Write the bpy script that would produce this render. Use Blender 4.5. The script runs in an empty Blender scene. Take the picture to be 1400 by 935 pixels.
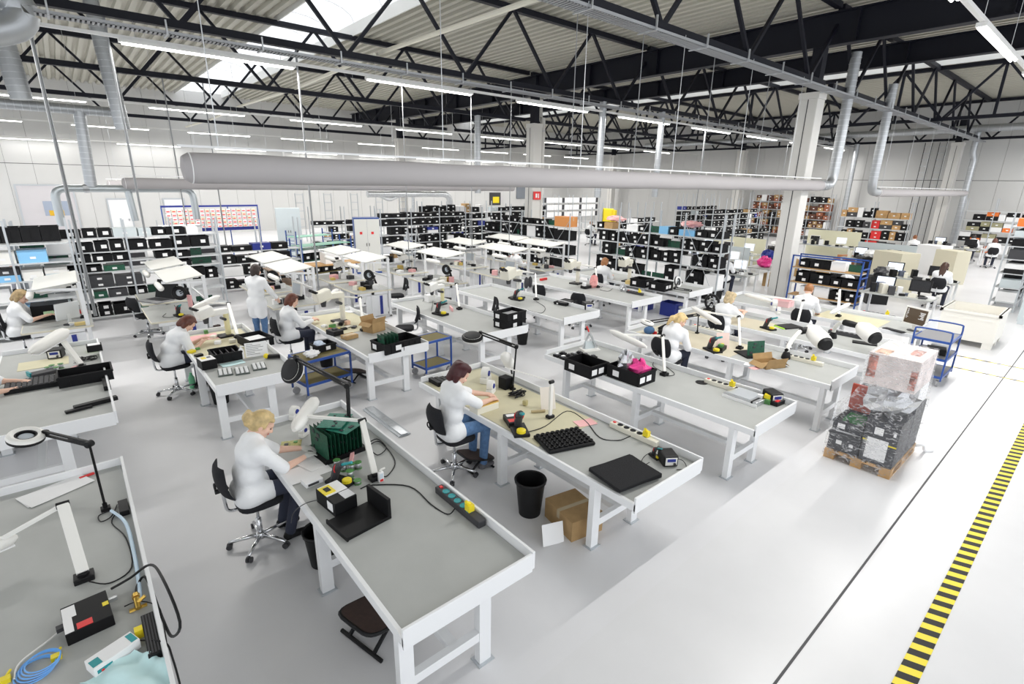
import bpy, bmesh, math, random
import numpy as np
from mathutils import Vector, Matrix, Euler
random.seed(7)
R = math.radians
PI = math.pi
scene = bpy.context.scene
COL = scene.collection

# ------------------------------------------------------------ camera
CAMZ = 3.65
F_PX = 699.3
def _axes():
    pitch, roll, yaw = R(17.17), R(.98), R(40.54)
    cy, sy, cp, sp = math.cos(yaw), math.sin(yaw), math.cos(pitch), math.sin(pitch)
    w = Vector((sy*cp, cy*cp, -sp)); r = Vector((cy, -sy, 0)); u = r.cross(w)
    cr, sr = math.cos(roll), math.sin(roll)
    return cr*r + sr*u, -sr*r + cr*u, w
CR, CU, CW = _axes()
cam_d = bpy.data.cameras.new('camera'); cam = bpy.data.objects.new('camera', cam_d)
COL.objects.link(cam); scene.camera = cam
cam_d.sensor_fit = 'HORIZONTAL'; cam_d.sensor_width = 36.0; cam_d.lens = 36.0*F_PX/1400
cam_d.clip_start = .05; cam_d.clip_end = 300
_m = Matrix((CR, CU, -CW)).transposed().to_4x4(); _m.translation = (0, 0, CAMZ)
cam.matrix_world = _m
def ray(px, py): return CW*F_PX + CR*(px-700) - CU*(py-467.5)
def at(px, py, z=0.0):
    "the point at height z seen at a photo pixel"
    d = ray(px, py); t = (z-CAMZ)/d.z
    return Vector((d.x*t, d.y*t, z))

# ------------------------------------------------------------ light and exposure
scene.view_settings.view_transform = 'Standard'; scene.view_settings.look = 'None'
scene.view_settings.gamma = 1.0; scene.view_settings.use_curve_mapping = False
scene.view_settings.exposure = 0.56
wd = bpy.data.worlds.new('world'); scene.world = wd; wd.use_nodes = True
bg = wd.node_tree.nodes['Background']
bg.inputs['Color'].default_value = (.93, .96, 1, 1); bg.inputs['Strength'].default_value = 1.15
def area_light(name, loc, sx, sy, power, color=(1, .98, .95)):
    ld = bpy.data.lights.new(name, 'AREA'); ld.shape = 'RECTANGLE'; ld.size = sx; ld.size_y = sy
    ld.energy = power; ld.color = color
    o = bpy.data.objects.new(name, ld); COL.objects.link(o); o.location = loc
    return o

# ------------------------------------------------------------ materials
MATS = {}
def mat(name, col=(.8, .8, .8), rough=.5, metal=0, noise=0, nscale=8, bump=0, emit=0, alpha=1, spec=.5, trans=0, coat=0):
    if name in MATS: return MATS[name]
    m = bpy.data.materials.new(name); m.use_nodes = True
    nt = m.node_tree; b = nt.nodes['Principled BSDF']
    b.inputs['Base Color'].default_value = (*col, 1)
    b.inputs['Roughness'].default_value = rough; b.inputs['Metallic'].default_value = metal
    b.inputs['Specular IOR Level'].default_value = spec
    b.inputs['Alpha'].default_value = alpha
    b.inputs['Transmission Weight'].default_value = trans
    b.inputs['Coat Weight'].default_value = coat
    if emit:
        b.inputs['Emission Color'].default_value = (*col, 1); b.inputs['Emission Strength'].default_value = emit
    if noise or bump:
        tc = nt.nodes.new('ShaderNodeTexCoord'); nz = nt.nodes.new('ShaderNodeTexNoise')
        nz.inputs['Scale'].default_value = nscale; nz.inputs['Detail'].default_value = 4
        nt.links.new(tc.outputs['Object'], nz.inputs['Vector'])
        if noise:
            cr = nt.nodes.new('ShaderNodeValToRGB')
            cr.color_ramp.elements[0].position = .3; cr.color_ramp.elements[1].position = .7
            cr.color_ramp.elements[0].color = (*[max(0, c*(1-noise)) for c in col], 1)
            cr.color_ramp.elements[1].color = (*[min(1, c*(1+noise*.5)) for c in col], 1)
            nt.links.new(nz.outputs['Fac'], cr.inputs['Fac']); nt.links.new(cr.outputs['Color'], b.inputs['Base Color'])
        if bump:
            bp = nt.nodes.new('ShaderNodeBump'); bp.inputs['Strength'].default_value = bump; bp.inputs['Distance'].default_value = .01
            nt.links.new(nz.outputs['Fac'], bp.inputs['Height']); nt.links.new(bp.outputs['Normal'], b.inputs['Normal'])
    MATS[name] = m; return m
WHITE = mat('white_paint', (.83, .84, .85), .45)
WHITEP = mat('white_plastic', (.84, .83, .79), .4)
CREAM = mat('cream_plastic', (.80, .77, .66), .4)
BLACK = mat('black_plastic', (.008, .008, .009), .5, spec=.3)
BLACKF = mat('black_fabric', (.012, .0125, .016), .95, noise=.3, nscale=60)
ESDB = mat('black_conductive', (.005, .005, .006), .55, spec=.25)
DARK = mat('dark_grey', (.045, .045, .05), .55)
CHROME = mat('chrome', (.75, .76, .78), .22, 1)
STEEL = mat('galvanised', (.62, .64, .66), .38, .85, noise=.15, nscale=12)
ZINC = mat('zinc_grey', (.50, .53, .56), .45, .3)
GREYTOP = mat('grey_laminate', (.43, .44, .425), .5, noise=.05, nscale=3, spec=.3)
BEIGETOP = mat('beige_mat', (.62, .58, .40), .6, noise=.05, nscale=5)
NAVY = mat('navy_steel', (.006, .007, .014), .55, spec=.3)
BLUE = mat('blue_paint', (.02, .075, .32), .4)
DBLUE = mat('dark_blue', (.015, .03, .25), .5)
GREEN = mat('circuit_green', (.012, .10, .055), .5, noise=.5, nscale=40)
GREENL = mat('circuit_light_green', (.10, .30, .08), .5, noise=.4, nscale=40)
YELLOW = mat('yellow_plastic', (.85, .68, .02), .45)
RED = mat('red_plastic', (.75, .03, .03), .45)
PINK = mat('pink_bag', (.85, .45, .45), .4)
MAGENTA = mat('magenta_bag', (.82, .06, .30), .35)
PAPER = mat('paper', (.86, .86, .86), .7)
CARD = mat('cardboard', (.42, .27, .12), .8, noise=.12, nscale=10)
WOOD = mat('pale_wood', (.55, .33, .14), .7, noise=.25, nscale=6)
BROWN = mat('brown_pad', (.045, .022, .016), .7, noise=.2, nscale=30)
OLIVE = mat('olive_mat', (.17, .14, .05), .8)
TEAL = mat('teal_plastic', (.02, .30, .32), .45)
AQUA = mat('aqua_cloth', (.62, .85, .86), .8)
CYANM = mat('blue_cable', (.16, .42, .85), .4)
GOLD = mat('brass', (.75, .5, .12), .3, 1)
SKIN = mat('skin', (.78, .50, .38), .55)
COAT = mat('white_coat', (.86, .87, .88), .85, bump=.9, nscale=9)
COATB = mat('pale_blue_coat', (.66, .76, .88), .85)
JEANS = mat('blue_jeans', (.10, .20, .38), .85, noise=.2, nscale=30)
DJEANS = mat('dark_trousers', (.03, .035, .06), .85)
LIME = mat('lime', (.45, .85, .08), .5)
BLUEG = mat('blue_glass', (.25, .55, .85), .2)
SCREEN = mat('lit_screen', (.80, .88, 1.0), .3, emit=.45)
SCREEND = mat('dark_screen', (.09, .06, .035), .25)
SILVER = mat('silver_paper', (.55, .56, .58), .3, .7)
ORANGE = mat('orange_plastic', (.85, .20, .03), .5)
DUCTF = mat('textile_duct', (.44, .42, .425), .9)
CONC = mat('column_paint', (.70, .69, .66), .6)
GREYC = mat('grey_cabinet', (.58, .64, .66), .5)
LAMPW = mat('lamp_tube', (1, .99, .96), .4, emit=6)

# ------------------------------------------------------------ mesh helpers
class MB:
    "collects shapes into one mesh"
    def __init__(s): s.v = []; s.f = []; s.x = None
    def add(s, vs, fs):
        n = len(s.v)
        if s.x is not None: vs = [s.x @ Vector(p) for p in vs]
        s.v.extend(tuple(p) for p in vs); s.f.extend(tuple(i+n for i in q) for q in fs); return s
    def box(s, c, d, rz=0, rx=0, ry=0):
        a, b, e = d[0]/2, d[1]/2, d[2]/2
        vs = [(-a,-b,-e),(a,-b,-e),(a,b,-e),(-a,b,-e),(-a,-b,e),(a,-b,e),(a,b,e),(-a,b,e)]
        if rz or rx or ry:
            mm = Euler((rx, ry, rz)).to_matrix(); vs = [mm @ Vector(p) for p in vs]
        vs = [(p[0]+c[0], p[1]+c[1], p[2]+c[2]) for p in vs]
        return s.add(vs, [(0,3,2,1),(4,5,6,7),(0,1,5,4),(1,2,6,5),(2,3,7,6),(3,0,4,7)])
    def bx(s, x0, x1, y0, y1, z0, z1):
        return s.box(((x0+x1)/2, (y0+y1)/2, (z0+z1)/2), (x1-x0, y1-y0, z1-z0))
    def bar(s, p, q, w, h=None, up=(0, 0, 1)):
        "a straight bar of rectangular section"
        p, q = Vector(p), Vector(q); h = h or w
        d = (q-p); L = d.length; d.normalize(); u = Vector(up)
        if abs(d.dot(u)) > .98: u = Vector((1, 0, 0))
        a = d.cross(u).normalized(); b = a.cross(d)
        vs = []
        for e in (p, q):
            for sa, sb in ((-1,-1),(1,-1),(1,1),(-1,1)): vs.append(e + a*sa*w/2 + b*sb*h/2)
        return s.add(vs, [(0,3,2,1),(4,5,6,7),(0,1,5,4),(1,2,6,5),(2,3,7,6),(3,0,4,7)])
    def cyl(s, p, q, r0, r1=None, n=10, cap=True):
        return s.tube([p, q], [r0, r0 if r1 is None else r1], n, cap)
    def tube(s, pts, r, n=6, cap=True):
        pts = [Vector(p) for p in pts]
        if not isinstance(r, (list, tuple)): r = [r]*len(pts)
        vs, fs = [], []; a = None
        for i, p in enumerate(pts):
            d = (pts[min(i+1, len(pts)-1)] - pts[max(i-1, 0)]).normalized()
            if a is None:
                a = d.cross(Vector((0, 0, 1)))
                if a.length < .1: a = Vector((1, 0, 0))
            a = (a - d*a.dot(d)).normalized(); b = d.cross(a)
            for k in range(n):
                t = 2*PI*k/n; vs.append(p + (a*math.cos(t) + b*math.sin(t))*r[i])
        for i in range(len(pts)-1):
            for k in range(n):
                fs.append((i*n+k, i*n+(k+1) % n, (i+1)*n+(k+1) % n, (i+1)*n+k))
        if cap: fs.append(tuple(range(n-1, -1, -1))); fs.append(tuple((len(pts)-1)*n+k for k in range(n)))
        return s.add(vs, fs)
    def lathe(s, prof, c=(0, 0, 0), n=16):
        "prof: (radius, height) pairs turned about z"
        vs, fs = [], []
        for r, z in prof:
            for k in range(n):
                t = 2*PI*k/n; vs.append((c[0]+r*math.cos(t), c[1]+r*math.sin(t), c[2]+z))
        for i in range(len(prof)-1):
            for k in range(n): fs.append((i*n+k, i*n+(k+1) % n, (i+1)*n+(k+1) % n, (i+1)*n+k))
        if prof[0][0] > 1e-4: fs.append(tuple(range(n-1, -1, -1)))
        if prof[-1][0] > 1e-4: fs.append(tuple((len(prof)-1)*n+k for k in range(n)))
        return s.add(vs, fs)
    def prism(s, poly, z0, z1):
        n = len(poly); vs = [(x, y, z0) for x, y in poly] + [(x, y, z1) for x, y in poly]
        fs = [tuple(range(n-1, -1, -1)), tuple(range(n, 2*n))] + [(i, (i+1) % n, n+(i+1) % n, n+i) for i in range(n)]
        return s.add(vs, fs)
    def ball(s, c, r, n=10, m=6, sc=(1, 1, 1)):
        vs, fs = [], []
        for i in range(m+1):
            ph = PI*i/m
            for k in range(n):
                t = 2*PI*k/n
                vs.append((c[0]+r*sc[0]*math.sin(ph)*math.cos(t), c[1]+r*sc[1]*math.sin(ph)*math.sin(t), c[2]-r*sc[2]*math.cos(ph)))
        for i in range(m):
            for k in range(n): fs.append((i*n+k, i*n+(k+1) % n, (i+1)*n+(k+1) % n, (i+1)*n+k))
        return s.add(vs, fs)
    def torus(s, c, Rr, r, n=20, m=6, ax='z'):
        pts = []
        for k in range(n+1):
            t = 2*PI*k/n; a, b = Rr*math.cos(t), Rr*math.sin(t)
            pts.append(Vector(c) + Vector({'z': (a, b, 0), 'x': (0, a, b), 'y': (a, 0, b)}[ax]))
        return s.tube(pts, r, m, False)
    def mesh(s, name='mesh', smooth=False):
        me = bpy.data.meshes.new(name); me.from_pydata(s.v, [], s.f); me.validate()
        if smooth: me.polygons.foreach_set('use_smooth', [True]*len(me.polygons))
        me.update(); return me
    def build(s, name, m, parent=None, smooth=False, bevel=0):
        return obj(name, s.mesh(name, smooth), m, parent, bevel, smooth)
def obj(name, me, m, parent=None, bevel=0, smooth=False):
    o = bpy.data.objects.new(name, me); COL.objects.link(o)
    if m is not None and not me.materials: me.materials.append(m)
    if parent is not None: o.parent = parent
    if bevel:
        md = o.modifiers.new('bevel', 'BEVEL'); md.width = bevel; md.segments = 2; md.limit_method = 'ANGLE'
    if smooth:
        try: me.set_sharp_from_angle(angle=R(38))
        except Exception: pass
    return o
def part(name, me, m, parent, loc=(0, 0, 0), rz=0):
    o = obj(name, me, m, parent); o.location = loc; o.rotation_euler = (0, 0, rz); return o
def tag(o, label, cat, group=None, kind=None):
    o['label'] = label; o['category'] = cat
    if group: o['group'] = group
    if kind: o['kind'] = kind
    return o
def struct(o): o['kind'] = 'structure'; return o
def thing(name, label, cat, loc=(0, 0, 0), rz=0, group=None):
    o = bpy.data.objects.new(name, None); COL.objects.link(o); o.empty_display_size = .1
    o.location = loc; o.rotation_euler = (0, 0, rz); return tag(o, label, cat, group)
def dup(root, loc=None, rz=None, label=None, group=None):
    r = root.copy(); COL.objects.link(r)
    if loc is not None: r.location = loc
    if rz is not None: r.rotation_euler = (0, 0, rz)
    if label: r['label'] = label
    if group: r['group'] = group
    def kids(src, dst):
        for ch in KIDS.get(src.name) or list(src.children):
            c = ch.copy(); COL.objects.link(c); c.parent = dst; kids(ch, c)
    kids(root, r); return r
KIDS = {}
CACHE = {}
def cached(key, fn):
    if key not in CACHE: CACHE[key] = fn()
    return CACHE[key]
def bez(p0, p1, p2, p3, n=12):
    p0, p1, p2, p3 = map(Vector, (p0, p1, p2, p3)); out = []
    for i in range(n+1):
        t = i/n; out.append(p0*(1-t)**3 + p1*3*t*(1-t)**2 + p2*3*t*t*(1-t) + p3*t**3)
    return out
def smooth_path(pts, n=6):
    "Catmull-Rom through the points"
    P_ = [Vector(p) for p in pts]; out = []
    for i in range(len(P_)-1):
        a, b, c, d = P_[max(i-1, 0)], P_[i], P_[i+1], P_[min(i+2, len(P_)-1)]
        for k in range(n):
            t = k/n
            out.append(.5*((2*b) + (c-a)*t + (2*a-5*b+4*c-d)*t*t + (3*b-a-3*c+d)*t**3))
    out.append(P_[-1]); return out
# ============================================================ the hall
X0, X1, Y0, Y1, ZR = -5.6, 43.4, -5.0, 41.6, 8.9
def floor_mat(name, col):
    m = mat(name, col, .3); nt = m.node_tree; b = nt.nodes['Principled BSDF']
    tc = nt.nodes.new('ShaderNodeTexCoord'); nz = nt.nodes.new('ShaderNodeTexNoise'); nz.inputs['Scale'].default_value = .6
    nz.inputs['Detail'].default_value = 6; nz.inputs['Roughness'].default_value = .6
    nt.links.new(tc.outputs['Object'], nz.inputs['Vector'])
    cr = nt.nodes.new('ShaderNodeValToRGB'); e = cr.color_ramp.elements
    e[0].position, e[1].position = .3, .72
    e[0].color = (*[c*.93 for c in col], 1); e[1].color = (*[min(1, c*1.02) for c in col], 1)
    nt.links.new(nz.outputs['Fac'], cr.inputs['Fac']); nt.links.new(cr.outputs['Color'], b.inputs['Base Color'])
    mr = nt.nodes.new('ShaderNodeMapRange'); mr.inputs['To Min'].default_value = .25; mr.inputs['To Max'].default_value = .42
    nt.links.new(nz.outputs['Fac'], mr.inputs['Value']); nt.links.new(mr.outputs['Result'], b.inputs['Roughness'])
    return m
FLOORM = floor_mat('epoxy_floor', (.72, .72, .735)); AISLEM = floor_mat('aisle_tone', (.71, .71, .72))  # aisle strip takes a slightly different tone from the rest of the floor
floor = struct(MB().bx(X0, X1, 2.12, Y1, -.1, 0).build('floor', FLOORM))
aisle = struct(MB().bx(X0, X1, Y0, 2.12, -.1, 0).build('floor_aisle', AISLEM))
tag(MB().bx(-2, 43, .925, .945, 0, .002).build('floor_joint', DARK), 'thin dark expansion joint running along the pale aisle floor', 'floor joint')
# hazard tape: each black and yellow stripe is a piece
def hazard(name, label, p, q, w, step, slant):
    t = thing(name, label, 'floor tape', (p[0], p[1], 0), math.atan2(q[1]-p[1], q[0]-p[0]))
    L = (Vector(q)-Vector(p)).length; n = int(L/step)
    def one():
        return MB().prism([(0, -w/2), (step/2, -w/2), (step/2+slant, w/2), (slant, w/2)], .0005, .003).mesh('stripe')
    a = one(); b = a.copy(); a.materials.append(YELLOW); b.materials.append(BLACK)
    for i in range(min(n, 140)):
        part('yellow_stripe', a, YELLOW, t, (i*step, 0, 0)); part('black_stripe', b, BLACK, t, (i*step+step/2, 0, 0))
    return t
hazard('hazard_tape', 'yellow and black hazard tape along the aisle floor parallel to the joint', (3.3, .29), (17.5, .29), .135, .165, -.05)
hazard('hazard_tape', 'narrow hazard tape crossing the aisle beside the blue cart, second of two', (15.25, 2.0), (15.25, .3), .06, .22, .08)
hazard('hazard_tape', 'narrow hazard tape crossing the aisle beside the blue cart, closer to the wrapped pallet', (14.15, 1.85), (14.15, .3), .06, .22, .08)

# walls made of tall sandwich panels
WALLM = mat('wall_panel', (.62, .62, .61), .6, noise=.03, nscale=.4)
def wall(name, a, b, h):
    a, b = Vector((*a, 0)), Vector((*b, 0)); d = (b-a); L = d.length; ang = math.atan2(d.y, d.x)
    w = bpy.data.objects.new(name, MB().bx(0, L, .05, .15, 0, h).mesh(name)); COL.objects.link(w); w.data.materials.append(DARK)
    w.location = a; w.rotation_euler = (0, 0, ang); struct(w)
    n = round(L/1.18); s = L/n
    up = MB().bx(.006, s-.006, 0, .05, 4.33, h).mesh('wall_panel'); lo = MB().bx(.006, s-.006, 0, .05, 0, 4.30).mesh('wall_panel')
    for i in range(n):
        part('panel', up, WALLM, w, (i*s, 0, 0)); part('panel', lo, WALLM, w, (i*s, 0, 0))
    return w
wall('wall_back', (X0, Y1), (X1, Y1), ZR+.2)
wall('wall_right', (X1, Y1), (X1, Y0), ZR+.2)
# the left side is a band of tall windows
wl_ = struct(MB().bx(X0-.15, X0, Y0, Y1, 0, .9).bx(X0-.15, X0, Y0, Y1, 5.6, ZR+.2).build('wall_left', WALLM))
PANEM = mat('window_pane', (.95, .97, 1), .05, alpha=.12)
w3 = struct(MB().bx(X0-.12, X0-.04, Y0, Y1, .9, .98).bx(X0-.12, X0-.04, Y0, Y1, 5.52, 5.6).build('window_3', WHITE))
pm_ = MB().bx(-.01, .01, .04, 1.9, .98, 5.52).mesh('pane'); mm_ = MB().bx(-.05, .05, -.04, .04, .98, 5.52).mesh('mullion')
for i in range(int((Y1-Y0)/1.94)): part('pane', pm_, PANEM, w3, (X0-.08, Y0+i*1.94, 0)); part('mullion', mm_, WHITE, w3, (X0-.08, Y0+i*1.94, 0))

# roof sheet: trapezoid ribs running along Y, open over the two skylight bands
ROOFM = mat('roof_sheet', (.47, .455, .39), .55, noise=.04, nscale=.6)
SKY = ((6.75, 9.4), (28.9, 30.1))
def roof():
    m = MB(); per = .36; x = X0
    spans, last = [], X0
    for a, b in SKY: spans.append((last, a)); last = b
    spans.append((last, X1))
    for a, b in spans:
        n = max(1, round((b-a)/per)); s = (b-a)/n; prof = []
        for i in range(n):
            u = a+i*s; prof += [(u, 0), (u+s*.42, 0), (u+s*.5, .12), (u+s*.92, .12)]
        prof.append((b, 0))
        vs = []
        for px, pz in prof: vs += [(px, Y0, ZR+pz), (px, Y1, ZR+pz)]
        m.add(vs, [(2*i, 2*i+1, 2*i+3, 2*i+2) for i in range(len(prof)-1)])
    o = m.build('ceiling', ROOFM); struct(o)
roof()
GLASSM = mat('skylight_pane', (.95, .97, 1), .3, alpha=.35)
for k, (a, b) in enumerate(SKY):
    w = struct(MB().bx(a-.04, a, Y0, Y1, ZR-.05, ZR+.35).bx(b, b+.04, Y0, Y1, ZR-.05, ZR+.35).build('window_%d' % (k+1), mat('upstand', (.75, .75, .72), .5)))
    c, r = (a+b)/2, (b-a)/2; seg = 8; L = 2.3
    arc = [(c - r*math.cos(PI*i/seg), ZR+.35+r*.42*math.sin(PI*i/seg)) for i in range(seg+1)]
    pm = MB(); vs = []
    for x, z in arc: vs += [(x, .03, z), (x, L-.03, z)]
    pm.add(vs, [(2*i, 2*i+1, 2*i+3, 2*i+2) for i in range(seg)]); pane = pm.mesh('pane', True)
    rb = MB().tube([(x, 0, z-.01) for x, z in arc], .018, 5).mesh('glazing_bar')
    for i in range(int((Y1-Y0)/L)):
        part('pane', pane, GLASSM, w, (0, Y0+i*L, 0)); part('glazing_bar', rb, WHITE, w, (0, Y0+i*L, 0))

# roof trusses along X, one each bay
TY = (-.0+.1, 7.0, 13.8, 20.6, 27.6, 34.6)
ZB, ZT = 6.70, 8.80
def truss(y, label):
    t = thing('roof_truss', label, 'truss', (0, y, 0), group='roof trusses across the hall')
    for xa, xb in ((-5.5, 18.4), (18.6, 42.4)):
        obj('top_chord', cached(('tc', xa), lambda: MB().bx(xa, xb, -.09, .09, ZT-.08, ZT+.08).mesh('top_chord')), NAVY, t)
        obj('bottom_chord', cached(('bc', xa), lambda: MB().bx(xa+.2, xb-.2, -.08, .08, ZB-.075, ZB+.075).mesh('bottom_chord')), NAVY, t)
        p = 3.65; xs = 2.5
        while xs - p > xa: xs -= p
        x = xs
        while x < xb:
            for d in (-p/2, p/2):
                if xa < x+d < xb:
                    me = cached(('dg', d > 0), lambda: MB().bar((0, 0, ZB), (d, 0, ZT), .085, .085).mesh('diagonal'))
                    o = part('diagonal', me, NAVY, t, (x, 0, 0))
            x += p
    return t
ordn = ('over the front aisle', 'carrying the wide cable tray', 'above the front row of tube lamps', 'between the front and middle lamp rows', 'behind the middle row of tube lamps', 'closest to the back wall')
for y, w in zip(TY, ordn): truss(y, 'dark navy lattice roof truss with zigzag web, '+w)
# main beams along Y
def ibeam(x, z0, z1, label, ya=-4.8, yb=41.4):
    m = MB().bx(x-.02, x+.02, ya, yb, z0+.03, z1-.03).bx(x-.17, x+.17, ya, yb, z0, z0+.035).bx(x-.17, x+.17, ya, yb, z1-.035, z1)
    y = ya+1
    while y < yb: m.bx(x-.16, x+.16, y-.012, y+.012, z0+.03, z1-.03); y += 3.4
    tag(m.build('main_beam', NAVY), label, 'beam')
ibeam(18.5, 7.76, 8.66, 'deep navy main roof beam resting on the pale square columns')
ibeam(23.5, 7.9, 8.62, 'navy roof beam behind the one resting on the pale columns')
def ltruss(x, label, z0=ZB, z1=ZT):
    t = thing('longitudinal_truss', label, 'truss', (x, 0, 0))
    MB().bx(-.09, .09, -4.8, 41.4, z1-.1, z1+.06).build('top_chord', NAVY, t); MB().bx(-.08, .08, -4.8, 41.4, z0-.07, z0+.07).build('bottom_chord', NAVY, t)
    vm = MB().bx(-.05, .05, -.05, .05, z0, z1).mesh('post'); dm = MB().bar((0, 0, z0), (0, 1.75, z1), .09).mesh('diagonal'); dn = MB().bar((0, 0, z0), (0, -1.75, z1), .09).mesh('diagonal')
    y = -4
    while y < 40:
        part('post', vm, NAVY, t, (0, y+1.75, 0)); part('diagonal', dm, NAVY, t, (0, y, 0)); part('diagonal', dn, NAVY, t, (0, y, 0)); y += 3.5
ltruss(30.4, 'dark lattice girder running beside the narrow roof light band')
ltruss(42.6, 'dark lattice girder along the top of the right hand wall')
for y0 in (0, 13.9, 27.6):
    tag(MB().tube([(7.0, y0+.1, 6.86), (7.1, y0+6.9, 6.80), (7.0, y0+13.7, 6.86)], .055, 8).build('roof_brace', CREAM), 'cream round brace tube tying the trusses together', 'brace', 'cream braces at truss level')

# columns
def column(x, y, label, ztop=6.5, s=.56, grp=None):
    t = thing('column', label, 'column', (x, y, 0), group=grp)
    MB().bx(-s/2, s/2, -s/2, s/2, 0, ztop-.18).build('shaft', CONC, t, bevel=.02)
    MB().bx(-s/2-.02, s/2+.02, -s/2-.02, s/2+.02, ztop-.18, ztop).build('capital', CONC, t)
    MB().bx(-.16, .16, -.16, .16, ztop, 7.78).build('steel_post', NAVY, t)
    MB().bx(-s/2-.008, -s/2+.004, -.012, .012, 0, ztop-.2).build('cover_strip', DARK, t)
column(18.5, 7.35, 'pale square column beside the tall round downpipe and blue rack')
column(18.5, 20.2, 'pale square column rising behind the long textile duct')
column(18.5, 33.9, 'pale square column close to the back wall')
column(42.3, 7.9, 'pale square column by the cable ladders on the right wall')
column(42.3, 21.4, 'pale square column at the right wall near brown shelves')
column(42.3, 34.5, 'pale square column near the back right corner')
def downpipe(x, y, label):
    t = thing('downpipe', label, 'pipe', (x, y, 0))
    MB().tube(smooth_path([(0, 0, 0), (0, 0, 6.3), (0, .05, 6.6), (.1, .32, 6.9), (.12, .36, 7.7)], 4), .11, 12).build('pipe', CONC, t, True)
    for z in (1.5, 4, 6.2): MB().lathe([(.115, -.03), (.125, -.03), (.125, .03), (.115, .03)], (0, 0, z), 12).build('clamp', STEEL, t)
downpipe(18.95, 7.3, 'grey white rain downpipe fixed beside the pale column')
downpipe(19.0, 20.1, 'grey white rain downpipe on the column behind the textile duct')

# spiral ducts
SPIRAL = mat('spiral_duct', (.46, .48, .50), .42, .7)
def spiral(name, label, pts, r, n=14, cat='duct', ring=.16):
    t = thing(name, label, cat, pts[0]); o = Vector(pts[0])
    pts = [Vector(p)-o for p in pts]; MB().tube(pts, r, n).build('duct_wall', SPIRAL, t, True)
    rings = MB()
    for a, b in zip(pts, pts[1:]):
        L = (b-a).length
        if L < .6: continue
        k = int(L/ring)
        for i in range(1, k):
            p = a.lerp(b, i/k); d = (b-a).normalized()*.008; rings.tube([p-d, p+d], r+.011, n)
    rings.build('spiral_seams', STEEL, t)['kind'] = 'stuff'
    return t
def elbow(pts, r, n=5):
    "round the corners of a pipe path"
    P_ = [Vector(p) for p in pts]; out = [P_[0]]
    for a, b, c in zip(P_, P_[1:], P_[2:]):
        p, q = b+(a-b).normalized()*r, b+(c-b).normalized()*r
        out += [((1-t)**2)*p + 2*t*(1-t)*b + t*t*q for t in [i/n for i in range(n+1)]]
    return out+[P_[-1]]
spiral('spiral_duct', 'tall vertical spiral duct feeding the long textile duct beside the pale column', elbow([(20.0, 6.85, 7.8), (20.0, 6.85, 3.77), (19.0, 6.85, 3.77)], .4), .155)
spiral('spiral_duct', 'vertical spiral duct feeding the short textile duct near the right wall', elbow([(24.2, 6.85, 7.4), (24.2, 6.85, 3.58), (25.0, 6.85, 3.58)], .4), .155)
spiral('spiral_duct', 'horizontal spiral duct hung along the right wall under the roof', [(41.2, -3, 7.15), (41.2, 30, 7.15)], .2, 12, ring=.5)
spiral('spiral_duct', 'vertical spiral duct fixed to the column on the right wall', elbow([(41.6, 7.0, 7.1), (41.6, 7.0, 5.8), (41.8, 6.9, 5.5), (41.8, 6.9, 0)], .2), .16, ring=.25)
spiral('spiral_duct', 'vertical spiral duct on the right wall behind the blue rack', [(41.8, 13.2, 0), (41.8, 13.2, 6.6)], .16, ring=.25)
for x in (15.3, 20.4): spiral('spiral_duct', 'slim vertical spiral duct behind the textile duct, %s' % ('before the column' if x < 18 else 'past the column'), [(x, 20.6 if x < 18 else 27.6, 6.64), (x, 20.6 if x < 18 else 27.6, 3.2)], .15, ring=.25)
spiral('spiral_duct', 'vertical spiral duct dropping behind the column from the front lamp row', [(16.1, 13.8, 6.64), (16.1, 13.8, 3.2)], .13, ring=.25)
spiral('spiral_duct', 'vertical spiral duct between column and downpipe rows', [(19.9, 13.8, 6.64), (19.9, 13.8, 3.2)], .13, ring=.25)
spiral('spiral_duct', 'horizontal spiral duct ending in a cone high on the left', [(-4, 21, 5.55), (1.9, 21, 5.55)], .14)
spiral('spiral_duct', 'sloping vertical spiral duct dropping to the pipe over the left racks', [(.85, 21, 5.5), (.75, 21, 3.35)], .15)
spiral('spiral_duct', 'wide vertical duct rising to the roof on the far left', [(-.35, 20.0, 5.6), (-.55, 20.0, 8.8)], .24)
spiral('spiral_duct', 'vertical duct rising to the roof above the left racks', [(1.75, 20.0, 5.0), (1.55, 20.0, 8.8)], .19)
spiral('spiral_duct', 'fat duct elbow at the upper left beneath the front lamp row', elbow([(-.6, 12.2, 6.35), (.05, 12.2, 6.35), (.05, 12.2, 5.95), (-.5, 12.2, 5.75)], .25), .22)
EXH = mat('exhaust_pipe', (.52, .56, .58), .35, .6)
t = thing('exhaust_pipe', 'grey exhaust pipe loop over the left storage racks', 'pipe', (0, 21, 3.3))
MB().tube(elbow([(-.15, 0, -1.1), (-.15, 0, 0), (3.45, 0, 0), (3.45, 0, -1.0)], .3), .11, 12).build('main_pipe', EXH, t, True)
MB().cyl((1.65, 0, 0), (1.7, 0, -1.0), .1).build('branch_pipe', EXH, t, True)
MB().cyl((.55, 0, 0), (.68, 0, 0), .135).build('flange', STEEL, t); MB().cyl((1.75, 0, 0), (1.82, 0, 0), .13).build('flange', STEEL, t)
t = thing('exhaust_pipe', 'silver exhaust pipe bending down behind the crate racks near the back wall', 'pipe', (0, 31, 2.9))
MB().tube(elbow([(14.5, 0, 0), (20.6, 0, 0), (20.6, 0, -1.6)], .6), .2, 12).build('main_pipe', STEEL, t, True)
MB().tube(elbow([(15.3, 0, -.1), (16, 0, -.4), (16.7, 0, -.1)], .3), .1, 8).build('branch_pipe', STEEL, t, True); MB().cyl((17.7, 0, 0), (17.7, 0, -2.9), .1).build('branch_pipe', STEEL, t, True)

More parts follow.
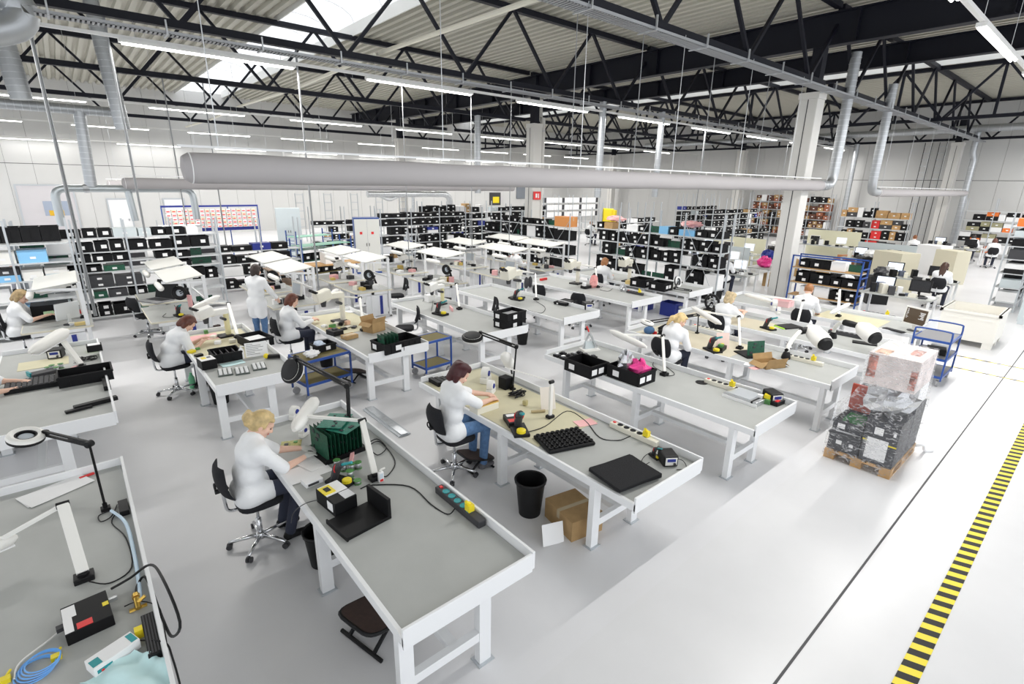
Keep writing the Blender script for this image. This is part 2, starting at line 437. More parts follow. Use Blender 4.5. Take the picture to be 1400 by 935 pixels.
# textile ducts on a rail
def textile(label, x0, x1, y, z, r, slack=.012):
    t = thing('textile_duct', label, 'air duct', (x0, y, z)); L = x1-x0; n = int(L*3); pts, rr = [], []
    pts += [(0, 0, 0), (.02, 0, 0), (.08, 0, 0)]; rr += [.03, r*.75, r*.97]
    for i in range(n+1): pts.append((.15+(L-.15)*i/n, 0, math.sin(i*1.05)*slack*.4)); rr.append(r*(1+.012*math.sin(i*1.05)))
    MB().tube(pts, rr, 24).build('fabric_tube', DUCTF, t, True)
    MB().bx(.0, L, -.015, .015, r+.05, r+.075).build('rail', WHITE, t)
    hm = MB().bx(-.01, .01, -.006, .006, r-.02, r+.055).mesh('hanger'); wm = MB().cyl((0, 0, r+.07), (0, 0, 6.65-z), .006, n=5).mesh('wire')
    for i in range(int(L/.75)): part('hanger', hm, WHITEP, t, (.35+i*.75, 0, 0))
    for i in range(int(L/3)+1): part('suspension_wire', wm, STEEL, t, (.4+i*3, 0, 0))
    MB().torus((.09, 0, 0), r*.985, .006, 24, 5, 'x').build('end_seam', PAPER, t)
textile('long grey white textile air duct hung over the benches, end cap by front bench', 1.05, 19.0, 6.85, 3.76, .165)
textile('short textile air duct ending at the right wall column', 25.0, 41.5, 6.85, 3.55, .16)
textile('grey textile air duct hung over the racks, second from front', 1.5, 17.5, 20.6, 3.47, .17)
textile('grey textile air duct furthest back beside the back wall', 1.5, 17.5, 27.6, 3.34, .17)

# cable trays and lamp rows
TRAYM = mat('wire_tray', (.42, .43, .45), .45, .6)
def tray(label, x0, x1, y, z, w=.32):
    t = thing('cable_tray', label, 'cable tray', (x0, y, z)); L = x1-x0
    MB().bx(0, L, -w/2, -w/2+.015, 0, .06).build('side_rail', TRAYM, t); MB().bx(0, L, w/2-.015, w/2, 0, .06).build('side_rail', TRAYM, t)
    m = MB(); n = int(L/.075)
    for i in range(n): m.bx(i*.075, i*.075+.04, -w/2, w/2, 0, .01)
    m.build('rungs', TRAYM, t)['kind'] = 'stuff'
    c = MB()
    for k in range(5): c.tube([(i*L/24, -.1+.05*k+.012*math.sin(i*2.1+k), .03) for i in range(25)], .014, 5)
    c.build('cables', DARK, t)['kind'] = 'stuff'
    bm_ = MB().bx(-.02, .02, -w/2-.06, w/2+.06, -.02, 0).bx(-.015, .015, -w/2-.06, -w/2-.03, 0, .24).mesh('bracket')
    for i in range(int(L/1.8)): part('bracket', bm_, STEEL, t, (.8+i*1.8, 0, 0))
tray('wide wire cable tray slung below the truss nearest the pale column', 1.0, 42, 6.75, 6.44)
tray('wire cable tray slung below the truss above the front lamp row', -4, 42, 13.55, 6.42, .3)
TRUNK = mat('lamp_trunking', (.78, .78, .76), .4)
def lamp_row(y, who, z=6.2, drop=2.6, x0=1.4, power=140):
    tag(MB().bx(-4.5, 42, y-.035, y+.035, z+.068, z+.13).build('lamp_trunking', TRUNK), 'white trunking profile carrying the tube lamps of the '+who, 'trunking')
    hm = MB().bx(0, 3.4, -.075, .075, .0, .065).mesh('housing'); tm = MB().cyl((.05, 0, -.012), (3.35, 0, -.012), .02, n=8).mesh('tube')
    wm = MB().cyl((0, .05, .066), (0, .05, drop), .005, n=4).mesh('wire'); x = x0-5.2
    while x < 39:
        t = thing('tube_lamp', 'twin tube lamp fixture in the '+who, 'lamp', (x, y, z), group='tube lamps of the '+who)
        part('housing', hm, TRUNK, t); part('tube', tm, LAMPW, t, (0, -.035, 0)); part('tube', tm, LAMPW, t, (0, .035, 0)); part('suspension_wire', wm, STEEL, t, (.3, 0, 0)); part('suspension_wire', wm, STEEL, t, (3.1, 0, 0))
        area_light('tube_lamp_light', (x+1.7, y, z-.05), 3.3, .13, power); x += 5.2
lamp_row(2.3, 'lamp row over the aisle', x0=11.8)
lamp_row(13.75, 'front lamp row', drop=.44)
lamp_row(25.1, 'middle lamp row', x0=3.1)
lamp_row(36.5, 'lamp row near the back wall', x0=1.0)
lamp_row(41.0, 'wall lamp row', z=5.6, x0=3.1, power=6)

# drop conduits and wires
CW_ = ('dropping to the left rack desk', 'beside the thicker one of the left rack desk', 'over the exhaust loop', 'over the parts wall', 'right of the parts wall rail', 'dropping between the packing tables', 'over the stacked crates bench', 'over the short lamp post bench', 'next to the one over the short lamp post', 'hanging to the textile duct above the press', 'hanging to the textile duct above the ponytail woman', 'by the pale column', 'between the ponytail woman and the column', 'behind the blue framed rack', 'behind the ring lamp bench rack', 'near the cream machine')
for i, (px, py, Y, zb, r) in enumerate([(60, 130, 13.6, .8, .02), (63, 130, 13.75, .8, .012), (170, 168, 17.2, 2.4, .022), (246, 250, 20, 1.5, .02), (302, 280, 20, 1.3, .02), (425, 270, 17, .5, .025), (553, 170, 13.7, 1.2, .014), (646, 170, 13.7, 1.2, .014), (700, 190, 13.7, 1.2, .014), (790, 100, 7.0, 3.95, .008), (880, 100, 7.0, 3.95, .008), (1060, 80, 7.0, 1.2, .008), (980, 90, 7.0, 3.9, .008), (1075, 220, 13, 1.0, .02), (960, 230, 16, 1.0, .02), (1150, 210, 12, .8, .02)]):
    Y = min((7.0, 13.8, 20.6), key=lambda v: abs(v-Y)); d = ray(px, py); t_ = Y/d.y; x = d.x*t_
    tag(MB().cyl((x, Y+.07, zb), (x, Y+.07, 6.635), r, n=6).build('drop_conduit', mat('conduit_grey', (.28, .29, .30), .5)), 'slim grey vertical service conduit '+CW_[i], 'conduit')
# cable ladders on the right wall
for y in (8.75, 9.5):
    t = thing('cable_ladder', 'dark vertical cable ladder on the right wall by the column', 'cable ladder', (42.9, y, 0), group='cable ladders on the right wall')
    MB().bx(-.03, .03, -.2, -.17, 0, 6.6).build('rail', DARK, t); MB().bx(-.03, .03, .17, .2, 0, 6.6).build('rail', DARK, t)
    rm = MB().bx(-.02, .02, -.17, .17, -.02, .02).mesh('rung')
    for i in range(16): part('rung', rm, STEEL, t, (0, 0, .5+i*.39))
# doors and windows in the back wall
def door(n, x0, x1, h, m=GREYC, pane=None):
    d = struct(MB().bx(x0, x1, Y1-.06, Y1-.005, 0, h).build('door_%d' % n, m))
    MB().bx(x0-.08, x0, Y1-.09, Y1-.005, 0, h+.08).bx(x1, x1+.08, Y1-.09, Y1-.005, 0, h+.08).bx(x0, x1, Y1-.09, Y1-.005, h, h+.08).build('door_frame', ZINC, d)
    MB().bx(x1-.2, x1-.1, Y1-.1, Y1-.06, 1.0, 1.12).build('door_handle', CHROME, d)
    if pane:
        MB().bx(x0+(x1-x0)*.4, x1-.35, Y1-.075, Y1-.055, h*.45, h*.72).build('pane', mat('door_glass', (.35, .40, .5), .15), d); MB().bx(x0+(x1-x0)*.4+.2, x1-.6, Y1-.08, Y1-.07, h*.45, h*.55).build('notice', mat('amber', (.7, .42, .02), .5), d)
    return d
door(1, -1.9, .55, 3.1, mat('door_lilac', (.60, .58, .60), .5), True); door(2, 2.15, 3.2, 2.3, WHITE); door(3, 5.1, 6.2, 2.3, WHITE)
# ============================================================ people: smooth surfaces grown round a posed skeleton
def sdf_mesh(prims, res, k, cut=None):
    "prims: (a, b, ra, rb) round cones or ('e', centre, radii); returns verts, quads"
    lo = np.array([1e9]*3); hi = -lo
    for p in prims:
        if p[0] == 'e': c = np.array(p[1]); r = np.array(p[2]); lo = np.minimum(lo, c-r); hi = np.maximum(hi, c+r)
        else:
            for c, r in ((p[0], p[2]), (p[1], p[3])): c = np.array(c); lo = np.minimum(lo, c-r); hi = np.maximum(hi, c+r)
    lo = lo-res*2.5-k*.3; n = np.ceil((hi+res*2.5+k*.3-lo)/res).astype(int)+1
    gx, gy, gz = [lo[i]+res*np.arange(n[i]) for i in range(3)]
    X, Y, Z = np.meshgrid(gx, gy, gz, indexing='ij'); D = None
    for p in prims:
        if p[0] == 'e':
            c, r = p[1], p[2]; q = np.sqrt(((X-c[0])/r[0])**2+((Y-c[1])/r[1])**2+((Z-c[2])/r[2])**2)
            d = (q-1)*min(r)
        else:
            a = np.array(p[0], float); b = np.array(p[1], float); ab = b-a; L = max(ab@ab, 1e-9)
            t = np.clip(((X-a[0])*ab[0]+(Y-a[1])*ab[1]+(Z-a[2])*ab[2])/L, 0, 1)
            d = np.sqrt((X-a[0]-t*ab[0])**2+(Y-a[1]-t*ab[1])**2+(Z-a[2]-t*ab[2])**2)-(p[2]+(p[3]-p[2])*t)
        if D is None: D = d
        else:
            h = np.maximum(k-np.abs(D-d), 0)/k; D = np.minimum(D, d)-h*h*k*.25
    if cut is not None: D = np.maximum(D, cut(X, Y, Z))
    return surface_nets(D, lo, res)
def surface_nets(D, lo, res):
    s = D < 0; nx, ny, nz = D.shape; c = (nx-1, ny-1, nz-1)
    acc = np.zeros(c+(3,)); cnt = np.zeros(c)
    offs = [(i, j, l) for i in (0, 1) for j in (0, 1) for l in (0, 1)]
    sl = lambda o: tuple(slice(o[q], o[q]+c[q]) for q in range(3))
    for o in offs:
        for ax in range(3):
            if o[ax]: continue
            o2 = list(o); o2[ax] = 1; a, b = D[sl(o)], D[sl(o2)]; m = (a < 0) != (b < 0)
            if not m.any(): continue
            t = np.where(m, a/np.where(m, a-b, 1), 0)
            for q in range(3): acc[..., q] += np.where(m, o[q]+(t if q == ax else 0), 0)
            cnt += m
    act = cnt > 0; idx = -np.ones(c, int); idx[act] = np.arange(act.sum())
    ijk = np.argwhere(act); V = lo+res*(ijk+acc[act]/cnt[act][:, None]); F = []
    for ax in range(3):
        u, v = (ax+1) % 3, (ax+2) % 3
        a = np.take(s, range(D.shape[ax]-1), ax); b = np.take(s, range(1, D.shape[ax]), ax); ch = a != b
        e = np.argwhere(ch); e = e[(e[:, u] > 0) & (e[:, v] > 0) & (e[:, u] < D.shape[u]-1) & (e[:, v] < D.shape[v]-1)]
        if not len(e): continue
        def cell(du, dv):
            q = e.copy(); q[:, u] -= du; q[:, v] -= dv; return idx[q[:, 0], q[:, 1], q[:, 2]]
        quad = np.stack([cell(1, 1), cell(0, 1), cell(0, 0), cell(1, 0)], 1)
        ins = a[e[:, 0], e[:, 1], e[:, 2]]; quad[~ins] = quad[~ins][:, ::-1]; F.append(quad)
    return V, np.concatenate(F)
def np_obj(name, pieces, mats, parent):
    "pieces: (verts, quads, material index)"
    vs, fs, mi, n = [], [], [], 0
    for V, Q, m in pieces: vs.append(V); fs.append(Q+n); mi += [m]*len(Q); n += len(V)
    V = np.concatenate(vs); Q = np.concatenate(fs); me = bpy.data.meshes.new(name)
    me.vertices.add(len(V)); me.vertices.foreach_set('co', V.astype(np.float32).ravel())
    me.loops.add(Q.size); me.loops.foreach_set('vertex_index', Q.astype(np.int32).ravel())
    me.polygons.add(len(Q)); me.polygons.foreach_set('loop_start', np.arange(0, Q.size, 4, dtype=np.int32))
    me.update(calc_edges=True); me.validate()
    me.polygons.foreach_set('use_smooth', [True]*len(me.polygons))
    for m in mats: me.materials.append(m)
    me.polygons.foreach_set('material_index', np.array(mi, np.int32)); me.update()
    o = bpy.data.objects.new(name, me); COL.objects.link(o); o.parent = parent; return o
def _head():
    E = 'e'
    prims = [(E, (-.005, 0, .035), (.098, .078, .095)), (E, (.03, 0, -.045), (.062, .058, .07)), ((.075, 0, -.09), (.055, 0, -.095), .022, .03),
             ((.092, 0, .012), (.112, 0, -.03), .008, .015), ((.1, .012, -.034), (.1, -.012, -.034), .009, .009),
             ((.084, .03, .03), (.084, -.03, .03), .016, .016), ((.06, .05, -.02), (.06, .05, -.03), .025, .02), ((.06, -.05, -.02), (.06, -.05, -.03), .025, .02),
             ((-.015, 0, -.06), (-.022, 0, -.105), .054, .052)]
    V, Q = sdf_mesh(prims, .0085, .02); ps = [(V, Q, 0)]
    for s in (1, -1):
        ps.append((*sdf_mesh([('e', (-.003, s*.078, -.008), (.02, .012, .032))], .006, .01), 0))
        ps.append((*sdf_mesh([('e', (.083, s*.031, .003), (.011, .015, .009))], .004, .01), 1))
        ps.append((*sdf_mesh([((.093, s*.018, .022), (.085, s*.046, .022), .005, .004)], .004, .005), 2))
    ps.append((*sdf_mesh([((.094, .02, -.062), (.094, -.02, -.062), .007, .007), ((.1, .005, -.062), (.1, -.005, -.062), .008, .008)], .004, .008), 3))
    return ps
def _hand():
    prims = [((0, 0, 0), (.03, 0, 0), .024, .026), ((.03, .022, 0), (.085, .026, -.004), .017, .014), ((.03, -.018, 0), (.08, -.026, -.006), .017, .013), ((.03, 0, 0), (.09, 0, -.002), .018, .014)]
    for y, L, w in ((.03, .036, .0092), (.01, .041, .0095), (-.011, .037, .0092), (-.03, .029, .0082)):
        a = (.088-abs(y)*.2, y, -.004); b = (a[0]+L*.85, y*1.12, -.018); c = (b[0]+L*.5, y*1.1, -.018-L*.62)
        prims += [(a, b, w, w*.93), (b, c, w*.93, w*.78)]
    prims += [((.015, .022, -.004), (.05, .05, -.02), .014, .011), ((.05, .05, -.02), (.078, .048, -.036), .011, .0085)]
    return sdf_mesh(prims, .0052, .007)
HEAD, HAND = _head(), _hand()
EYEM = mat('eye', (.04, .03, .03), .2); LIPM = mat('lips', (.55, .22, .2), .5)
GLOVE = mat('grey_glove', (.55, .55, .52), .9)
HAIRS = {}
def hair_mat(c):
    return mat('hair_%d_%d_%d' % tuple(int(x*100) for x in c), c, .5, noise=.3, nscale=22)
def hair_mesh(kind):
    if kind in HAIRS: return HAIRS[kind]
    E = 'e'; prims = [(E, (-.014, 0, .045), (.105, .088, .1))]
    if kind in ('bob', 'long', 'bun', 'pony', 'wavy'): prims += [(E, (-.045, 0, .0), (.078, .085, .085)), ((.05, .055, .085), (.03, .076, .02), .03, .02), ((.05, -.055, .085), (.03, -.076, .02), .03, .02)]
    if kind in ('bob', 'wavy'): prims += [((-.03, .066, -.02), (-.02, .066, -.085), .04, .03), ((-.03, -.066, -.02), (-.02, -.066, -.085), .04, .03), ((-.07, .0, -.01), (-.075, 0, -.085), .06, .05)]
    if kind == 'long': prims += [((-.07, .03, 0), (-.10, .03, -.28), .06, .045), ((-.07, -.03, 0), (-.10, -.03, -.28), .06, .045), ((-.02, .07, -.02), (-.04, .075, -.2), .035, .03)]
    if kind == 'bun': prims += [(E, (-.135, 0, .02), (.05, .055, .052)), ((-.12, .03, -.03), (-.15, .04, .06), .028, .02), ((-.12, -.03, -.03), (-.15, -.03, .05), .025, .02)]
    if kind == 'pony': prims += [((-.1, 0, .03), (-.15, 0, -.03), .035, .04), ((-.15, 0, -.03), (-.16, 0, -.16), .04, .022)]
    if kind == 'wavy': prims += [(E, (.03, .045, .115), (.05, .04, .03)), (E, (.02, -.04, .12), (.055, .045, .03)), (E, (-.06, .05, .1), (.05, .04, .04)), (E, (-.06, -.05, .1), (.05, .04, .04)), (E, (-.1, 0, .06), (.035, .06, .05))]
    if kind == 'short': prims += [((.055, .03, .105), (.05, -.03, .105), .032, .032)]
    def cut(X, Y, Z):
        face = np.minimum(X-.035-.35*(Z < -.0)*0, .075-Z)          # keep the face free
        face = np.minimum(face, .082-np.abs(Y)*.55)
        low = -.075-Z if kind == 'short' else -1+0*Z
        if kind == 'short': low = np.maximum(low, np.minimum(-.02-Z, X+.03))
        return np.maximum(face, low)
    HAIRS[kind] = sdf_mesh(prims, .0095, .025, cut); return HAIRS[kind]
def xf(V, M_): return np.asarray(V) @ np.array(M_.to_3x3()).T + np.array(M_.translation)
def elbow_of(s, h, l1, l2, hint):
    d = h-s; L = min(d.length, (l1+l2)*.995); d.normalize()
    a = (l1*l1-l2*l2+L*L)/(2*L); b = math.sqrt(max(l1*l1-a*a, 1e-5)); u = (hint-d*hint.dot(d)).normalized()
    return s+d*a+u*b, s+d*L
def person(label, loc, rz, pose='sit', lean=25, head_down=30, head_turn=0, hands=((.42, .12, .84), (.42, -.12, .84)), hair='bun', hcol=(.5, .35, .15),
           coat=COAT, sleeve='short', legs=DJEANS, hip=.645, far=False, glove=None, feet=None, skirt=.18, spine=.47, shoes=BLACK):
    S_ = 1.07; t = thing('person', label, 'person', (loc[0], loc[1], 0), rz); t.scale = (S_, S_, S_); hip /= S_; hands = [tuple(c/S_ for c in h) for h in hands]; res = .026 if far else .017
    ln = R(lean); H = Vector((0, 0, hip if pose == 'sit' else .92)); V3 = Vector
    W = H+V3((math.sin(ln*.5), 0, math.cos(ln*.5)))*spine*.42; C = W+V3((math.sin(ln), 0, math.cos(ln)))*spine*.40
    N = C+V3((math.sin(ln*1.15), 0, math.cos(ln*1.15)))*spine*.26
    hd = R(head_down); Hc = N+V3((math.sin(ln+hd*.25), 0, math.cos(ln+hd*.25)))*.12+V3((.03, 0, .03))
    sh = [N+V3((-.0, s*.155, -.055)) for s in (1, -1)]; hj = [H+V3((0, s*.09, 0)) for s in (1, -1)]
    el, wr = [], []
    for i, s in enumerate((1, -1)):
        e, w = elbow_of(sh[i], V3(hands[i]), .285, .245, V3((-.35, s*.55, -.75))); el.append(e); wr.append(w)
    if pose == 'sit':
        kn = [H+V3((.43, s*.13, .0)) for s in (1, -1)]; an = [V3((.40 if feet is None else feet, s*.12, .09)) for s in (1, -1)]
    else:
        kn = [V3((.03, s*.1, .49)) for s in (1, -1)]; an = [V3((-.02+(.06 if s > 0 else 0), s*.11, .08)) for s in (1, -1)]
    tp = lambda v: tuple(v)
    torso = lambda g: [(tp(H+V3((0, .07, 0))), tp(H-V3((0, .07, 0))), .115+g, .115+g), (tp(W+V3((0, .055, 0))), tp(W-V3((0, .055, 0))), .1+g, .1+g),
                       (tp(C+V3((0, .075, 0))), tp(C-V3((0, .075, 0))), .1+g, .1+g), (tp(sh[0]), tp(sh[1]), .06+g, .06+g), (tp(H), tp(C), .1+g, .1+g), (tp(C), tp(N), .09+g, .05+g)]
    skin = torso(-.015)+[(tp(N-V3((0, 0, .02))), tp(Hc-V3((.03, 0, .03))), .052, .05)]
    for i in range(2): skin += [(tp(sh[i]), tp(el[i]), .047, .04), (tp(el[i]), tp(wr[i]), .04, .026)]
    for i in range(2): skin += [(tp(hj[i]), tp(kn[i]), .07, .05), (tp(kn[i]), tp(an[i]), .045, .035)]
    pieces = [(*sdf_mesh(skin, res, .035), 0)]
    hm = Matrix.Translation(Hc) @ Euler((0, hd, R(head_turn))).to_matrix().to_4x4()
    for V, Q, m in HEAD: pieces.append((xf(V, hm), Q, m))
    for i, s in enumerate((1, -1)):
        d = (wr[i]-el[i]).normalized(); zax = V3((0, 0, 1)); yax = zax.cross(d).normalized(); zax = d.cross(yax)
        mm = Matrix((d, yax, zax)).transposed().to_4x4(); mm.translation = wr[i]-d*.005
        V, Q = HAND; V = V.copy()
        if s > 0: V[:, 1] *= -1; Q = Q[:, ::-1]
        pieces.append((xf(V, mm), Q, 4))
    np_obj('body', pieces, [SKIN, EYEM, hair_mat(tuple(c*.7 for c in hcol)), LIPM, glove or SKIN], t)
    g = .022; cp = torso(g)
    for i in range(2):
        if sleeve == 'short':
            m_ = sh[i].lerp(el[i], .95); cp += [(tp(sh[i]), tp(m_), .07, .062)]
        else: cp += [(tp(sh[i]), tp(el[i]), .07, .056), (tp(el[i]), tp(el[i].lerp(wr[i], .93)), .054, .043)]
    if pose == 'sit':
        for i in range(2): cp += [(tp(hj[i]), tp(hj[i].lerp(kn[i], skirt*2)), .115, .095)]
    else:
        for i, s in enumerate((1, -1)): cp += [(tp(hj[i]), (-.01, s*.085, .92-skirt*2), .125, .118)]
    cp += [(tp(C), tp(N+V3((-.012, 0, .012))), .1, .072), (tp(N-V3((.01, 0, .05))), tp(N.lerp(Hc, .3)-V3((.012, 0, 0))), .08, .064), (tp(sh[0].lerp(N, .45)+V3((-.01, 0, .012))), tp(sh[1].lerp(N, .45)+V3((-.01, 0, .012))), .066, .066)]
    np_obj('coat', [(*sdf_mesh(cp, res, .04), 0)], [coat], t)
    lp = [(tp(H+V3((0, .06, 0))), tp(H-V3((0, .06, 0))), .125, .125)]
    for i in range(2): lp += [(tp(hj[i]), tp(kn[i]), .092, .068), (tp(kn[i]), tp(an[i]), .064, .05)]
    np_obj('trousers', [(*sdf_mesh(lp, res, .035), 0)], [legs], t)
    for i in range(2):
        a = an[i]; np_obj('shoe', [(*sdf_mesh([((a.x-.03, a.y, .045), (a.x+.13, a.y, .036), .04, .034), (tp(a), (a.x-.02, a.y, .05), .042, .042)], .014, .02), 0)], [shoes], t)
    V, Q = hair_mesh(hair); np_obj('hair', [(xf(V, hm), Q, 0)], [hair_mat(hcol)], t)
    return t
# ============================================================ work benches
ZS = .80      # table surface
def bench(label, x0, x1, y0, y1, ins=(.12, .3), mid=None):
    "a long bench: grey top, white lipped frame, raised rims at the back and the end"
    t = thing('work_bench', label, 'bench', (x0, y0, 0), group=None); W, L = x1-x0, y1-y0
    MB().bx(.03, W-.03, .02, L-.02, ZS-.035, ZS).build('tabletop', GREYTOP, t)
    MB().bx(0, .035, 0, L, ZS-.075, ZS+.006).build('front_lip', WHITE, t, bevel=.004)
    MB().bx(W-.025, W, 0, L, ZS-.075, ZS+.085).build('back_rim', WHITE, t, bevel=.004)
    MB().bx(.0, W-.025, -.002, .022, ZS-.095, ZS+.075).build('end_rim', WHITE, t, bevel=.004)
    MB().bx(.035, W-.025, L-.022, L, ZS-.095, ZS+.075).build('end_rim', WHITE, t, bevel=.004)
    lx, ly = (.06, .74), [ins[0], ins[0]+1.5, L-ins[1]]
    leg = cached(('leg',), lambda: MB().bx(-.055, .055, -.035, .035, 0.008, ZS-.036).mesh('leg'))
    foot = cached(('foot',), lambda: MB().bx(-.075, .075, -.06, .06, 0, .01).mesh('foot_plate'))
    for y in ly:
        for x in lx:
            l = part('leg', leg, WHITE, t, (x, y, 0)); part('foot_plate', foot, ZINC, l)
        MB().bx(lx[0]+.056, lx[1]-.056, y-.03, y+.03, .24, .32).build('cross_brace', WHITE, t)
        MB().bx(lx[0], lx[1], y-.03, y+.03, ZS-.1, ZS-.036).build('cross_beam', WHITE, t)
    MB().bx(lx[1]-.3, lx[1]-.22, ly[0]+.031, ly[2]-.031, .25, .31).build('stretcher', WHITE, t)
    return t
bench('grey topped white steel bench with fume arm base and black box at the front corner', -1.28, 0, 1.2, 6.2)
bench('empty ended grey bench where the blonde woman repairs circuit boards', 1.18, 2.35, 2.42, 6.2)
bench('grey bench with black foam pads where the red haired person works', 3.57, 4.75, 2.36, 6.3, (.53, .5))
bench('grey bench with two black crates and a flat metal device, nobody seated', 5.97, 7.16, 2.36, 6.1, (.3, .5))
bench('grey bench with fume arm and brown tray at the wrapped pallet', 8.4, 9.54, 2.34, 6.2)
bench('grey bench with monitor behind the fume arms', 10.58, 11.8, 2.36, 6.4)
bench('grey bench with monitor and raised white end panel, beside the blue cart', 12.95, 14.15, 2.25, 6.6)
bench('grey bench with black foam block and open black box at the left edge', -1.25, .04, 7.56, 11.5)
bench('grey bench with metal parts and delivery note where a brunette bends forward', 1.17, 2.33, 7.75, 11.1)
bench('grey bench with long black crate of green boards at its end', 3.46, 4.63, 7.75, 11.2)
bench('grey bench with stacked black crates at its end by the blue cart', 5.72, 6.9, 7.55, 11.3)
bench('grey bench with a cream microscope and flat black tray', 7.9, 9.1, 7.5, 11.6)
bench('grey bench with pink bag behind the red handled press', 10.45, 11.75, 7.6, 11.9)
bench('grey bench with black crates and ring lamp in front of the grey rack', 12.75, 14.0, 7.4, 11.9)
# ============================================================ furniture and equipment
GROW = 1.35
def chair(label, loc, rz, seat_h=.5, col=BLACKF, grp=None, back=True):
    "five-star task chair, sitter faces local +X"
    t = thing('task_chair', label, 'chair', (loc[0], loc[1], 0), rz, grp)
    hub = cached('ch_hub', lambda: MB().lathe([(.05, .07), (.05, .12), (.035, .14)], n=10).mesh('hub', True))
    part('hub', hub, CHROME, t)
    lg = cached('ch_leg', lambda: MB().tube([(.03, 0, .10), (.18, 0, .092), (.30, 0, .075)], [.024, .02, .016], 8).mesh('base_leg', True))
    cs = cached('ch_cas', lambda: MB().cyl((.30, -.028, .03), (.30, -.006, .03), .03, n=10).cyl((.30, .006, .03), (.30, .028, .03), .03, n=10).cyl((.30, 0, .03), (.30, 0, .07), .009, n=6).mesh('caster'))
    for k in range(5):
        l = part('base_leg', lg, CHROME, t, (0, 0, 0), k*2*PI/5+.3); part('caster', cs, DARK, l)
    o = part('gas_column', cached(('ch_gas', seat_h), lambda: MB().cyl((0, 0, .1), (0, 0, .3), .028, n=10).cyl((0, 0, .3), (0, 0, seat_h-.05), .015, n=8).mesh('gas_column', True)), CHROME, t)
    def seat():
        m = MB(); prof = []
        for k in range(20):
            a = 2*PI*k/20; c, s_ = math.cos(a), math.sin(a); e = .55
            prof.append((.03+.215*math.copysign(abs(c)**e, c), .225*math.copysign(abs(s_)**e, s_)))
        vs, fs = [], []; lev = [(.9, -.045), (1, -.03), (1, .0), (.93, .022), (.6, .026), (.02, .018)]
        for sc, z in lev: vs += [(x*sc, y*sc, z) for x, y in prof]
        for i in range(len(lev)-1):
            for k in range(20): fs.append((i*20+k, i*20+(k+1) % 20, (i+1)*20+(k+1) % 20, (i+1)*20+k))
        fs.append(tuple(range(19, -1, -1))); fs.append(tuple((len(lev)-1)*20+k for k in range(20)))
        return m.add(vs, fs).mesh('seat', True)
    part('seat', cached('ch_seat', seat), col, t, (0, 0, seat_h))
    part('seat_plate', cached('ch_pl', lambda: MB().bx(-.13, .1, -.08, .08, -.075, -.04).mesh('seat_plate')), BLACK, t, (0, 0, seat_h))
    part('lever', cached('ch_lev', lambda: MB().cyl((0, .06, -.06), (.03, .22, -.065), .008, n=6).ball((.03, .23, -.065), .02, 8, 5).mesh('lever')), BLACK, t, (0, 0, seat_h))
    if back:
        part('back_bar', cached('ch_bar', lambda: MB().tube(smooth_path([(-.1, 0, -.06), (-.24, 0, -.05), (-.27, 0, .05), (-.275, 0, .3)], 4), .016, 8).mesh('back_bar', True)), CHROME, t, (0, 0, seat_h))
        def bk():
            vs, fs = [], []; nz, ny = 8, 10
            for side in (0, 1):
                for i in range(nz+1):
                    v = i/nz; z = .12+.36*v; hw = .21*(1-.35*abs(2*v-1)**2.6); 
                    for j in range(ny+1):
                        u = 2*j/ny-1; x = -.25-.045*v+.05*u*u*(1-.3*v)-.03*math.sin(PI*v); e = 1-max(abs(u), abs(2*v-1))**6
                        vs.append((x+(-1 if side else 1)*(.006+.02*e), hw*u, z))
            n1 = (nz+1)*(ny+1); w = ny+1
            for i in range(nz):
                for j in range(ny):
                    a = i*w+j; fs.append((a, a+1, a+w+1, a+w)); fs.append((n1+a, n1+a+w, n1+a+w+1, n1+a+1))
            for j in range(ny): fs.append((j, n1+j, n1+j+1, j+1)); b = nz*w+j; fs.append((b, b+1, n1+b+1, n1+b))
            for i in range(nz): a = i*w; fs.append((a, a+w, n1+a+w, n1+a)); b = a+ny; fs.append((b, n1+b, n1+b+w, b+w))
            return MB().add(vs, fs).mesh('backrest', True)
        part('backrest', cached('ch_back', bk), col, t, (0, 0, seat_h))
        part('back_knob', cached('ch_kn', lambda: MB().cyl((-.30, 0, .2), (-.34, 0, .2), .025, n=8).torus((-.325, .06, .22), .035, .009, 12, 5, 'x').mesh('back_knob')), BLACK, t, (0, 0, seat_h))
    return t
def crate_mesh(w, d, h, wall=.012):
    m = MB(); m.bx(-w/2, w/2, -d/2, d/2, 0, wall); tp = .02
    for s in (-1, 1):
        m.bx(s*w/2-(wall if s > 0 else 0), s*w/2+(0 if s > 0 else wall), -d/2, d/2, wall, h); m.bx(-w/2+wall, w/2-wall, s*d/2-(wall if s > 0 else 0), s*d/2+(0 if s > 0 else wall), wall, h)
    m.bx(-w/2-tp/2, w/2+tp/2, -d/2-tp/2, -d/2, h-.03, h-.008).bx(-w/2-tp/2, w/2+tp/2, d/2, d/2+tp/2, h-.03, h-.008).bx(-w/2-tp/2, -w/2, -d/2, d/2, h-.03, h-.008).bx(w/2, w/2+tp/2, -d/2, d/2, h-.03, h-.008)
    n = max(2, int(w/.12))
    for i in range(1, n):
        x = -w/2+w*i/n
        for s in (-1, 1): m.bx(x-.006, x+.006, s*d/2-(.0 if s > 0 else .008), s*d/2+(.008 if s > 0 else 0), wall, h-.03)
    return m.mesh('crate_body')
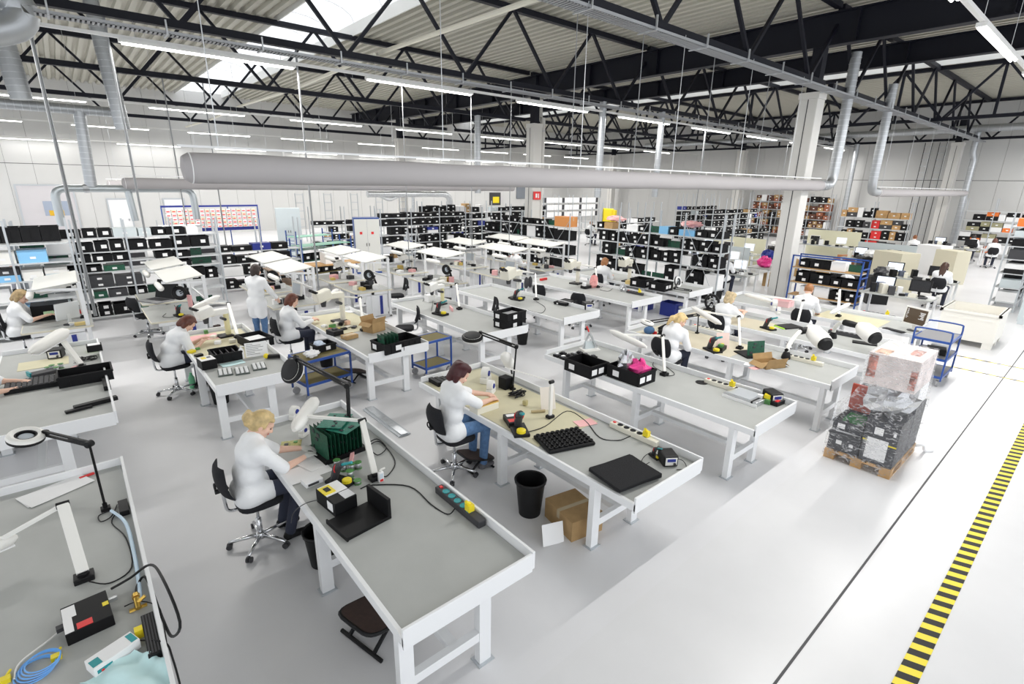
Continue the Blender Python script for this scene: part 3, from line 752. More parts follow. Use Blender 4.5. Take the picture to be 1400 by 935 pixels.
def crate(label, loc, rz, w, d, h, m=ESDB, card=None, grp=None, name='crate', cat='crate', cards=1):
    t = thing(name, label, cat, loc, rz, grp)
    part('crate_body', cached(('crate', round(w, 2), round(d, 2), round(h, 2)), lambda: crate_mesh(w, d, h)), m, t)
    if card:
        s = min(.09, h*.5, w*.4); cm = cached(('card', round(s, 3)), lambda: MB().bx(-s/2*1.3, s/2*1.3, -.002, 0, -s/2, s/2).mesh('label_card'))
        for k in range(cards): part('label_card', cm, PAPER, t, (card*w*.25-k*.16, -d/2-.012, h*.5))
        part('label_card', cm, PAPER, t, (-w/2-.012, d*.2, h*.5), -PI/2)
    return t
def waste_bin(label, loc, h=.42, r=.17):
    t = thing('waste_bin', label, 'bin', (loc[0], loc[1], 0))
    MB().lathe([(r*.72, 0), (r*.95, h-.05), (r*.97, h-.03), (r*1.04, h-.03), (r*1.04, h), (r*.93, h), (r*.7, .015), (.001, .015)], n=24).build('bin_body', BLACK, t, True)
    MB().torus((0, 0, h), r*1.02, .009, 24, 6).build('rim', BLACK, t, True)
def cable(label, pts, r=.006, m=BLACK, name='cable', n=5):
    return tag(MB().tube(smooth_path(pts, n), r, 6).build(name, m, smooth=True), label, 'cable')
def sheet(label, c, w, d, rz=0, m=PAPER, name='paper_sheet', cat='paper', curl=.004):
    "a slightly curled sheet with thickness lying at c"
    mb = MB(); n = 6; vs = []
    for z in (0, .0015):
        for i in range(n+1):
            u = i/n-.5; zz = z+.001+curl*(abs(u)*2)**3
            vs += [(u*w, -d/2, zz), (u*w, d/2, zz)]
    k = 2*(n+1); fs = []
    for i in range(n): a = 2*i; fs += [(a, a+1, a+3, a+2), (k+a, k+a+2, k+a+3, k+a+1), (a, a+2, k+a+2, k+a), (a+1, k+a+1, k+a+3, a+3)]
    fs += [(0, k, k+1, 1), (2*n, 2*n+1, k+2*n+1, k+2*n)]
    mb.x = Matrix.Rotation(rz, 4, 'Z'); mb.add(vs, fs); o = mb.build(name, m); o.location = c
    return tag(o, label, cat)
def power_strip(label, loc, rz, n=5, m=CREAM, sock=BLACK, plug=True, L=None, tilt=0):
    t = thing('power_strip', label, 'power strip', loc, rz); t.scale = (GROW,)*3; L = L or .1+n*.075
    t.rotation_euler = (tilt, 0, rz)
    MB().bx(-L/2, L/2, -.03, .03, 0, .05).build('housing', m, t, bevel=.006)
    sm = MB().lathe([(.026, .05), (.026, .054), (.021, .054), (.019, .051), (.001, .051)], n=12).mesh('socket')
    for i in range(n): part('socket', sm, sock, t, (-L/2+.1+i*.07, 0, 0))
    part('switch', MB().bx(-.012, .012, -.01, .01, .05, .058).mesh('switch'), RED, t, (-L/2+.035, 0, 0))
    if plug: part('plug', MB().bx(-.025, .025, -.022, .022, .052, .1).cyl((0, 0, .1), (.0, -.03, .13), .012, n=6).mesh('plug'), YELLOW, t, (-L/2+.1+(n-1)*.07, 0, 0))
    return t
def solder_station(label, loc, rz, s=1.0, body=BLACK):
    t = thing('soldering_station', label, 'soldering station', loc, rz); t.scale = (GROW,)*3
    MB().bx(-.07*s, .07*s, -.085*s, .085*s, 0, .11*s).build('housing', body, t, bevel=.01)
    MB().bx(-.055*s, .055*s, -.09*s, -.0855*s, .02*s, .095*s).build('front_panel', WHITEP, t)
    MB().bx(-.04*s, .04*s, -.0925*s, -.0905*s, .055*s, .085*s).build('display', DBLUE, t)
    MB().cyl((.03*s, -.092*s, .035*s), (.03*s, -.105*s, .035*s), .012*s, n=10).build('dial', DARK, t)
    return t
def iron_stand(label, loc, rz, s=1.0):
    t = thing('iron_stand', label, 'soldering iron stand', loc, rz); t.scale = (GROW,)*3
    MB().bx(-.06*s, .06*s, -.1*s, .1*s, 0, .025*s).build('base', BLACK, t, bevel=.006)
    MB().tube([(0, .06*s, .02*s), (0, .02*s, .13*s), (0, -.03*s, .16*s)], [.03*s, .032*s, .024*s], 10).build('holder', DARK, t)
    MB().lathe([(.035*s, .025*s), (.035*s, .045*s), (.028*s, .05*s)], (0, -.06*s, 0), 12).build('sponge_dish', YELLOW, t)
    MB().cyl((0, -.03*s, .16*s), (0, -.12*s, .2*s), .011*s, n=8).build('iron_handle', TEAL, t)
    MB().torus((0, .02*s, .12*s), .036*s, .004*s, 12, 5, 'y').build('wire_coil', RED, t)
    return t
def spool(label, loc, m=SILVER, r=.028, h=.055, top=GREENL, grp=None):
    t = thing('wire_spool', label, 'spool', loc, 0, grp); t.scale = (GROW,)*3
    part('core', cached(('spc', r, h), lambda: MB().lathe([(r*.8, .004), (r*.8, h-.004)], n=14).mesh('core', True)), m, t)
    fl = cached(('spf', r), lambda: MB().lathe([(r, 0), (r, .004)], n=14).mesh('flange'))
    part('flange', fl, top, t); part('flange', fl, top, t, (0, 0, h-.004))
    return t
def ring_lamp(label, base, elbow_, head, tilt=(0, 0), r=.11, arm=BLACK, ringm=WHITEP, cover=True, name='magnifier_lamp', closed=False):
    "magnifier ring lamp on a two part sprung arm"
    base, e, h = Vector(base), Vector(elbow_), Vector(head); t = thing(name, label, 'lamp', base); e, h = e-base, h-base
    MB().bx(-.035, .035, -.03, .03, 0, .03).cyl((0, 0, 0), (0, 0, .07), .018, n=10).build('clamp', arm, t)
    for nm, a, b in (('lower_arm', Vector((0, 0, .06)), e), ('upper_arm', e, h)):
        d = (b-a).normalized(); s_ = d.cross(Vector((0, 0, 1)))
        if s_.length < .1: s_ = Vector((1, 0, 0))
        u = s_.normalized().cross(d)*.02
        MB().bar(a+u, b+u, .02).bar(a-u, b-u, .02).cyl(a.lerp(b, .12), a.lerp(b, .45), .007, n=5).build(nm, arm, t)
    MB().cyl(e+Vector((-.02, -.02, 0)), e+Vector((.02, .02, 0)), .032, n=12).build('elbow_joint', arm, t)
    hd = MB(); hd.x = Matrix.Translation(h) @ Euler((R(tilt[0]), R(tilt[1]), 0)).to_matrix().to_4x4() @ Matrix.Translation((-r*1.15 if cover else 0, 0, -.03))
    ring = MB(); ring.x = hd.x; ring.torus((0, 0, 0.012), r, .02 if closed or ringm is BLACK else .034, 28, 8).build('ring_tube', ringm, t, True)
    MB_ = MB(); MB_.x = hd.x; MB_.lathe([(r*.62, 0), (r*.5, .012), (r*.01, .016)], n=24).lathe([(.01, -.01), (r*.5, -.006), (r*.62, 0)], n=24).build('lens', mat('lens_glass', (.55, .6, .65), .05, spec=.8), t, True)
    rr = MB(); rr.x = hd.x; rr.lathe([(r*1.28, -.02), (r*1.3, .012), (r*1.1, .028), (r*.64, .03), (r*.62, .0), (r*.64, -.01)], n=28).build('head_shell', arm, t, True)
    if closed: cc = MB(); cc.x = hd.x; cc.lathe([(r*1.05, .028), (r*1.0, .045), (r*.3, .055), (.001, .055)], n=24).build('lens_cover', arm, t, True); ru = MB(); ru.x = hd.x; ru.torus((0, 0, -.035), r*1.05, .022, 28, 8).build('ring_tube', PAPER, t, True)
    y = MB(); y.x = hd.x; y.cyl((r*1.25, 0, .01), (r*1.25, 0, .05), .03, n=10).bar((r*1.2, 0, .03), (r*.9, 0, .03), .03, .02).build('head_joint', arm, t)
    return t
def tube_arm_lamp(label, base, post_top, head0, head1, w=.06, arm=WHITEP, headm=WHITEP, foot=BLACK, r=.055, name='bench_lamp', taper=.7):
    "white arm lamp: black foot, leaning post, arm, long rounded head"
    base = Vector(base); p = Vector(post_top)-base; a, b = Vector(head0)-base, Vector(head1)-base
    t = thing(name, label, 'lamp', base)
    MB().bx(-.06, .06, -.05, .05, 0, .045).cyl((0, 0, .04), (0, 0, .07), .035, n=12).build('foot', foot, t, bevel=.006)
    MB().bar((0, 0, .06), p, w, w*.75).build('post', arm, t, bevel=.006)
    MB().cyl(p+Vector((-.04, .0, 0)), p+Vector((.04, 0, 0)), .026, n=12).build('joint', BLACK, t)
    m_ = a.lerp(b, .35); MB().bar(p, m_+Vector((0, 0, .03)), .028).build('arm', arm, t)
    n = 10; pts = [a.lerp(b, i/n) for i in range(n+1)]; rr = [r*(.35 if i in (0, n) else (.85 if i in (1, n-1) else 1)) * (taper+(1-taper)*i/n) for i in range(n+1)]
    MB().tube(pts, rr, 12).build('lamp_head', headm, t, True)
    d = (b-a).normalized(); MB().bar(a.lerp(b, .12)-Vector((0, 0, r*.8)), a.lerp(b, .88)-Vector((0, 0, r*.8)), r*1.1, .012).build('diffuser', PAPER, t)
    return t
def fume_arm(label, base, pts, hood, r=.05, m=WHITEP, hoodr=.14, name='fume_arm'):
    base = Vector(base); t = thing(name, label, 'fume extractor', base); P_ = [Vector(p)-base for p in pts]
    MB().lathe([(.09, 0), (.09, .02), (.07, .05), (r*1.2, .12)], n=16).build('base', BLACK, t, True)
    prev = Vector((0, 0, .1))
    for i, p in enumerate(P_):
        MB().tube([prev, prev.lerp(p, .08), prev.lerp(p, .92), p], [r*.9, r, r, r*.9], 14).build('tube', m, t, True)
        MB().ball(p, r*1.12, 12, 8).build('joint', BLACK, t, True); prev = p
    h = Vector(hood)-base; d = (h-prev).normalized(); L = (h-prev).length
    MB().tube([prev+d*L*k for k in (0, .15, .3, .55, .8, 1)], [r*.8, r*1.1, hoodr*.8, hoodr, hoodr*1.02, hoodr*.9], 18).build('hood', m, t, True)
    MB().tube([prev+d*L*.98, prev+d*L*1.12], [hoodr*.93, hoodr*.8], 18).build('hood_lip', BLACK, t, True)
    return t
def microscope(label, loc, rz, m=CREAM, col=CREAM, h=.42, s=1.0):
    "inspection microscope: round pillar, arm and sloped head, looks towards local -X"
    t = thing('microscope', label, 'microscope', loc, rz)
    MB().bx(-.1*s, .12*s, -.11*s, .11*s, 0, .03*s).build('foot', BLACK, t, bevel=.008)
    MB().cyl((.07*s, 0, .03*s), (.07*s, 0, h*s), .042*s, n=14).build('pillar', col, t, True)
    MB().bx(-.18*s, .1*s, -.055*s, .055*s, (h-.02)*s, (h+.07)*s).build('arm', m, t, bevel=.015)
    hd = MB(); hd.x = Matrix.Translation((-.24*s, 0, (h+.04)*s)) @ Matrix.Rotation(R(-14), 4, 'Y'); hd.bx(-.13*s, .12*s, -.09*s, .09*s, -.07*s, .09*s).build('head', m, t, bevel=.03)
    MB().cyl((-.24*s, 0, (h-.03)*s), (-.24*s, 0, (h-.13)*s), .05*s, .035*s, 12).build('objective', DARK, t, True)
    [MB().cyl((-.34*s, y*s, (h+.1)*s), (-.43*s, y*s, (h+.15)*s), .022*s, n=10).build('eyepiece', BLACK, t, True) for y in (-.035, .035)]
    MB().cyl((.02*s, -.075*s, h*.75*s), (.02*s, .075*s, h*.75*s), .024*s, n=10).build('focus_knob', DARK, t)
    return t
def pcb(label, loc, rot, w, h, m=GREEN, name='circuit_board', grp=None, seed=1, parent=None, nchip=10):
    "board standing in local XZ plane with raised chips"
    if parent is None: t = thing(name, label, 'circuit board', loc, 0, grp); t.rotation_euler = rot
    else: t = parent
    rnd = random.Random(seed)
    def bd(): return MB().bx(-w/2, w/2, -.001, .001, 0, h).mesh('board')
    def chips():
        mb = MB()
        for i in range(nchip):
            a, b = rnd.uniform(.015, .06), rnd.uniform(.012, .04); x, z = rnd.uniform(-w/2+.03, w/2-.06), rnd.uniform(.02, h-.05)
            s = rnd.choice((-1, 1, -1)); mb.bx(x, x+a, min(s*.001, s*.009), max(s*.001, s*.009), z, z+b)
        return mb.mesh('chips')
    part('board', cached(('pcb', w, h), bd), m, t); part('chips', cached(('chips', w, h, seed), chips), DARK, t); return t
def blue_cart(label, loc, rz, w, d, h, shelves, m=BLUE, shelfm=OLIVE, handle=True, name='trolley'):
    t = thing(name, label, 'trolley', (loc[0], loc[1], 0), rz)
    for x in (-w/2, w/2):
        for y in (-d/2, d/2):
            MB().bx(x-.014, x+.014, y-.014, y+.014, .12, shelves[-1]+(.02 if not handle else 0)).build('post', m, t)
            c = part('caster', cached('cart_cas', lambda: MB().cyl((0, -.02, .06), (0, .02, .06), .062, n=14).bx(-.025, .025, -.028, -.02, .05, .125).bx(-.025, .025, .02, .028, .05, .125).mesh('caster')), mat('caster_grey', (.35, .35, .36), .5), t, (x*.9, y*.85, 0))
    for z in shelves:
        MB().bx(-w/2+.015, w/2-.015, -d/2+.015, d/2-.015, z-.008, z+.008).build('shelf', shelfm, t)
        f = MB().bar((-w/2, -d/2, z-.01), (w/2, -d/2, z-.01), .025, .045).bar((-w/2, d/2, z-.01), (w/2, d/2, z-.01), .025, .045).bar((-w/2, -d/2, z-.01), (-w/2, d/2, z-.01), .025, .045).bar((w/2, -d/2, z-.01), (w/2, d/2, z-.01), .025, .045).build('shelf_frame', m, t)
    if handle:
        for s in (-1,) if handle == 1 else (-1, 1):
            x = s*w/2; MB().tube(smooth_path([(x, -d/2, shelves[-1]-.05), (x, -d/2, h-.06), (x, -d/2+.06, h), (x, d/2-.06, h), (x, d/2, h-.06), (x, d/2, shelves[-1]-.05)], 4), .016, 8).build('handle', m, t, True)
    return t
def monitor(label, loc, rz, w=.5, h=.32, scr=SCREEN, shell=WHITEP, tilt=-8, stand=True, lines=None):
    t = thing('monitor', label, 'monitor', loc, rz); z = .12 if stand else 0
    mm = Matrix.Translation((0, 0, z)) @ Matrix.Rotation(R(tilt), 4, 'X')
    a = MB(); a.x = mm; a.bx(-w/2, w/2, 0, .045, 0, h).build('shell', shell, t, bevel=.006)
    b = MB(); b.x = mm; b.bx(-w/2+.03, w/2-.03, -.003, .0, .03, h-.03).build('screen', scr, t)
    if lines:
        c = MB(); c.x = mm; rnd = random.Random(3)
        for i in range(9): c.bx(-w/2+.05, -w/2+.05+rnd.uniform(.02, .05), -.0045, -.0032, h-.06-i*.024, h-.05-i*.024)
        c.build('screen_text', lines, t); c = MB(); c.x = mm
        for i in range(7): c.bx(w*.12+rnd.uniform(0, .06), w*.12+rnd.uniform(.07, .13), -.0045, -.0032, h-.1-i*.022, h-.088-i*.022)
        c.build('screen_text', lines, t)
    if stand: MB().bx(-.03, .03, .03, .06, 0, z+h*.4).build('stand', shell, t); MB().lathe([(.11, 0), (.11, .012), (.04, .02)], (0, .04, 0), 18).build('stand_foot', BLACK if shell is BLACK else DARK, t)
    return t
def keyboard(label, loc, rz):
    t = thing('keyboard', label, 'keyboard', loc, rz); MB().bx(-.21, .21, -.07, .07, 0, .018).build('case', BLACK, t, bevel=.004)
    mb = MB()
    for i in range(13):
        for j in range(4): mb.bx(-.195+i*.03, -.171+i*.03, -.058+j*.03, -.034+j*.03, .018, .026)
    mb.build('keys', DARK, t)['kind'] = 'stuff'; return t
def footrest(label, loc, rz):
    t = thing('footrest', label, 'footrest', (loc[0], loc[1], 0), rz)
    pts = []
    for k in range(24):
        a = 2*PI*k/24; c, s = math.cos(a), math.sin(a); pts.append((.22*math.copysign(abs(c)**.4, c), .17*math.copysign(abs(s)**.4, s)))
    q = MB(); q.x = Matrix.Translation((0, 0, .16)) @ Matrix.Rotation(R(16), 4, 'Y'); q.prism(pts, 0, .02).build('pad', BROWN, t)
    q = MB(); q.x = Matrix.Translation((0, 0, .16)) @ Matrix.Rotation(R(16), 4, 'Y'); q.tube([(x*1.03, y*1.03, .005) for x, y in pts+pts[:1]], .013, 6).build('rim', BLACK, t)
    [MB().cyl((x, -.2, .015), (x, .2, .015), .014, n=8).build('floor_bar', BLACK, t) for x in (-.16, .16)]
    [MB().bar((x, y, .015), (0, y, .15), .02).build('strut', BLACK, t) for x in (-.16, .16) for y in (-.12, .12)]
    return t
def carton(label, loc, rz, w, d, h, m=CARD, flaps=False, name='carton', tape=True, open_=False):
    t = thing(name, label, 'box', loc, rz)
    if open_:
        b = .006; MB().bx(-w/2, w/2, -d/2, d/2, 0, b).bx(-w/2, -w/2+b, -d/2, d/2, 0, h).bx(w/2-b, w/2, -d/2, d/2, 0, h).bx(-w/2, w/2, -d/2, -d/2+b, 0, h).bx(-w/2, w/2, d/2-b, d/2, 0, h).build('box_body', m, t)
        for s in (-1, 1):
            f = MB(); f.x = Matrix.Translation((s*w/2, 0, h)) @ Matrix.Rotation(R(s*35), 4, 'Y'); f.bx(min(0, s*.1), max(0, s*.1), -d/2, d/2, -.002, .002).build('flap', m, t)
        for s in (-1, 1):
            f = MB(); f.x = Matrix.Translation((0, s*d/2, h)) @ Matrix.Rotation(R(-s*20), 4, 'X'); f.bx(-w/2, w/2, -.002, .002, 0, .1).build('flap', m, t)
    else:
        MB().bx(-w/2, w/2, -d/2, d/2, 0, h).build('box_body', m, t, bevel=.003)
        if tape: MB().bx(-w/2-.001, w/2+.001, -.025, .025, h*.6, h+.0015).build('tape', mat('tape', (.55, .45, .3), .25), t)
        MB().bx(-w/2, w/2, -.001, .001, h, h+.001).build('seam', DARK, t)
    return t
def sack(label, loc, size, m, name='plastic_bag', seed=1, cat='bag', parent=None):
    "a crumpled bag: noisy squashed ball with flat facets"
    rnd = random.Random(seed); mb = MB(); n, k = 14, 9; vs, fs = [], []
    for i in range(k+1):
        ph = PI*i/k
        for j in range(n):
            a = 2*PI*j/n; q = 1+rnd.uniform(-.28, .25)
            vs.append((size[0]/2*math.sin(ph)*math.cos(a)*q, size[1]/2*math.sin(ph)*math.sin(a)*q, max(0, size[2]/2*(1-math.cos(ph)*q))))
    for i in range(k):
        for j in range(n): fs.append((i*n+j, i*n+(j+1) % n, (i+1)*n+(j+1) % n, (i+1)*n+j))
    mb.add(vs, fs); o = mb.build(name, m, parent); o.location = loc
    return o if parent else tag(o, label, cat)
# ============================================================ people and their chairs
def sitter(label, chair_label, x, y, rz=0, **kw):
    far = kw.get('far'); c = chair(chair_label, (x+.06*math.cos(rz), y+.06*math.sin(rz)), rz, seat_h=.545)
    return person(label, (x, y), rz, **kw)
BLOND, DBLOND, REDH, BRUN, DARKB, GING = (.62, .46, .22), (.42, .30, .15), (.055, .006, .008), (.12, .035, .02), (.03, .018, .014), (.40, .17, .06)
sitter('blonde woman with hair clip and white tunic soldering with grey gloves', 'black task chair under the blonde woman in grey gloves', .90, 5.12, .0,
       lean=16, head_down=34, head_turn=-14, hands=((.60, .10, .88), (.56, -.10, .88)), hair='bun', hcol=BLOND, glove=GLOVE, legs=DJEANS, feet=.3)
sitter('red haired person in white t-shirt and jeans soldering at a bench', 'black task chair under the red haired person in jeans', 3.24, 4.98, -.05,
       lean=10, head_down=36, head_turn=-18, hands=((.62, .03, .97), (.58, -.09, .95)), hair='wavy', hcol=REDH, legs=JEANS, spine=.5, shoes=mat('grey_shoe', (.12, .12, .13), .8), skirt=.1)
sitter('brunette woman in white tunic bending low over a circuit board', 'black task chair under the brunette bending low', .90, 10.2, .05,
       lean=34, head_down=52, hands=((.56, .06, .90), (.52, -.10, .88)), hair='bob', hcol=BRUN, legs=DJEANS)
sitter('brown haired woman in long white coat looking into a cream microscope', 'black task chair under the woman at the cream microscope', 2.98, 10.55, 0,
       lean=14, head_down=24, hands=((.55, .02, .90), (.50, -.14, .90)), hair='bob', hcol=(.14, .04, .02), sleeve='long', coat=COATB if False else COAT)
person('dark haired woman in white lab coat and jeans standing at a workstation', (2.96, 12.42), R(38), 'stand', lean=6, head_down=18, hands=((.30, .26, .95), (.42, -.24, .98)), hair='bob', hcol=DARKB, sleeve='long', legs=JEANS, skirt=.12)
sitter('blonde woman holding a green part at the overhead shelf desk by the left rack', 'black task chair under the blonde woman by the left rack', -1.18, 14.05, -.1,
       lean=14, head_down=34, hands=((.52, .04, .95), (.52, -.14, .93)), hair='bob', hcol=DBLOND)
sitter('person in white coat cut by the picture edge reaching over a black foam block', 'task chair behind the black foam block bench', -1.5, 9.55, -.15,
       lean=18, head_down=30, hands=((.60, .12, .88), (.56, -.14, .86)), hair='bob', hcol=BLOND)
person('dark haired person in white coat standing behind the left storage rack', (-1.62, 23.3), R(-60), 'stand', lean=4, head_down=15, hair='short', hcol=DARKB, sleeve='long', hands=((.25, .2, .95), (.25, -.2, .95)), legs=mat('grey_trousers', (.35, .36, .42), .8), far=True)
sitter('woman with brown ponytail in white coat at the workstation with black bags', 'black task chair under the ponytail woman', 11.95, 14.0, .0,
       lean=16, head_down=22, hands=((.5, .15, .9), (.5, -.12, .9)), hair='pony', hcol=(.3, .13, .05), sleeve='long', far=True)
sitter('ginger woman in white tunic at a cream microscope before the grey rack', 'black task chair under the ginger woman', 12.55, 10.4, .15,
       lean=12, head_down=20, hands=((.45, .12, .92), (.42, -.16, .9)), hair='bob', hcol=GING, far=True)
sitter('woman with blonde ponytail bent over a bench with black arm lamp', 'black task chair under the blonde ponytail woman', 8.05, 5.0, .0,
       lean=30, head_down=30, head_turn=-35, hands=((.5, .08, .9), (.48, -.12, .88)), hair='pony', hcol=(.75, .55, .26))
sitter('curly blonde woman in white tunic holding a yellow tool', 'black task chair under the curly blonde woman', 10.55, 5.28, -.1,
       lean=14, head_down=26, hands=((.62, -.02, 1.02), (.6, -.14, 1.0)), hair='wavy', hcol=(.6, .47, .28))
sitter('short haired man in white polo shirt seen from behind near the blue rack', 'black task chair under the man in the polo shirt', 12.68, 4.42, .15,
       lean=6, head_down=24, hands=((.5, .12, .9), (.45, -.22, .86)), hair='short', hcol=GING, spine=.53, skirt=.08)
sitter('dark haired person in white coat at a bright monitor behind the grey rack', 'task chair behind the grey rack', 17.0, 8.7, .0, lean=10, head_down=10, hands=((.5, .1, .9), (.5, -.12, .9)), hair='bob', hcol=DARKB, sleeve='long', far=True)
sitter('woman with long brown hair at a desk beyond the white bulk container', 'task chair of the long haired woman', 21.0, 3.5, .0, lean=10, head_down=15, hands=((.45, .1, .9), (.45, -.12, .9)), hair='long', hcol=(.06, .025, .015), far=True)
sitter('person in white t-shirt at the cream cabinets near the right wall', 'task chair at the cream cabinets', 32.8, 6.9, .3, lean=5, head_down=10, hair='short', hcol=(.25, .09, .03), hands=((.45, .1, .9), (.45, -.12, .9)), far=True)
sitter('person in white coat leaning over a desk near the right wall', 'task chair in front of the orange binders', 37.6, 5.3, .2, lean=32, head_down=30, hair='bob', hcol=DARKB, sleeve='long', hands=((.5, .1, .9), (.5, -.12, .9)), far=True)
sitter('brown haired person with yellow armband near the tall grey shelf', 'task chair near the tall grey shelf', 35.0, 4.1, .2, lean=24, head_down=20, hair='bob', hcol=BRUN, sleeve='long', hands=((.5, .1, .9), (.5, -.12, .9)), far=True)
sitter('red haired person in white coat far behind the racks', 'black task chair far behind the racks', 25.0, 21.9, .0, lean=8, head_down=10, hair='short', hcol=(.3, .12, .04), sleeve='long', hands=((.45, .1, .9), (.45, -.12, .9)), far=True)
# empty chairs
chair('empty black task chair at the laptop desk turned aside', at(205, 458)[:2], .5)
chair('empty black task chair with second seat at the laptop desk', at(150, 478)[:2], .2) if False else None
chair('empty black task chair between two blue topped benches', (5.42, 10.05), 2.6)
chair('empty black task chair beside the stacked black crates', (7.45, 9.75), 2.7)
chair('empty black task chair behind the red tipped tool', (9.95, 10.3), .3)
chair('empty black task chair at the workstation with round magnifier', (6.95, 13.3), 2.9)
chair('empty black task chair below the pink bag bench', (10.0, 8.9), .4)
# ============================================================ things on the benches
def B(px, py, dz=0): return at(px, py, ZS+dz)
def xy(px, py, z): p = at(px, py, z); return p
def small_box(name, label, cat, c, w, d, h, rz=0, m=BLACK, extra=None, bevel=.004):
    t = thing(name, label, cat, c, rz); t.scale = (GROW,)*3; MB().bx(-w/2, w/2, -d/2, d/2, 0, h).build('body', m, t, bevel=bevel)
    for e in extra or ():
        nm, (x0, x1, y0, y1, z0, z1), mm = e; MB().bx(x0, x1, y0, y1, z0, z1).build(nm, mm, t)
    return t
# ---- front left bench
GROW = 1.0
ring_lamp('black sprung arm magnifier ring lamp on the front left bench', B(145, 697), xy(122, 607, 1.26), xy(60, 592, 1.28), (12, 10), .11)
for k, (dx, dz) in enumerate(((0, 0), (.02, .004))): sheet('white document folder on the front left bench, %s' % ('lower' if k == 0 else 'upper'), B(76+dx*100, 670, .001+dz), .50, .27, .36+k*.06, name='document')
small_box('plastic_strip', 'small crumpled red plastic strip behind the white documents', 'plastic strip', B(119, 651), .12, .035, .015, .3, RED)
tube_arm_lamp('white arm lamp with black foot leaning on the front left bench', B(116, 792), xy(86, 690, 1.24), xy(24, 733, 1.02), xy(-40, 760, 1.02), .075, r=.06)
t = small_box('control_box', 'flat black control box with white and red labels on front left bench', 'control box', B(122, 850), .245, .30, .085, .08, ESDB, [('white_label', (-.12, -.05, .01, .13, .085, .087), PAPER), ('white_label', (-.121, -.075, -.14, .01, .085, .087), PAPER), ('red_label', (-.06, .02, -.14, -.08, .085, .0875), RED), ('yellow_label', (.085, .118, -.02, .02, .085, .087), YELLOW), ('connector', (-.16, -.122, -.02, .02, .03, .06), DARK), ('connector', (.122, .17, .06, .085, .03, .055), STEEL)])
small_box('power_supply', 'black power supply block against the rim of the front left bench', 'power supply', B(170, 697), .07, .22, .05, 0, BLACK)
t = thing('brass_valve', 'brass hose valve at the edge of the front left bench', 'valve', B(190, 835))
MB().cyl((0, 0, .02), (0, .08, .05), .018, n=10).cyl((0, .08, .05), (0, .12, .05), .024, n=6).build('body', GOLD, t, True); MB().cyl((0, .04, .04), (.05, .04, .07), .012, n=8).build('tap', GOLD, t, True); MB().cyl((-.05, .03, .0), (.05, .03, .0), .015, n=8).build('base', GOLD, t)
e = -.03
cable('pale blue air hose running along the rim of the front left bench', [B(152, 698, .02), B(172, 715, .03), B(184, 760, .02), B(190, 800, .03), B(191, 822, .04)], .013, mat('air_hose', (.62, .78, .92), .35), 'air_hose')
cable('long black hose looping over the edge of the front left bench', [B(152, 805, .05), B(178, 790, .06), B(205, 772, .22), B(222, 790, .35), B(246, 850, .25), B(235, 870, .02), B(222, 845, .02), B(200, 790, .05), B(188, 800, .03), B(186, 815, .04)], .009, BLACK, 'hose')
cable('thin black cable from the lamp foot to the rim on front left bench', [B(122, 795, .03), B(150, 797, .006), B(180, 775, .006), B(172, 735, .006), B(153, 715, .006), B(160, 700, .02)], .005)
cable('thin black coil of cable at the foot of the black ring lamp', [B(150, 698, .01), B(135, 705, .01), B(138, 713, .01), B(152, 706, .01), B(160, 690, .01)], .005)
cable('thin black lead hanging from the socket strip over the front left bench', [B(190, 875, .03), B(225, 878, .06), B(236, 900, .02), B(246, 935, -.2)], .006)
cable('short black probe lead by the brass valve', [B(170, 829, .01), B(190, 822, .03), B(215, 828, .05), B(222, 845, .03), B(228, 880, .02)], .004)
t = thing('socket_strip', 'long ribbed black socket strip along the front left bench rim', 'power strip', B(208, 873), 0)
MB().bx(-.035, .035, -.2, .2, 0, .05).build('housing', BLACK, t, bevel=.004)
for k in range(4): MB().bx(-.028+k*.016, -.02+k*.016, -.19, .19, .05, .056).build('rib', DARK, t)
MB().bx(-.08, -.036, .05, .1, .0, .06).build('plug', YELLOW, t)
t = small_box('glove_box', 'white and teal carton of gloves on the front left bench', 'box', B(157, 900), .25, .115, .07, .36, PAPER, [('teal_print', (-.12, -.07, -.045, .02, .07, .0712), TEAL), ('teal_print', (.085, .12, -.045, .04, .07, .0712), TEAL), ('side_print', (-.11, -.03, -.0585, -.0575, .02, .045), TEAL), ('red_mark', (-.09, -.075, -.059, -.058, .02, .035), RED)])
def cloth(label, pts, z, m, seed=1, th=.012, name='cloth'):
    rnd = random.Random(seed); n = 12; vs, fs = [], []
    (ax, ay), (bx_, by_), (cx, cy), (dx, dy) = pts
    for s_ in (0, 1):
        for i in range(n+1):
            for j in range(n+1):
                u, v = i/n, j/n; x = (ax*(1-u)+bx_*u)*(1-v)+(dx*(1-u)+cx*u)*v; y = (ay*(1-u)+by_*u)*(1-v)+(dy*(1-u)+cy*u)*v
                w = .018*math.sin(u*9+v*4+seed)+.014*math.sin(v*13-u*5)+rnd.uniform(-.003, .003)
                vs.append((x, y, z+.02+max(-.018, w)+(th if s_ else 0)*.4))
    w = n+1; N_ = w*w
    for i in range(n):
        for j in range(n): a = i*w+j; fs += [(a, a+1, a+w+1, a+w), (N_+a, N_+a+w, N_+a+w+1, N_+a+1)]
    for i in range(n):
        fs += [(i, N_+i, N_+i+1, i+1), (n*w+i, n*w+i+1, N_+n*w+i+1, N_+n*w+i), (i*w, (i+1)*w, N_+(i+1)*w, N_+i*w), (i*w+n, N_+i*w+n, N_+(i+1)*w+n, (i+1)*w+n)]
    return tag(MB().add(vs, fs).build(name, m, smooth=True), label, 'cloth')
q = [tuple(B(a, b)[:2]) for a, b in ((110, 938), (185, 893), (228, 905), (238, 960))]
cloth('crumpled pale aqua cloth on the front left bench', q, ZS, AQUA, 3)
t = thing('cable_coil', 'coil of bright blue cable with yellow plugs on front left bench', 'cable', B(48, 918))
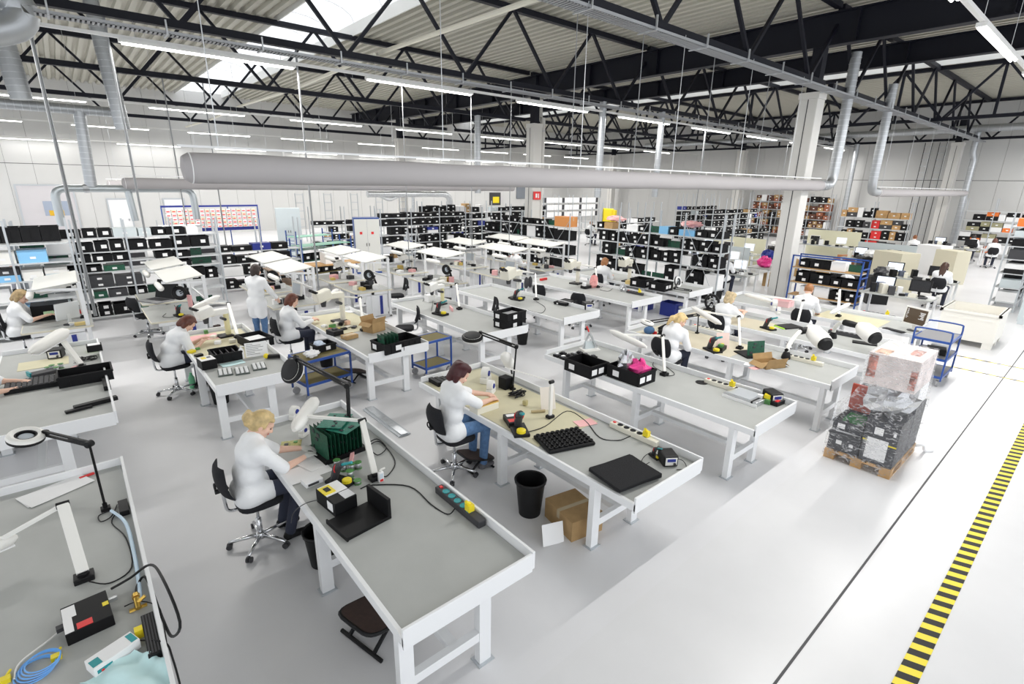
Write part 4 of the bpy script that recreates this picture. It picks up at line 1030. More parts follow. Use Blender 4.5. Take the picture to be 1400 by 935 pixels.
for k in range(6): MB().torus((.0+.008*k, .006*k, .006+.005*k), .095-.006*(k % 3), .0045, 26, 5).build('blue_turn', CYANM, t)
MB().tube(smooth_path([(-.09, .0, .01), (-.07, .12, .012), (.06, .22, .012), (.12, .26, .02)], 6), .0055, 6).build('white_lead', WHITEP, t, True)
for p in ((.1, .03, .0), (-.13, .02, .0)): MB().bx(p[0]-.025, p[0]+.025, p[1]-.02, p[1]+.02, 0, .03).cyl((p[0], p[1]+.02, .015), (p[0]+.02, p[1]+.07, .015), .008, n=6).build('plug', YELLOW, t)

# ---- bench of the blonde woman
GROW = 1.35
t = thing('board_holder', 'black L shaped metal board holder on the nearest bench', 'holder', B(492, 712), .12); t.scale = (1.35, 1.35, 1.35)
MB().bx(-.16, .16, -.125, .125, 0, .022).build('base_plate', ESDB, t, bevel=.003); MB().bx(.135, .16, -.125, .125, .022, .15).build('back_plate', ESDB, t, bevel=.003); MB().bx(-.165, -.155, -.13, .13, 0, .03).build('front_edge', ESDB, t)
t = small_box('solder_fountain', 'black box with yellow and white top labels beside the L shaped holder', 'device', B(461, 690), .16, .26, .105, .12, ESDB, [('top_label', (-.075, .075, -.02, .12, .105, .107), PAPER), ('yellow_frame', (-.078, .0, .0, .1, .107, .113), YELLOW), ('window', (-.055, -.02, .025, .075, .113, .116), BLACK), ('top_label', (.0, .075, -.12, -.03, .105, .107), SILVER), ('side_label', (-.083, -.0805, -.1, -.03, .03, .09), PAPER)])
small_box('small_white_box', 'small white parts box beside the open folder on nearest bench', 'box', B(427, 660), .13, .09, .035, .1, PAPER, [('print', (-.05, .03, -.0465, -.0455, .008, .026), DARK)])
for k, (px, py, rr) in enumerate(((420, 645, .05), (437, 628, .3), (448, 618, .35))): sheet('white work instruction page under the gloved hands, %s' % ('bottom page', 'middle page', 'top page')[k], B(px, py, .001+.002*k), .42, .3, rr, name='document')
t = thing('board_rack', 'black rack holding a dozen upright green circuit boards on the nearest bench', 'rack', B(462, 615), .1); t.scale = (1.5,)*3
MB().bx(-.17, .17, -.15, .15, 0, .012).build('base', ESDB, t); MB().bx(-.17, .17, -.15, -.14, .012, .035).bx(-.17, .17, .14, .15, .012, .035).build('slotted_rail', ESDB, t)
RACKP = tuple(B(462, 615))
for k in range(10):
    o = pcb('green circuit board standing in the black rack on the nearest bench', Vector(RACKP)+Vector((-.2+k*.043, -.02+k*.004, .02)), (0, 0, PI/2+.1), .40, .29, GREEN, grp='boards in the black rack', seed=k % 3, nchip=16)
for k in range(2):
    o = pcb('green circuit board laid flat across the top of the board rack, %s' % ('lower one' if k == 0 else 'upper one'), Vector(RACKP)+Vector((.02-.1*k, .02+.12*k, .315+.02*k)), (PI/2-.0, 0, .5+.3*k), .36, .27, mat('circuit_teal', (.02, .22, .15), .5, noise=.4, nscale=50), seed=4+k, nchip=14)
for k, (px, py) in enumerate(((461, 637), (481, 642), (490, 640), (479, 652), (470, 643))): spool('reel of solder wire with pale green rim beside the white spray bottle', B(px, py), grp='solder reels on the nearest bench', top=(GREENL, PAPER, mat('pale_lime', (.72, .8, .5), .5))[k % 3])
spool('low aqua capped solder reel in front of the other reels', B(489, 661), top=mat('aqua', (.35, .75, .72), .4), h=.03)
iron_stand('black soldering iron stand with teal handle beside the reels', B(466, 660), .45)
small_box('pink_strip', 'pink antistatic strip leaning by the white lamp post', 'strip', B(481, 628), .03, .15, .03, -.5, PINK)
tube_arm_lamp('white lamp with wide rounded head bending over the blonde woman', B(513, 655), xy(495, 575, 1.19), xy(402, 588, 1.16), xy(432, 545, 1.24), .06, r=.075, taper=.95)
t = thing('spray_bottle', 'white spray bottle with red mark by the lamp foot', 'bottle', B(521, 658)); MB().bx(-.028, .028, -.02, .02, 0, .11).build('body', PAPER, t, bevel=.01); MB().bx(-.018, .018, -.0215, -.0205, .01, .035).build('mark', RED, t); MB().bx(-.018, .018, -.0212, -.0205, .045, .095).build('print', mat('pale_blue', (.65, .75, .82), .5), t); MB().cyl((0, 0, .11), (0, 0, .125), .012, n=8).bar((0, 0, .13), (.05, .0, .135), .012).build('nozzle', WHITEP, t)
ring_lamp('black magnifier lamp with tall arm between the nearest bench and the crates', B(479, 607), xy(475, 527, 1.5), xy(404, 490, 1.56), (18, -58), .13, closed=True)
power_strip('dark socket strip with teal sockets inside the rim of the nearest bench', B(628, 695, .0), -PI/2+.0, 5, DARK, TEAL, True, .52)
cable('black cable curving across the empty end of the nearest bench', [B(493, 668, .006), B(510, 663, .006), B(560, 665, .006), B(590, 690, .006), B(612, 703, .006), B(622, 695, .05)], .006)
cable('tangle of black cable behind the white lamp post', [B(498, 610, .01), B(515, 600, .03), B(528, 612, .02), B(516, 622, .01), B(505, 610, .04), B(520, 604, .01), B(540, 630, .006), B(530, 650, .006), B(520, 650, .02)], .006)
cable('grey lead hanging from the yellow labelled box over the bench front', [B(437, 683, .03), B(418, 688, .03), B(402, 700, .0), B(398, 715, -.15)], .004, DARK)
t = small_box('work_board', 'small yellow circuit board being soldered by the gloved hands', 'circuit board', B(398, 607, .0), .16, .11, .006, -.4, mat('pcb_yellow', (.45, .42, .12), .5, noise=.5, nscale=60), [('chip', (-.05, -.02, -.03, .0, .006, .014), DARK), ('chip', (.02, .05, .0, .03, .006, .012), GREENL)])
def tape_reel(label, p, s=1.0):
    t = thing('tape_dispenser', label, 'tape dispenser', p, .6); t.scale = (GROW,)*3; MB().bx(-.06*s, .06*s, -.03*s, .03*s, 0, .05*s).build('stand', WHITEP, t, bevel=.01)
    MB().cyl((0, -.025*s, .075*s), (0, .025*s, .075*s), .05*s, n=18).build('roll', WHITEP, t, True); MB().cyl((0, -.032*s, .075*s), (0, .032*s, .075*s), .022*s, n=14).build('hub', DBLUE, t, True)
    return t
tape_reel('white tape dispenser with blue hub near the wide lamp head', B(416, 596), .8); tape_reel('blue and white tape dispenser behind the wide lamp head', B(404, 572), 1.0)
waste_bin('black waste bin beneath the nearest bench by the chair', at(442, 768)[:2], .38, .16)
footrest('brown padded black footrest poking out below the nearest bench', at(520, 862)[:2], .25).scale = (1.25, 1.25, 1.25)

# ---- bench of the red haired person
MB_ = MB().bx(3.62, 4.66, 3.75, 6.22, ZS, ZS+.004)
tag(MB_.build('bench_mat', BEIGETOP), 'large yellowish antistatic mat on the bench of the red haired person', 'mat')
t = thing('foam_tray', 'black plastic tray moulded with rows of round pockets', 'tray', B(771, 604), -.30); t.scale = (1.5, 1.5, 1.5)
MB().bx(-.2, .2, -.14, .14, 0, .03).build('slab', ESDB, t, bevel=.012)
pk = MB().lathe([(.017, 0), (.019, .012), (.014, .014), (.012, .002), (.001, .0)], n=8).mesh('pocket', True); TEALB = mat('blackteal', (.03, .06, .065), .4)
for i in range(9):
    for j in range(6): part('pocket', pk, TEALB if i > 5 and j > 2 else BLACK, t, (-.172+i*.043, -.108+j*.043, .03))
for k in range(2):
    mb = MB(); n = 8; rnd = random.Random(k+4)
    mb.bx(-.29, .29, -.23, .23, 0, .035); o = mb.build('foam_pad', mat('foam', (.012, .012, .014), 1.0, bump=1.0, nscale=160), bevel=.006); o.location = B(867, 656, .036*k)+Vector((.02, .13, 0)); o.rotation_euler = (0, 0, -.2+.06*k)
    tag(o, 'black porous foam pad at the bench end, %s of two' % ('lower' if k == 0 else 'upper'), 'foam pad')
solder_station('small black soldering station with blue display at the bench corner', B(912, 632), -.6, .85)
iron_stand('black iron stand with teal handle beside the blue display station', B(896, 625), -.3, .55)
power_strip('cream socket strip with yellow plug on the rim of the red haired person bench', B(866, 596), -PI/2, 5, CREAM, BLACK, True, .5)
cable('black cable from the iron stand to the cream socket strip', [B(715, 592, .02), B(745, 583, .006), B(775, 562, .006), B(800, 575, .006), B(820, 598, .006), B(845, 602, .006), B(862, 596, .05)], .006)
cable('thin black cable sagging from the blue display station', [B(890, 618, .04), B(880, 625, .01), B(875, 638, .006), B(888, 632, .02)], .004)
cable('short black cable behind the blue display station', [B(922, 626, .06), B(934, 630, .03), B(938, 640, .006), B(925, 642, .006)], .004)
sheet('pink antistatic sheet on the bench of the red haired person', B(800, 578, .004), .26, .17, -.3, PINK)
t = thing('lamp_post', 'bare white lamp post with black foot and thin rod above the mat', 'lamp', B(752, 571, .004)); MB().bx(-.05, .05, -.04, .04, 0, .04).build('foot', BLACK, t, bevel=.01); MB().bx(-.022, .022, -.016, .016, .04, .5).build('post', WHITEP, t); MB().cyl((-.03, 0, .49), (.03, 0, .49), .024, n=10).build('joint', BLACK, t); MB().bar((0, 0, .5), (-.25, .62, .56), .012).build('arm', WHITEP, t)
t = thing('leaning_sheet', 'cream cardboard sheet leaning behind the bare lamp post', 'cardboard', B(750, 560, .004), -.5); q = MB(); q.x = Matrix.Rotation(R(-22), 4, 'X'); q.bx(-.1, .1, -.002, .002, 0, .3).build('board', mat('cream_card', (.80, .74, .66), .8), t)
t = thing('hand_roll', 'brown cardboard roll lying in front of the cream sheet', 'roll', B(737, 562, .024), .0); MB().cyl((-.09, .05, 0), (.07, -.04, 0), .018, n=10).build('roll', mat('kraft', (.45, .36, .2), .8), t)
iron_stand('black and red soldering iron stand in front of the red haired person', B(710, 590, .004), -.5, 1.2)
small_box('flux_dispenser', 'black flux unit with red labels beside the iron stand', 'device', B(700, 578, .004), .12, .2, .05, -.4, BLACK, [('red_label', (-.05, .05, -.08, -.02, .05, .052), RED), ('white_label', (-.04, .04, .03, .08, .05, .052), PAPER)])
small_box('brass_cup', 'small brass coloured cup on the yellowish mat', 'cup', B(718, 554, .004), .05, .05, .06, .3, mat('olive_gold', (.45, .40, .2), .4), bevel=.015)
ring_lamp('black sprung magnifier lamp reaching from bench back toward the blue cart', B(701, 533), xy(706, 474, 1.32), xy(656, 455, 1.36), (8, -6), .13, closed=True)
t = thing('spot_lamp', 'white cylindrical lamp head clamped to the black lamp arm', 'lamp', xy(697, 500, 1.02)); MB().tube([(-.08, .05, .2), (-.06, .04, .16), (.02, 0, .0), (.03, 0, -.02)], [.05, .085, .085, .06], 16).build('head', WHITEP, t, True); MB().bar((.02, 0, 0), (.04, -.02, -.2), .02).build('bracket', BLACK, t)
tape_reel('white tape dispenser with blue hub in front of black carton', B(671, 538, .004), 1.2); tape_reel('large white and blue tape dispenser at the far end of the mat', B(664, 522, .004), 1.4)
small_box('black_case', 'small black case beside the blue tape dispensers', 'case', B(691, 530, .004), .11, .11, .13, .1, ESDB)
small_box('cream_case', 'cream box with yellow top in front of the red haired person', 'box', B(662, 560, .004), .26, .13, .07, .0, CREAM, [('lid', (-.13, .13, -.065, .065, .07, .078), mat('amberlid', (.8, .55, .15), .5)), ('tool', (-.08, .09, -.01, .01, .078, .095), BLACK)])
for k in range(4): small_box('black_slot_box', 'black component magazine at the far end of the mat bench', 'magazine', Vector((3.72+.075*k, 6.08-.03*k, ZS+.004)), .05, .2, .05, 0, ESDB)['group'] = 'black component magazines'
t = thing('cable_heap', 'heap of black cables behind the lamp arm', 'cables', B(708, 541, .004)); rnd = random.Random(5)
for k in range(6): MB().tube(smooth_path([(rnd.uniform(-.12, .12), rnd.uniform(-.08, .08), rnd.uniform(.008, .07)) for _ in range(7)], 5), .007, 5).build('loop', BLACK, t, True)
waste_bin('black waste bin beside the brown carton under the mat bench', at(724, 700)[:2], .44, .175)
t = carton('brown cardboard carton with tape under the mat bench', at(783, 715), -.18, .42, .52, .24)
t = thing('leaning_paper', 'white paper sheet leaning on the brown carton', 'paper', at(757, 745, .0), -.2); q = MB(); q.x = Matrix.Rotation(R(-20), 4, 'X') @ Matrix.Rotation(.1, 4, 'Y'); q.bx(-.13, .13, -.002, .002, .005, .23).build('sheet', PAPER, t)
footrest('brown padded footrest beneath the red haired person', (3.62, 4.95), 0)
t = thing('floor_cable_cover', 'grey metal cable cover strip on the floor behind the black chair', 'cable cover', (3.3, 6.3, 0)); MB().prism([(-.1, 0), (.1, 0), (.1, 1.25), (-.1, 1.25)], 0, .02).build('plate', ZINC, t, bevel=.008); MB().bx(-.055, .055, 0.01, 1.24, .02, .034).build('raised_strip', STEEL, t)

# ---- unattended bench
crate('open black crate with papers at the far end, beside the pink bag crate', B(801, 508), 0, .42, .56, .2, card=.2, cards=2)
crate('open black crate holding a bright pink bag and clear bags', B(862, 518), 0, .42, .60, .21, card=.2, cards=2)
sack('bright magenta plastic bag in the black crate', B(862, 518)+Vector((.06, -.1, .05)), (.28, .32, .28), MAGENTA, seed=4)
sack('crumpled clear silver bag in the black crate beside the magenta bag', B(862, 518)+Vector((.02, .13, .05)), (.3, .24, .36), SILVER, seed=9)
rnd = random.Random(8)
for k in range(14):
    p = Vector((6.07+.13*(k % 4)+rnd.uniform(-.02, .02), 5.42+.15*(k//4), ZS)); small_box('black_component', 'small black moulded component laid out at the bench far end', 'component', p, .07, .08, .035, rnd.uniform(-.3, .3), (BLACK, ESDB)[k % 2], [('pin', (-.02, .02, -.02, .02, .035, .05), (SILVER, DARK)[k % 2])], bevel=0)['group'] = 'black components at the bench end'
t = thing('lever_press', 'grey hand press with red tipped lever on the unattended bench', 'press', B(806, 478), -.3)
MB().bx(-.16, .16, -.11, .11, 0, .025).build('base', WHITEP, t); MB().prism([(-.1, -.015), (.1, -.015), (.1, .015), (-.1, .015)], .02, .16).build('side_plate', GREYC, t)
MB().bar((.13, -.03, .03), (-.05, -.02, .36), .03).build('lever', STEEL, t); MB().cyl((-.05, -.02, .35), (-.1, -.02, .45), .017, n=8).build('grip', RED, t, True); MB().bar((-.12, .03, .03), (-.02, .02, .3), .025).build('link', STEEL, t)
tube_arm_lamp('long white tube lamp on a post above the pink bag crate', B(908, 513), xy(906, 459, 1.26), xy(834, 452, 1.28), xy(884, 475, 1.2), .045, r=.05, taper=1)
cable('black cable at the foot of the long white lamp', [B(905, 508, .02), B(893, 500, .01), B(897, 494, .01), B(916, 505, .01), B(922, 512, .006), B(912, 514, .01)], .005)
tag(MB().lathe([(.001, .008), (.085, .008), (.09, .004), (.09, 0)], n=24).build('rubber_disc', BLACK), 'flat black round rubber disc on the unattended bench', 'disc').location = B(959, 523)
power_strip('cream socket strip with yellow plug on the unattended bench rim', B(988, 530), -PI/2, 4, CREAM, BLACK, True, .42)
small_box('metal_device', 'flat silver metal unit with black stripes on the unattended bench', 'device', B(1020, 545), .28, .36, .05, -.05, SILVER, [('black_stripe', (-.141, .141, -.14, -.12, .005, .051), BLACK), ('top_plate', (-.12, .12, -.1, .15, .05, .053), ZINC), ('white_edge', (-.15, -.14, -.19, .19, 0, .03), PAPER)])
small_box('fixture', 'small green and yellow test fixture beside the silver unit', 'fixture', B(1044, 549), .12, .14, .05, .2, GREENL, [('yellow_block', (-.03, .05, -.06, .0, .05, .09), YELLOW), ('white_block', (-.05, -.01, .01, .06, .05, .08), PAPER), ('peg', (.02, .04, .03, .05, .05, .13), STEEL)])
solder_station('black power unit with red leads at the corner of the unattended bench', B(1064, 551)+Vector((0, .1, 0)), -.5, 1.0); small_box('black_module', 'low black module with red strip at the bench corner', 'module', B(1077, 555)+Vector((-.05, .2, 0)), .15, .2, .045, -.1, BLACK, [('red_strip', (-.06, .0, -.09, -.06, .045, .052), RED), ('connector', (.0, .06, .0, .07, .045, .07), DARK)])

# ---- bench at the wrapped pallet
MB_ = MB().bx(8.45, 9.45, 4.0, 6.0, ZS, ZS+.004); tag(MB_.build('bench_mat', mat('pale_mat', (.60, .55, .42), .6)), 'pale beige mat on the bench of the blonde ponytail woman', 'mat')
def fume(label, basep, elb, hood_top, hood):
    t = thing('fume_arm', label, 'fume extractor', basep); o = Vector(basep); e, ht, h = [Vector(p)-o for p in (elb, hood_top, hood)]
    MB().lathe([(.075, 0), (.075, .03), (.055, .11), (.035, .13)], n=16).build('base', BLACK, t, True)
    mid = Vector((0, 0, .12)).lerp(e, .5)+Vector((-.03, .03, .03)); pts = bez((0, 0, .1), (0, 0, .25), mid, e, 10); MB().tube(pts, .036, 12).build('curved_arm', WHITEP, t, True); MB().cyl((-.04, 0, .16), (.04, 0, .16), .03, n=10).build('joint', BLACK, t)
    MB().tube([e, e.lerp(ht, .1), e.lerp(ht, .5), ht], [.038, .06, .06, .05], 12).build('sleeve', BLACK, t, True)
    d = (h-ht); MB().tube([ht-d*.15, ht, ht+d*.25, ht+d*.6, ht+d*.85, h], [.05, .09, .14, .15, .145, .13], 18).build('hood', WHITEP, t, True)
    MB().tube([h-d*.05, h+d*.12], [.135, .1], 18).build('hood_lip', BLACK, t, True)
    return t
fume('cream fume extraction arm with bulbous hood on the bench at the wrapped pallet', B(1074, 490), xy(1094, 453, 1.22), xy(1108, 450, 1.24), xy(1128, 470, 1.12))
fume('second cream fume extraction arm over the bench with black sockets', B(1138, 462), xy(1152, 440, 1.28), xy(1176, 446, 1.25), xy(1196, 462, 1.14))
o = pcb('upright green circuit board standing on a black tray', B(1033, 486, .022), (-.15, 0, -.5), .34, .26, GREEN, seed=2, nchip=5)
small_box('black_tray', 'flat black tray under the upright green board', 'tray', B(1026, 485), .3, .3, .02, -.5, ESDB)
carton('open brown cardboard tray on the bench at the pallet', B(1051, 500), -.4, .40, .3, .08, open_=True, name='open_carton')
sheet('pink sheet beside the brown cardboard tray', B(1034, 503), .25, .12, -.3, PINK)
t = thing('leaning_sheet', 'pink white cardboard sheet leaning near the blonde ponytail woman', 'cardboard', B(988, 477), -.7); q = MB(); q.x = Matrix.Rotation(R(-16), 4, 'X'); q.bx(-.12, .12, -.002, .002, 0, .3).build('board', mat('pink_card', (.85, .66, .6), .8), t)
tube_arm_lamp('white lamp post with long sloping head before the curly blonde woman', B(1011, 477), xy(1010, 433, 1.25), xy(946, 420, 1.35), xy(986, 443, 1.22), .045, r=.05, taper=1)
power_strip('cream socket strip with yellow plug beside the fume arm base', B(1096, 494), -PI/2, 5, CREAM, BLACK, True, .5)
iron_stand('black iron stand with yellow dish near the blonde ponytail woman', B(974, 480), -.4, 1.2); small_box('tool_block', 'black tool block with green wires beside the iron stand', 'tool block', B(985, 479), .2, .1, .06, .2, BLACK, [('green_part', (-.05, .02, -.03, .03, .06, .09), GREENL), ('yellow_part', (.03, .07, -.02, .02, .06, .085), YELLOW)])
power_strip('cream socket strip on the rim behind the blonde ponytail woman', B(967, 452), -PI/2, 5, CREAM, BLACK, False, .5)
ring_lamp('black upright lamp arm behind the blonde ponytail woman', B(953, 456), xy(955, 430, 1.15), xy(890, 440, 1.3), (10, 10), .09)
sheet('white sheet on the pallet bench', B(1022, 498), .15, .1, .2)
t = thing('crate_stack_cloth', 'blue and red bundle beside the blonde ponytail woman', 'bundle', Vector((8.55, 5.75, ZS))); MB().ball((0, 0, .08), .1, 12, 8, (1.3, 1, .8)).build('blue_bundle', mat('slate_blue', (.06, .14, .28), .8), t, True); MB().bx(.05, .1, -.12, -.04, .0, .06).build('red_piece', RED, t)
for k in range(3): crate('low black crate on the far end of the ponytail woman bench', Vector((8.72+.0*k, 5.4, ZS+.07*k)) if k < 2 else Vector((9.15, 5.7, ZS)), .1*k, .36, .28, .068, grp='low black crates behind the ponytail woman')

# ---- bench with monitor, behind the fume arms
power_strip('black socket row on the rim behind the cream hoods', B(1160, 460, .0), -PI/2, 6, DARK, BLACK, False, .55)
tag(MB().bx(10.65, 11.5, 4.3, 6.2, ZS, ZS+.004).build('bench_mat', mat('pale_mat', (.60, .55, .42), .6)), 'pale beige mat on the bench of the curly blonde woman', 'mat')
small_box('notebook', 'black laptop like pad with lime strip near the curly blonde woman', 'pad', B(1078, 447), .34, .24, .02, -.4, BLACK, [('lime_strip', (-.2, -.171, -.1, .1, 0, .015), LIME)])
iron_stand('black iron stand with coiled wire beside the curly blonde woman', B(1050, 450), -.3, 1.1); tape_reel('white blue tape dispenser beside the curly blonde woman', B(1057, 424), 1.6); tape_reel('small white blue tape dispenser beside the pink container', B(1063, 430), 1.1)
t = thing('pink_tray', 'pink plastic crate on the bench behind the curly blonde woman', 'crate', B(1070, 418, 0)); part('body', crate_mesh(.34, .4, .16), mat('pale_pink', (.85, .55, .56), .5), t)
tube_arm_lamp('white tube lamp on a post over the curly blonde woman', B(1090, 443), xy(1098, 411, 1.25), xy(1018, 402, 1.35), xy(1056, 412, 1.28), .045, r=.045, taper=1)
small_box('black_pad', 'black angled pad beside the cream hoods', 'pad', B(1182, 470), .12, .3, .02, .3, BLACK)
# ---- bench of the man in polo shirt
tag(MB().bx(13.0, 13.9, 3.0, 4.3, ZS, ZS+.004).build('bench_mat', BEIGETOP), 'yellowish mat in front of the man in the polo shirt', 'mat')
power_strip('black socket row with yellow plug beyond the polo shirt man', B(1200, 432), -PI/2, 5, DARK, BLACK, True, .5)
tube_arm_lamp('white lamp with pointed arm beside the polo shirt man', B(1146, 433), xy(1148, 395, 1.4), xy(1135, 428, 1.1), xy(1162, 415, 1.18), .05, r=.05, taper=.8)
monitor('white framed monitor with dark picture at the bench end', B(1246, 452), R(-115), .5, .38, SCREEND, WHITEP, -6, True, PAPER)
keyboard('black keyboard in front of the white framed monitor', B(1222, 452), R(-110))
t = thing('end_panel', 'raised white end panel at the end of the monitor bench', 'panel', Vector((12.95, 2.235, ZS-.1))); MB().bx(0, 1.2, -.012, .012, 0, .32).build('plate', WHITE, t)

t = thing('reel_stand', 'black wire reel stand on the bench end behind the curly blonde woman', 'reel stand', B(972, 424)); MB().torus((0, 0, .2), .17, .03, 20, 6, 'x').build('reel', BLACK, t, True); MB().torus((0, 0, .2), .08, .02, 16, 6, 'x').build('hub', SILVER, t, True); MB().bx(-.12, .12, -.14, .14, 0, .03).bar((0, -.12, .02), (0, 0, .2), .03).bar((0, .12, .02), (0, 0, .2), .03).build('stand', BLACK, t)
t = thing('black_jacket', 'black jacket heap with white straps on the bench end beyond the ponytail woman', 'jacket', B(985, 432)); sack('', (0, 0, 0), (.4, .4, .25), BLACK, 'cloth_heap', 5, parent=t); sack('', (.08, -.1, .1), (.16, .2, .15), PAPER, 'strap', 6, parent=t)
GROW = 1.0
# ============================================================ pallet, carts, containers on the floor
PX0, PY0, PL, PW = 7.66, 1.26, 1.2, .8
t = thing('pallet', 'wooden pallet under the film wrapped stack', 'pallet', (PX0, PY0, 0))
for y in (0, .335, .67):
    for x in (0, .53, 1.055): MB().bx(x, x+.145, y, y+.13, .02, .1).build('block', WOOD, t)
    MB().bx(0, PL, y, y+.13, 0, .02).build('runner', WOOD, t)
for x in (0, .53, 1.055): MB().bx(x, x+.145, 0, PW, .1, .12).build('cross_board', WOOD, t)
for k in range(5): MB().bx(0, PL, k*.172, k*.172+.11, .12, .14).build('deck_board', WOOD, t)
zb = .142
def pl(x, y, z): return Vector((PX0+x, PY0+y, z))
GREYB = mat('anthracite', (.03, .032, .04), .5)
small_box('grey_tote', 'dark grey storage tote with two white cards on the pallet', 'tote', pl(.31, .60, zb), .56, .38, .26, 0, GREYB, [('white_card', (-.282, -.2805, .02, .09, .1, .16), PAPER), ('white_card', (-.282, -.2805, -.12, -.07, .1, .15), PAPER), ('rim', (-.29, .29, -.2, .2, .235, .262), GREYB)])
small_box('paper_stack', 'flat stack of white papers on the grey tote', 'papers', pl(.28, .60, zb+.264), .4, .3, .03, .1, PAPER)
crate('black crate of green boards on the grey tote under the film', pl(.3, .6, zb+.296), 0, .48, .36, .14, m=GREYB, card=.2)
for k in range(7): pcb('green circuit board standing in the wrapped crate', pl(.12+.05*k, .58, zb+.315), (0, 0, PI/2), .22, .15, mat('circuit_bright', (.05, .28, .08), .5, noise=.4, nscale=40), grp='green boards in the wrapped crate', seed=k % 3, nchip=6)
small_box('black_case', 'large anthracite case with white sheet taped on the pallet', 'case', pl(.31, .2, zb), .6, .38, .62, 0, GREYB, [('white_sheet', (-.304, -.3015, -.1, .14, .06, .36), PAPER), ('white_card', (-.304, -.3015, -.02, .08, .42, .52), PAPER), ('yellow_strap', (-.303, -.3012, -.19, .19, .30, .32), YELLOW), ('clasp', (-.303, -.301, -.16, -.13, .45, .52), PAPER)])
small_box('rear_case', 'anthracite case at the back of the wrapped pallet', 'case', pl(.9, .4, zb), .55, .78, .7, 0, GREYB)
small_box('white_carton', 'white carton side panel of the wrapped stack', 'box', pl(.88, .3, zb+.702), .5, .55, .33, 0, PAPER)
sack('crumpled silver foil bag on the anthracite case', pl(.36, .27, zb+.625), (.62, .56, .44), SILVER, seed=12)
small_box('red_board', 'red board standing between tote and foil bag', 'board', pl(.6, .64, zb+.44), .03, .28, .4, 0, mat('dull_red', (.5, .08, .05), .6))
small_box('brown_box', 'brown box beneath the large top carton', 'box', pl(.62, .40, zb+.905), .3, .3, .14, 0, CARD)
small_box('top_carton', 'large white and red printed carton on top of the wrapped stack', 'box', pl(.49, .27, zb+1.05), .82, .56, .43, 0, mat('printed_carton', (.78, .70, .68), .6, noise=.25, nscale=5), [('red_print', (-.15, .2, -.2, -.08, .43, .4315), mat('faded_red', (.72, .28, .22), .5, noise=.9, nscale=9)), ('orange_print', (-.38, -.1, .08, .24, .43, .4315), mat('faded_orange', (.75, .42, .28), .5, noise=.7, nscale=9)), ('red_print', (-.4115, -.4105, .17, .27, .1, .4), mat('faded_red', (.72, .28, .22), .5, noise=.9, nscale=9)), ('red_print', (-.4115, -.4105, -.27, -.2, .05, .3), mat('faded_red', (.72, .28, .22), .5, noise=.9, nscale=9))])
# stretch film: creased thin shell round the stack
def film():
    m = bpy.data.materials.new('stretch_film'); m.use_nodes = True; nt = m.node_tree; b = nt.nodes['Principled BSDF']
    b.inputs['Base Color'].default_value = (.95, .95, .97, 1); b.inputs['Roughness'].default_value = .12; b.inputs['Specular IOR Level'].default_value = 1
    tc = nt.nodes.new('ShaderNodeTexCoord'); mp = nt.nodes.new('ShaderNodeMapping'); mp.inputs['Scale'].default_value = (4, 4, 9); mp.inputs['Rotation'].default_value = (.3, .5, 0)
    nz = nt.nodes.new('ShaderNodeTexNoise'); nz.inputs['Scale'].default_value = 3; nz.inputs['Detail'].default_value = 8; nz.inputs['Distortion'].default_value = 1.5
    nt.links.new(tc.outputs['Object'], mp.inputs['Vector']); nt.links.new(mp.outputs['Vector'], nz.inputs['Vector'])
    cr = nt.nodes.new('ShaderNodeValToRGB'); e = cr.color_ramp.elements; e[0].position, e[1].position = .5, .78; e[0].color = (.07, .07, .07, 1); e[1].color = (.8, .8, .8, 1)
    nt.links.new(nz.outputs['Fac'], cr.inputs['Fac']); nt.links.new(cr.outputs['Color'], b.inputs['Alpha'])
    bp = nt.nodes.new('ShaderNodeBump'); bp.inputs['Strength'].default_value = 1; bp.inputs['Distance'].default_value = .03; nt.links.new(nz.outputs['Fac'], bp.inputs['Height']); nt.links.new(bp.outputs['Normal'], b.inputs['Normal'])
    lev = [(.02, .0, 1.21, -.015, .815), (.14, -.012, 1.21, -.015, .815), (.42, -.012, 1.215, -.015, .81), (.60, -.005, 1.21, -.015, .80), (.80, .0, 1.2, -.012, .8), (.9, .03, 1.17, -.012, .66), (1.15, .06, 1.05, -.015, .58), (1.64, .07, .915, -.018, .56)]
    vs, fs = [], []; n = 20; rnd = random.Random(2)
    for z, x0, x1, y0, y1 in lev:
        for k in range(n*4):
            s, u = divmod(k, n); u /= n; p = [(x0+(x1-x0)*u, y0), (x1, y0+(y1-y0)*u), (x1-(x1-x0)*u, y1), (x0, y1-(y1-y0)*u)][s]
            vs.append((PX0+p[0]+rnd.uniform(-.006, .006), PY0+p[1]+rnd.uniform(-.006, .006), z))
    N_ = n*4
    for i in range(len(lev)-1):
        for k in range(N_): fs.append((i*N_+k, i*N_+(k+1) % N_, (i+1)*N_+(k+1) % N_, (i+1)*N_+k))
    fs.append(tuple((len(lev)-1)*N_+k for k in range(N_)))
    tag(MB().add(vs, fs).build('stretch_film', m, smooth=True), 'clear creased stretch film wrapped round the pallet stack', 'plastic film')
film()
cable('white twist of film trailing from the pallet corner', [pl(1.2, .0, .1), pl(1.25, -.08, .12), pl(1.32, -.1, .02), pl(1.42, -.18, .02)], .02, PAPER, 'film_tail')
# blue cart in the aisle
blue_cart('blue three shelf trolley with rounded handles in the aisle', (12.82, 1.95), .0, .92, .58, 1.1, [.2, .55, .9], BLUE, mat('grey_shelf', (.20, .20, .21), .6), 2)
small_box('black_device', 'black device on the middle shelf of the aisle trolley', 'device', Vector((12.75, 1.9, .56)), .3, .3, .12, .2, BLACK)
small_box('white_box', 'white box on the middle shelf of the aisle trolley', 'box', Vector((13.15, 1.9, .56)), .22, .3, .1, 0, PAPER)
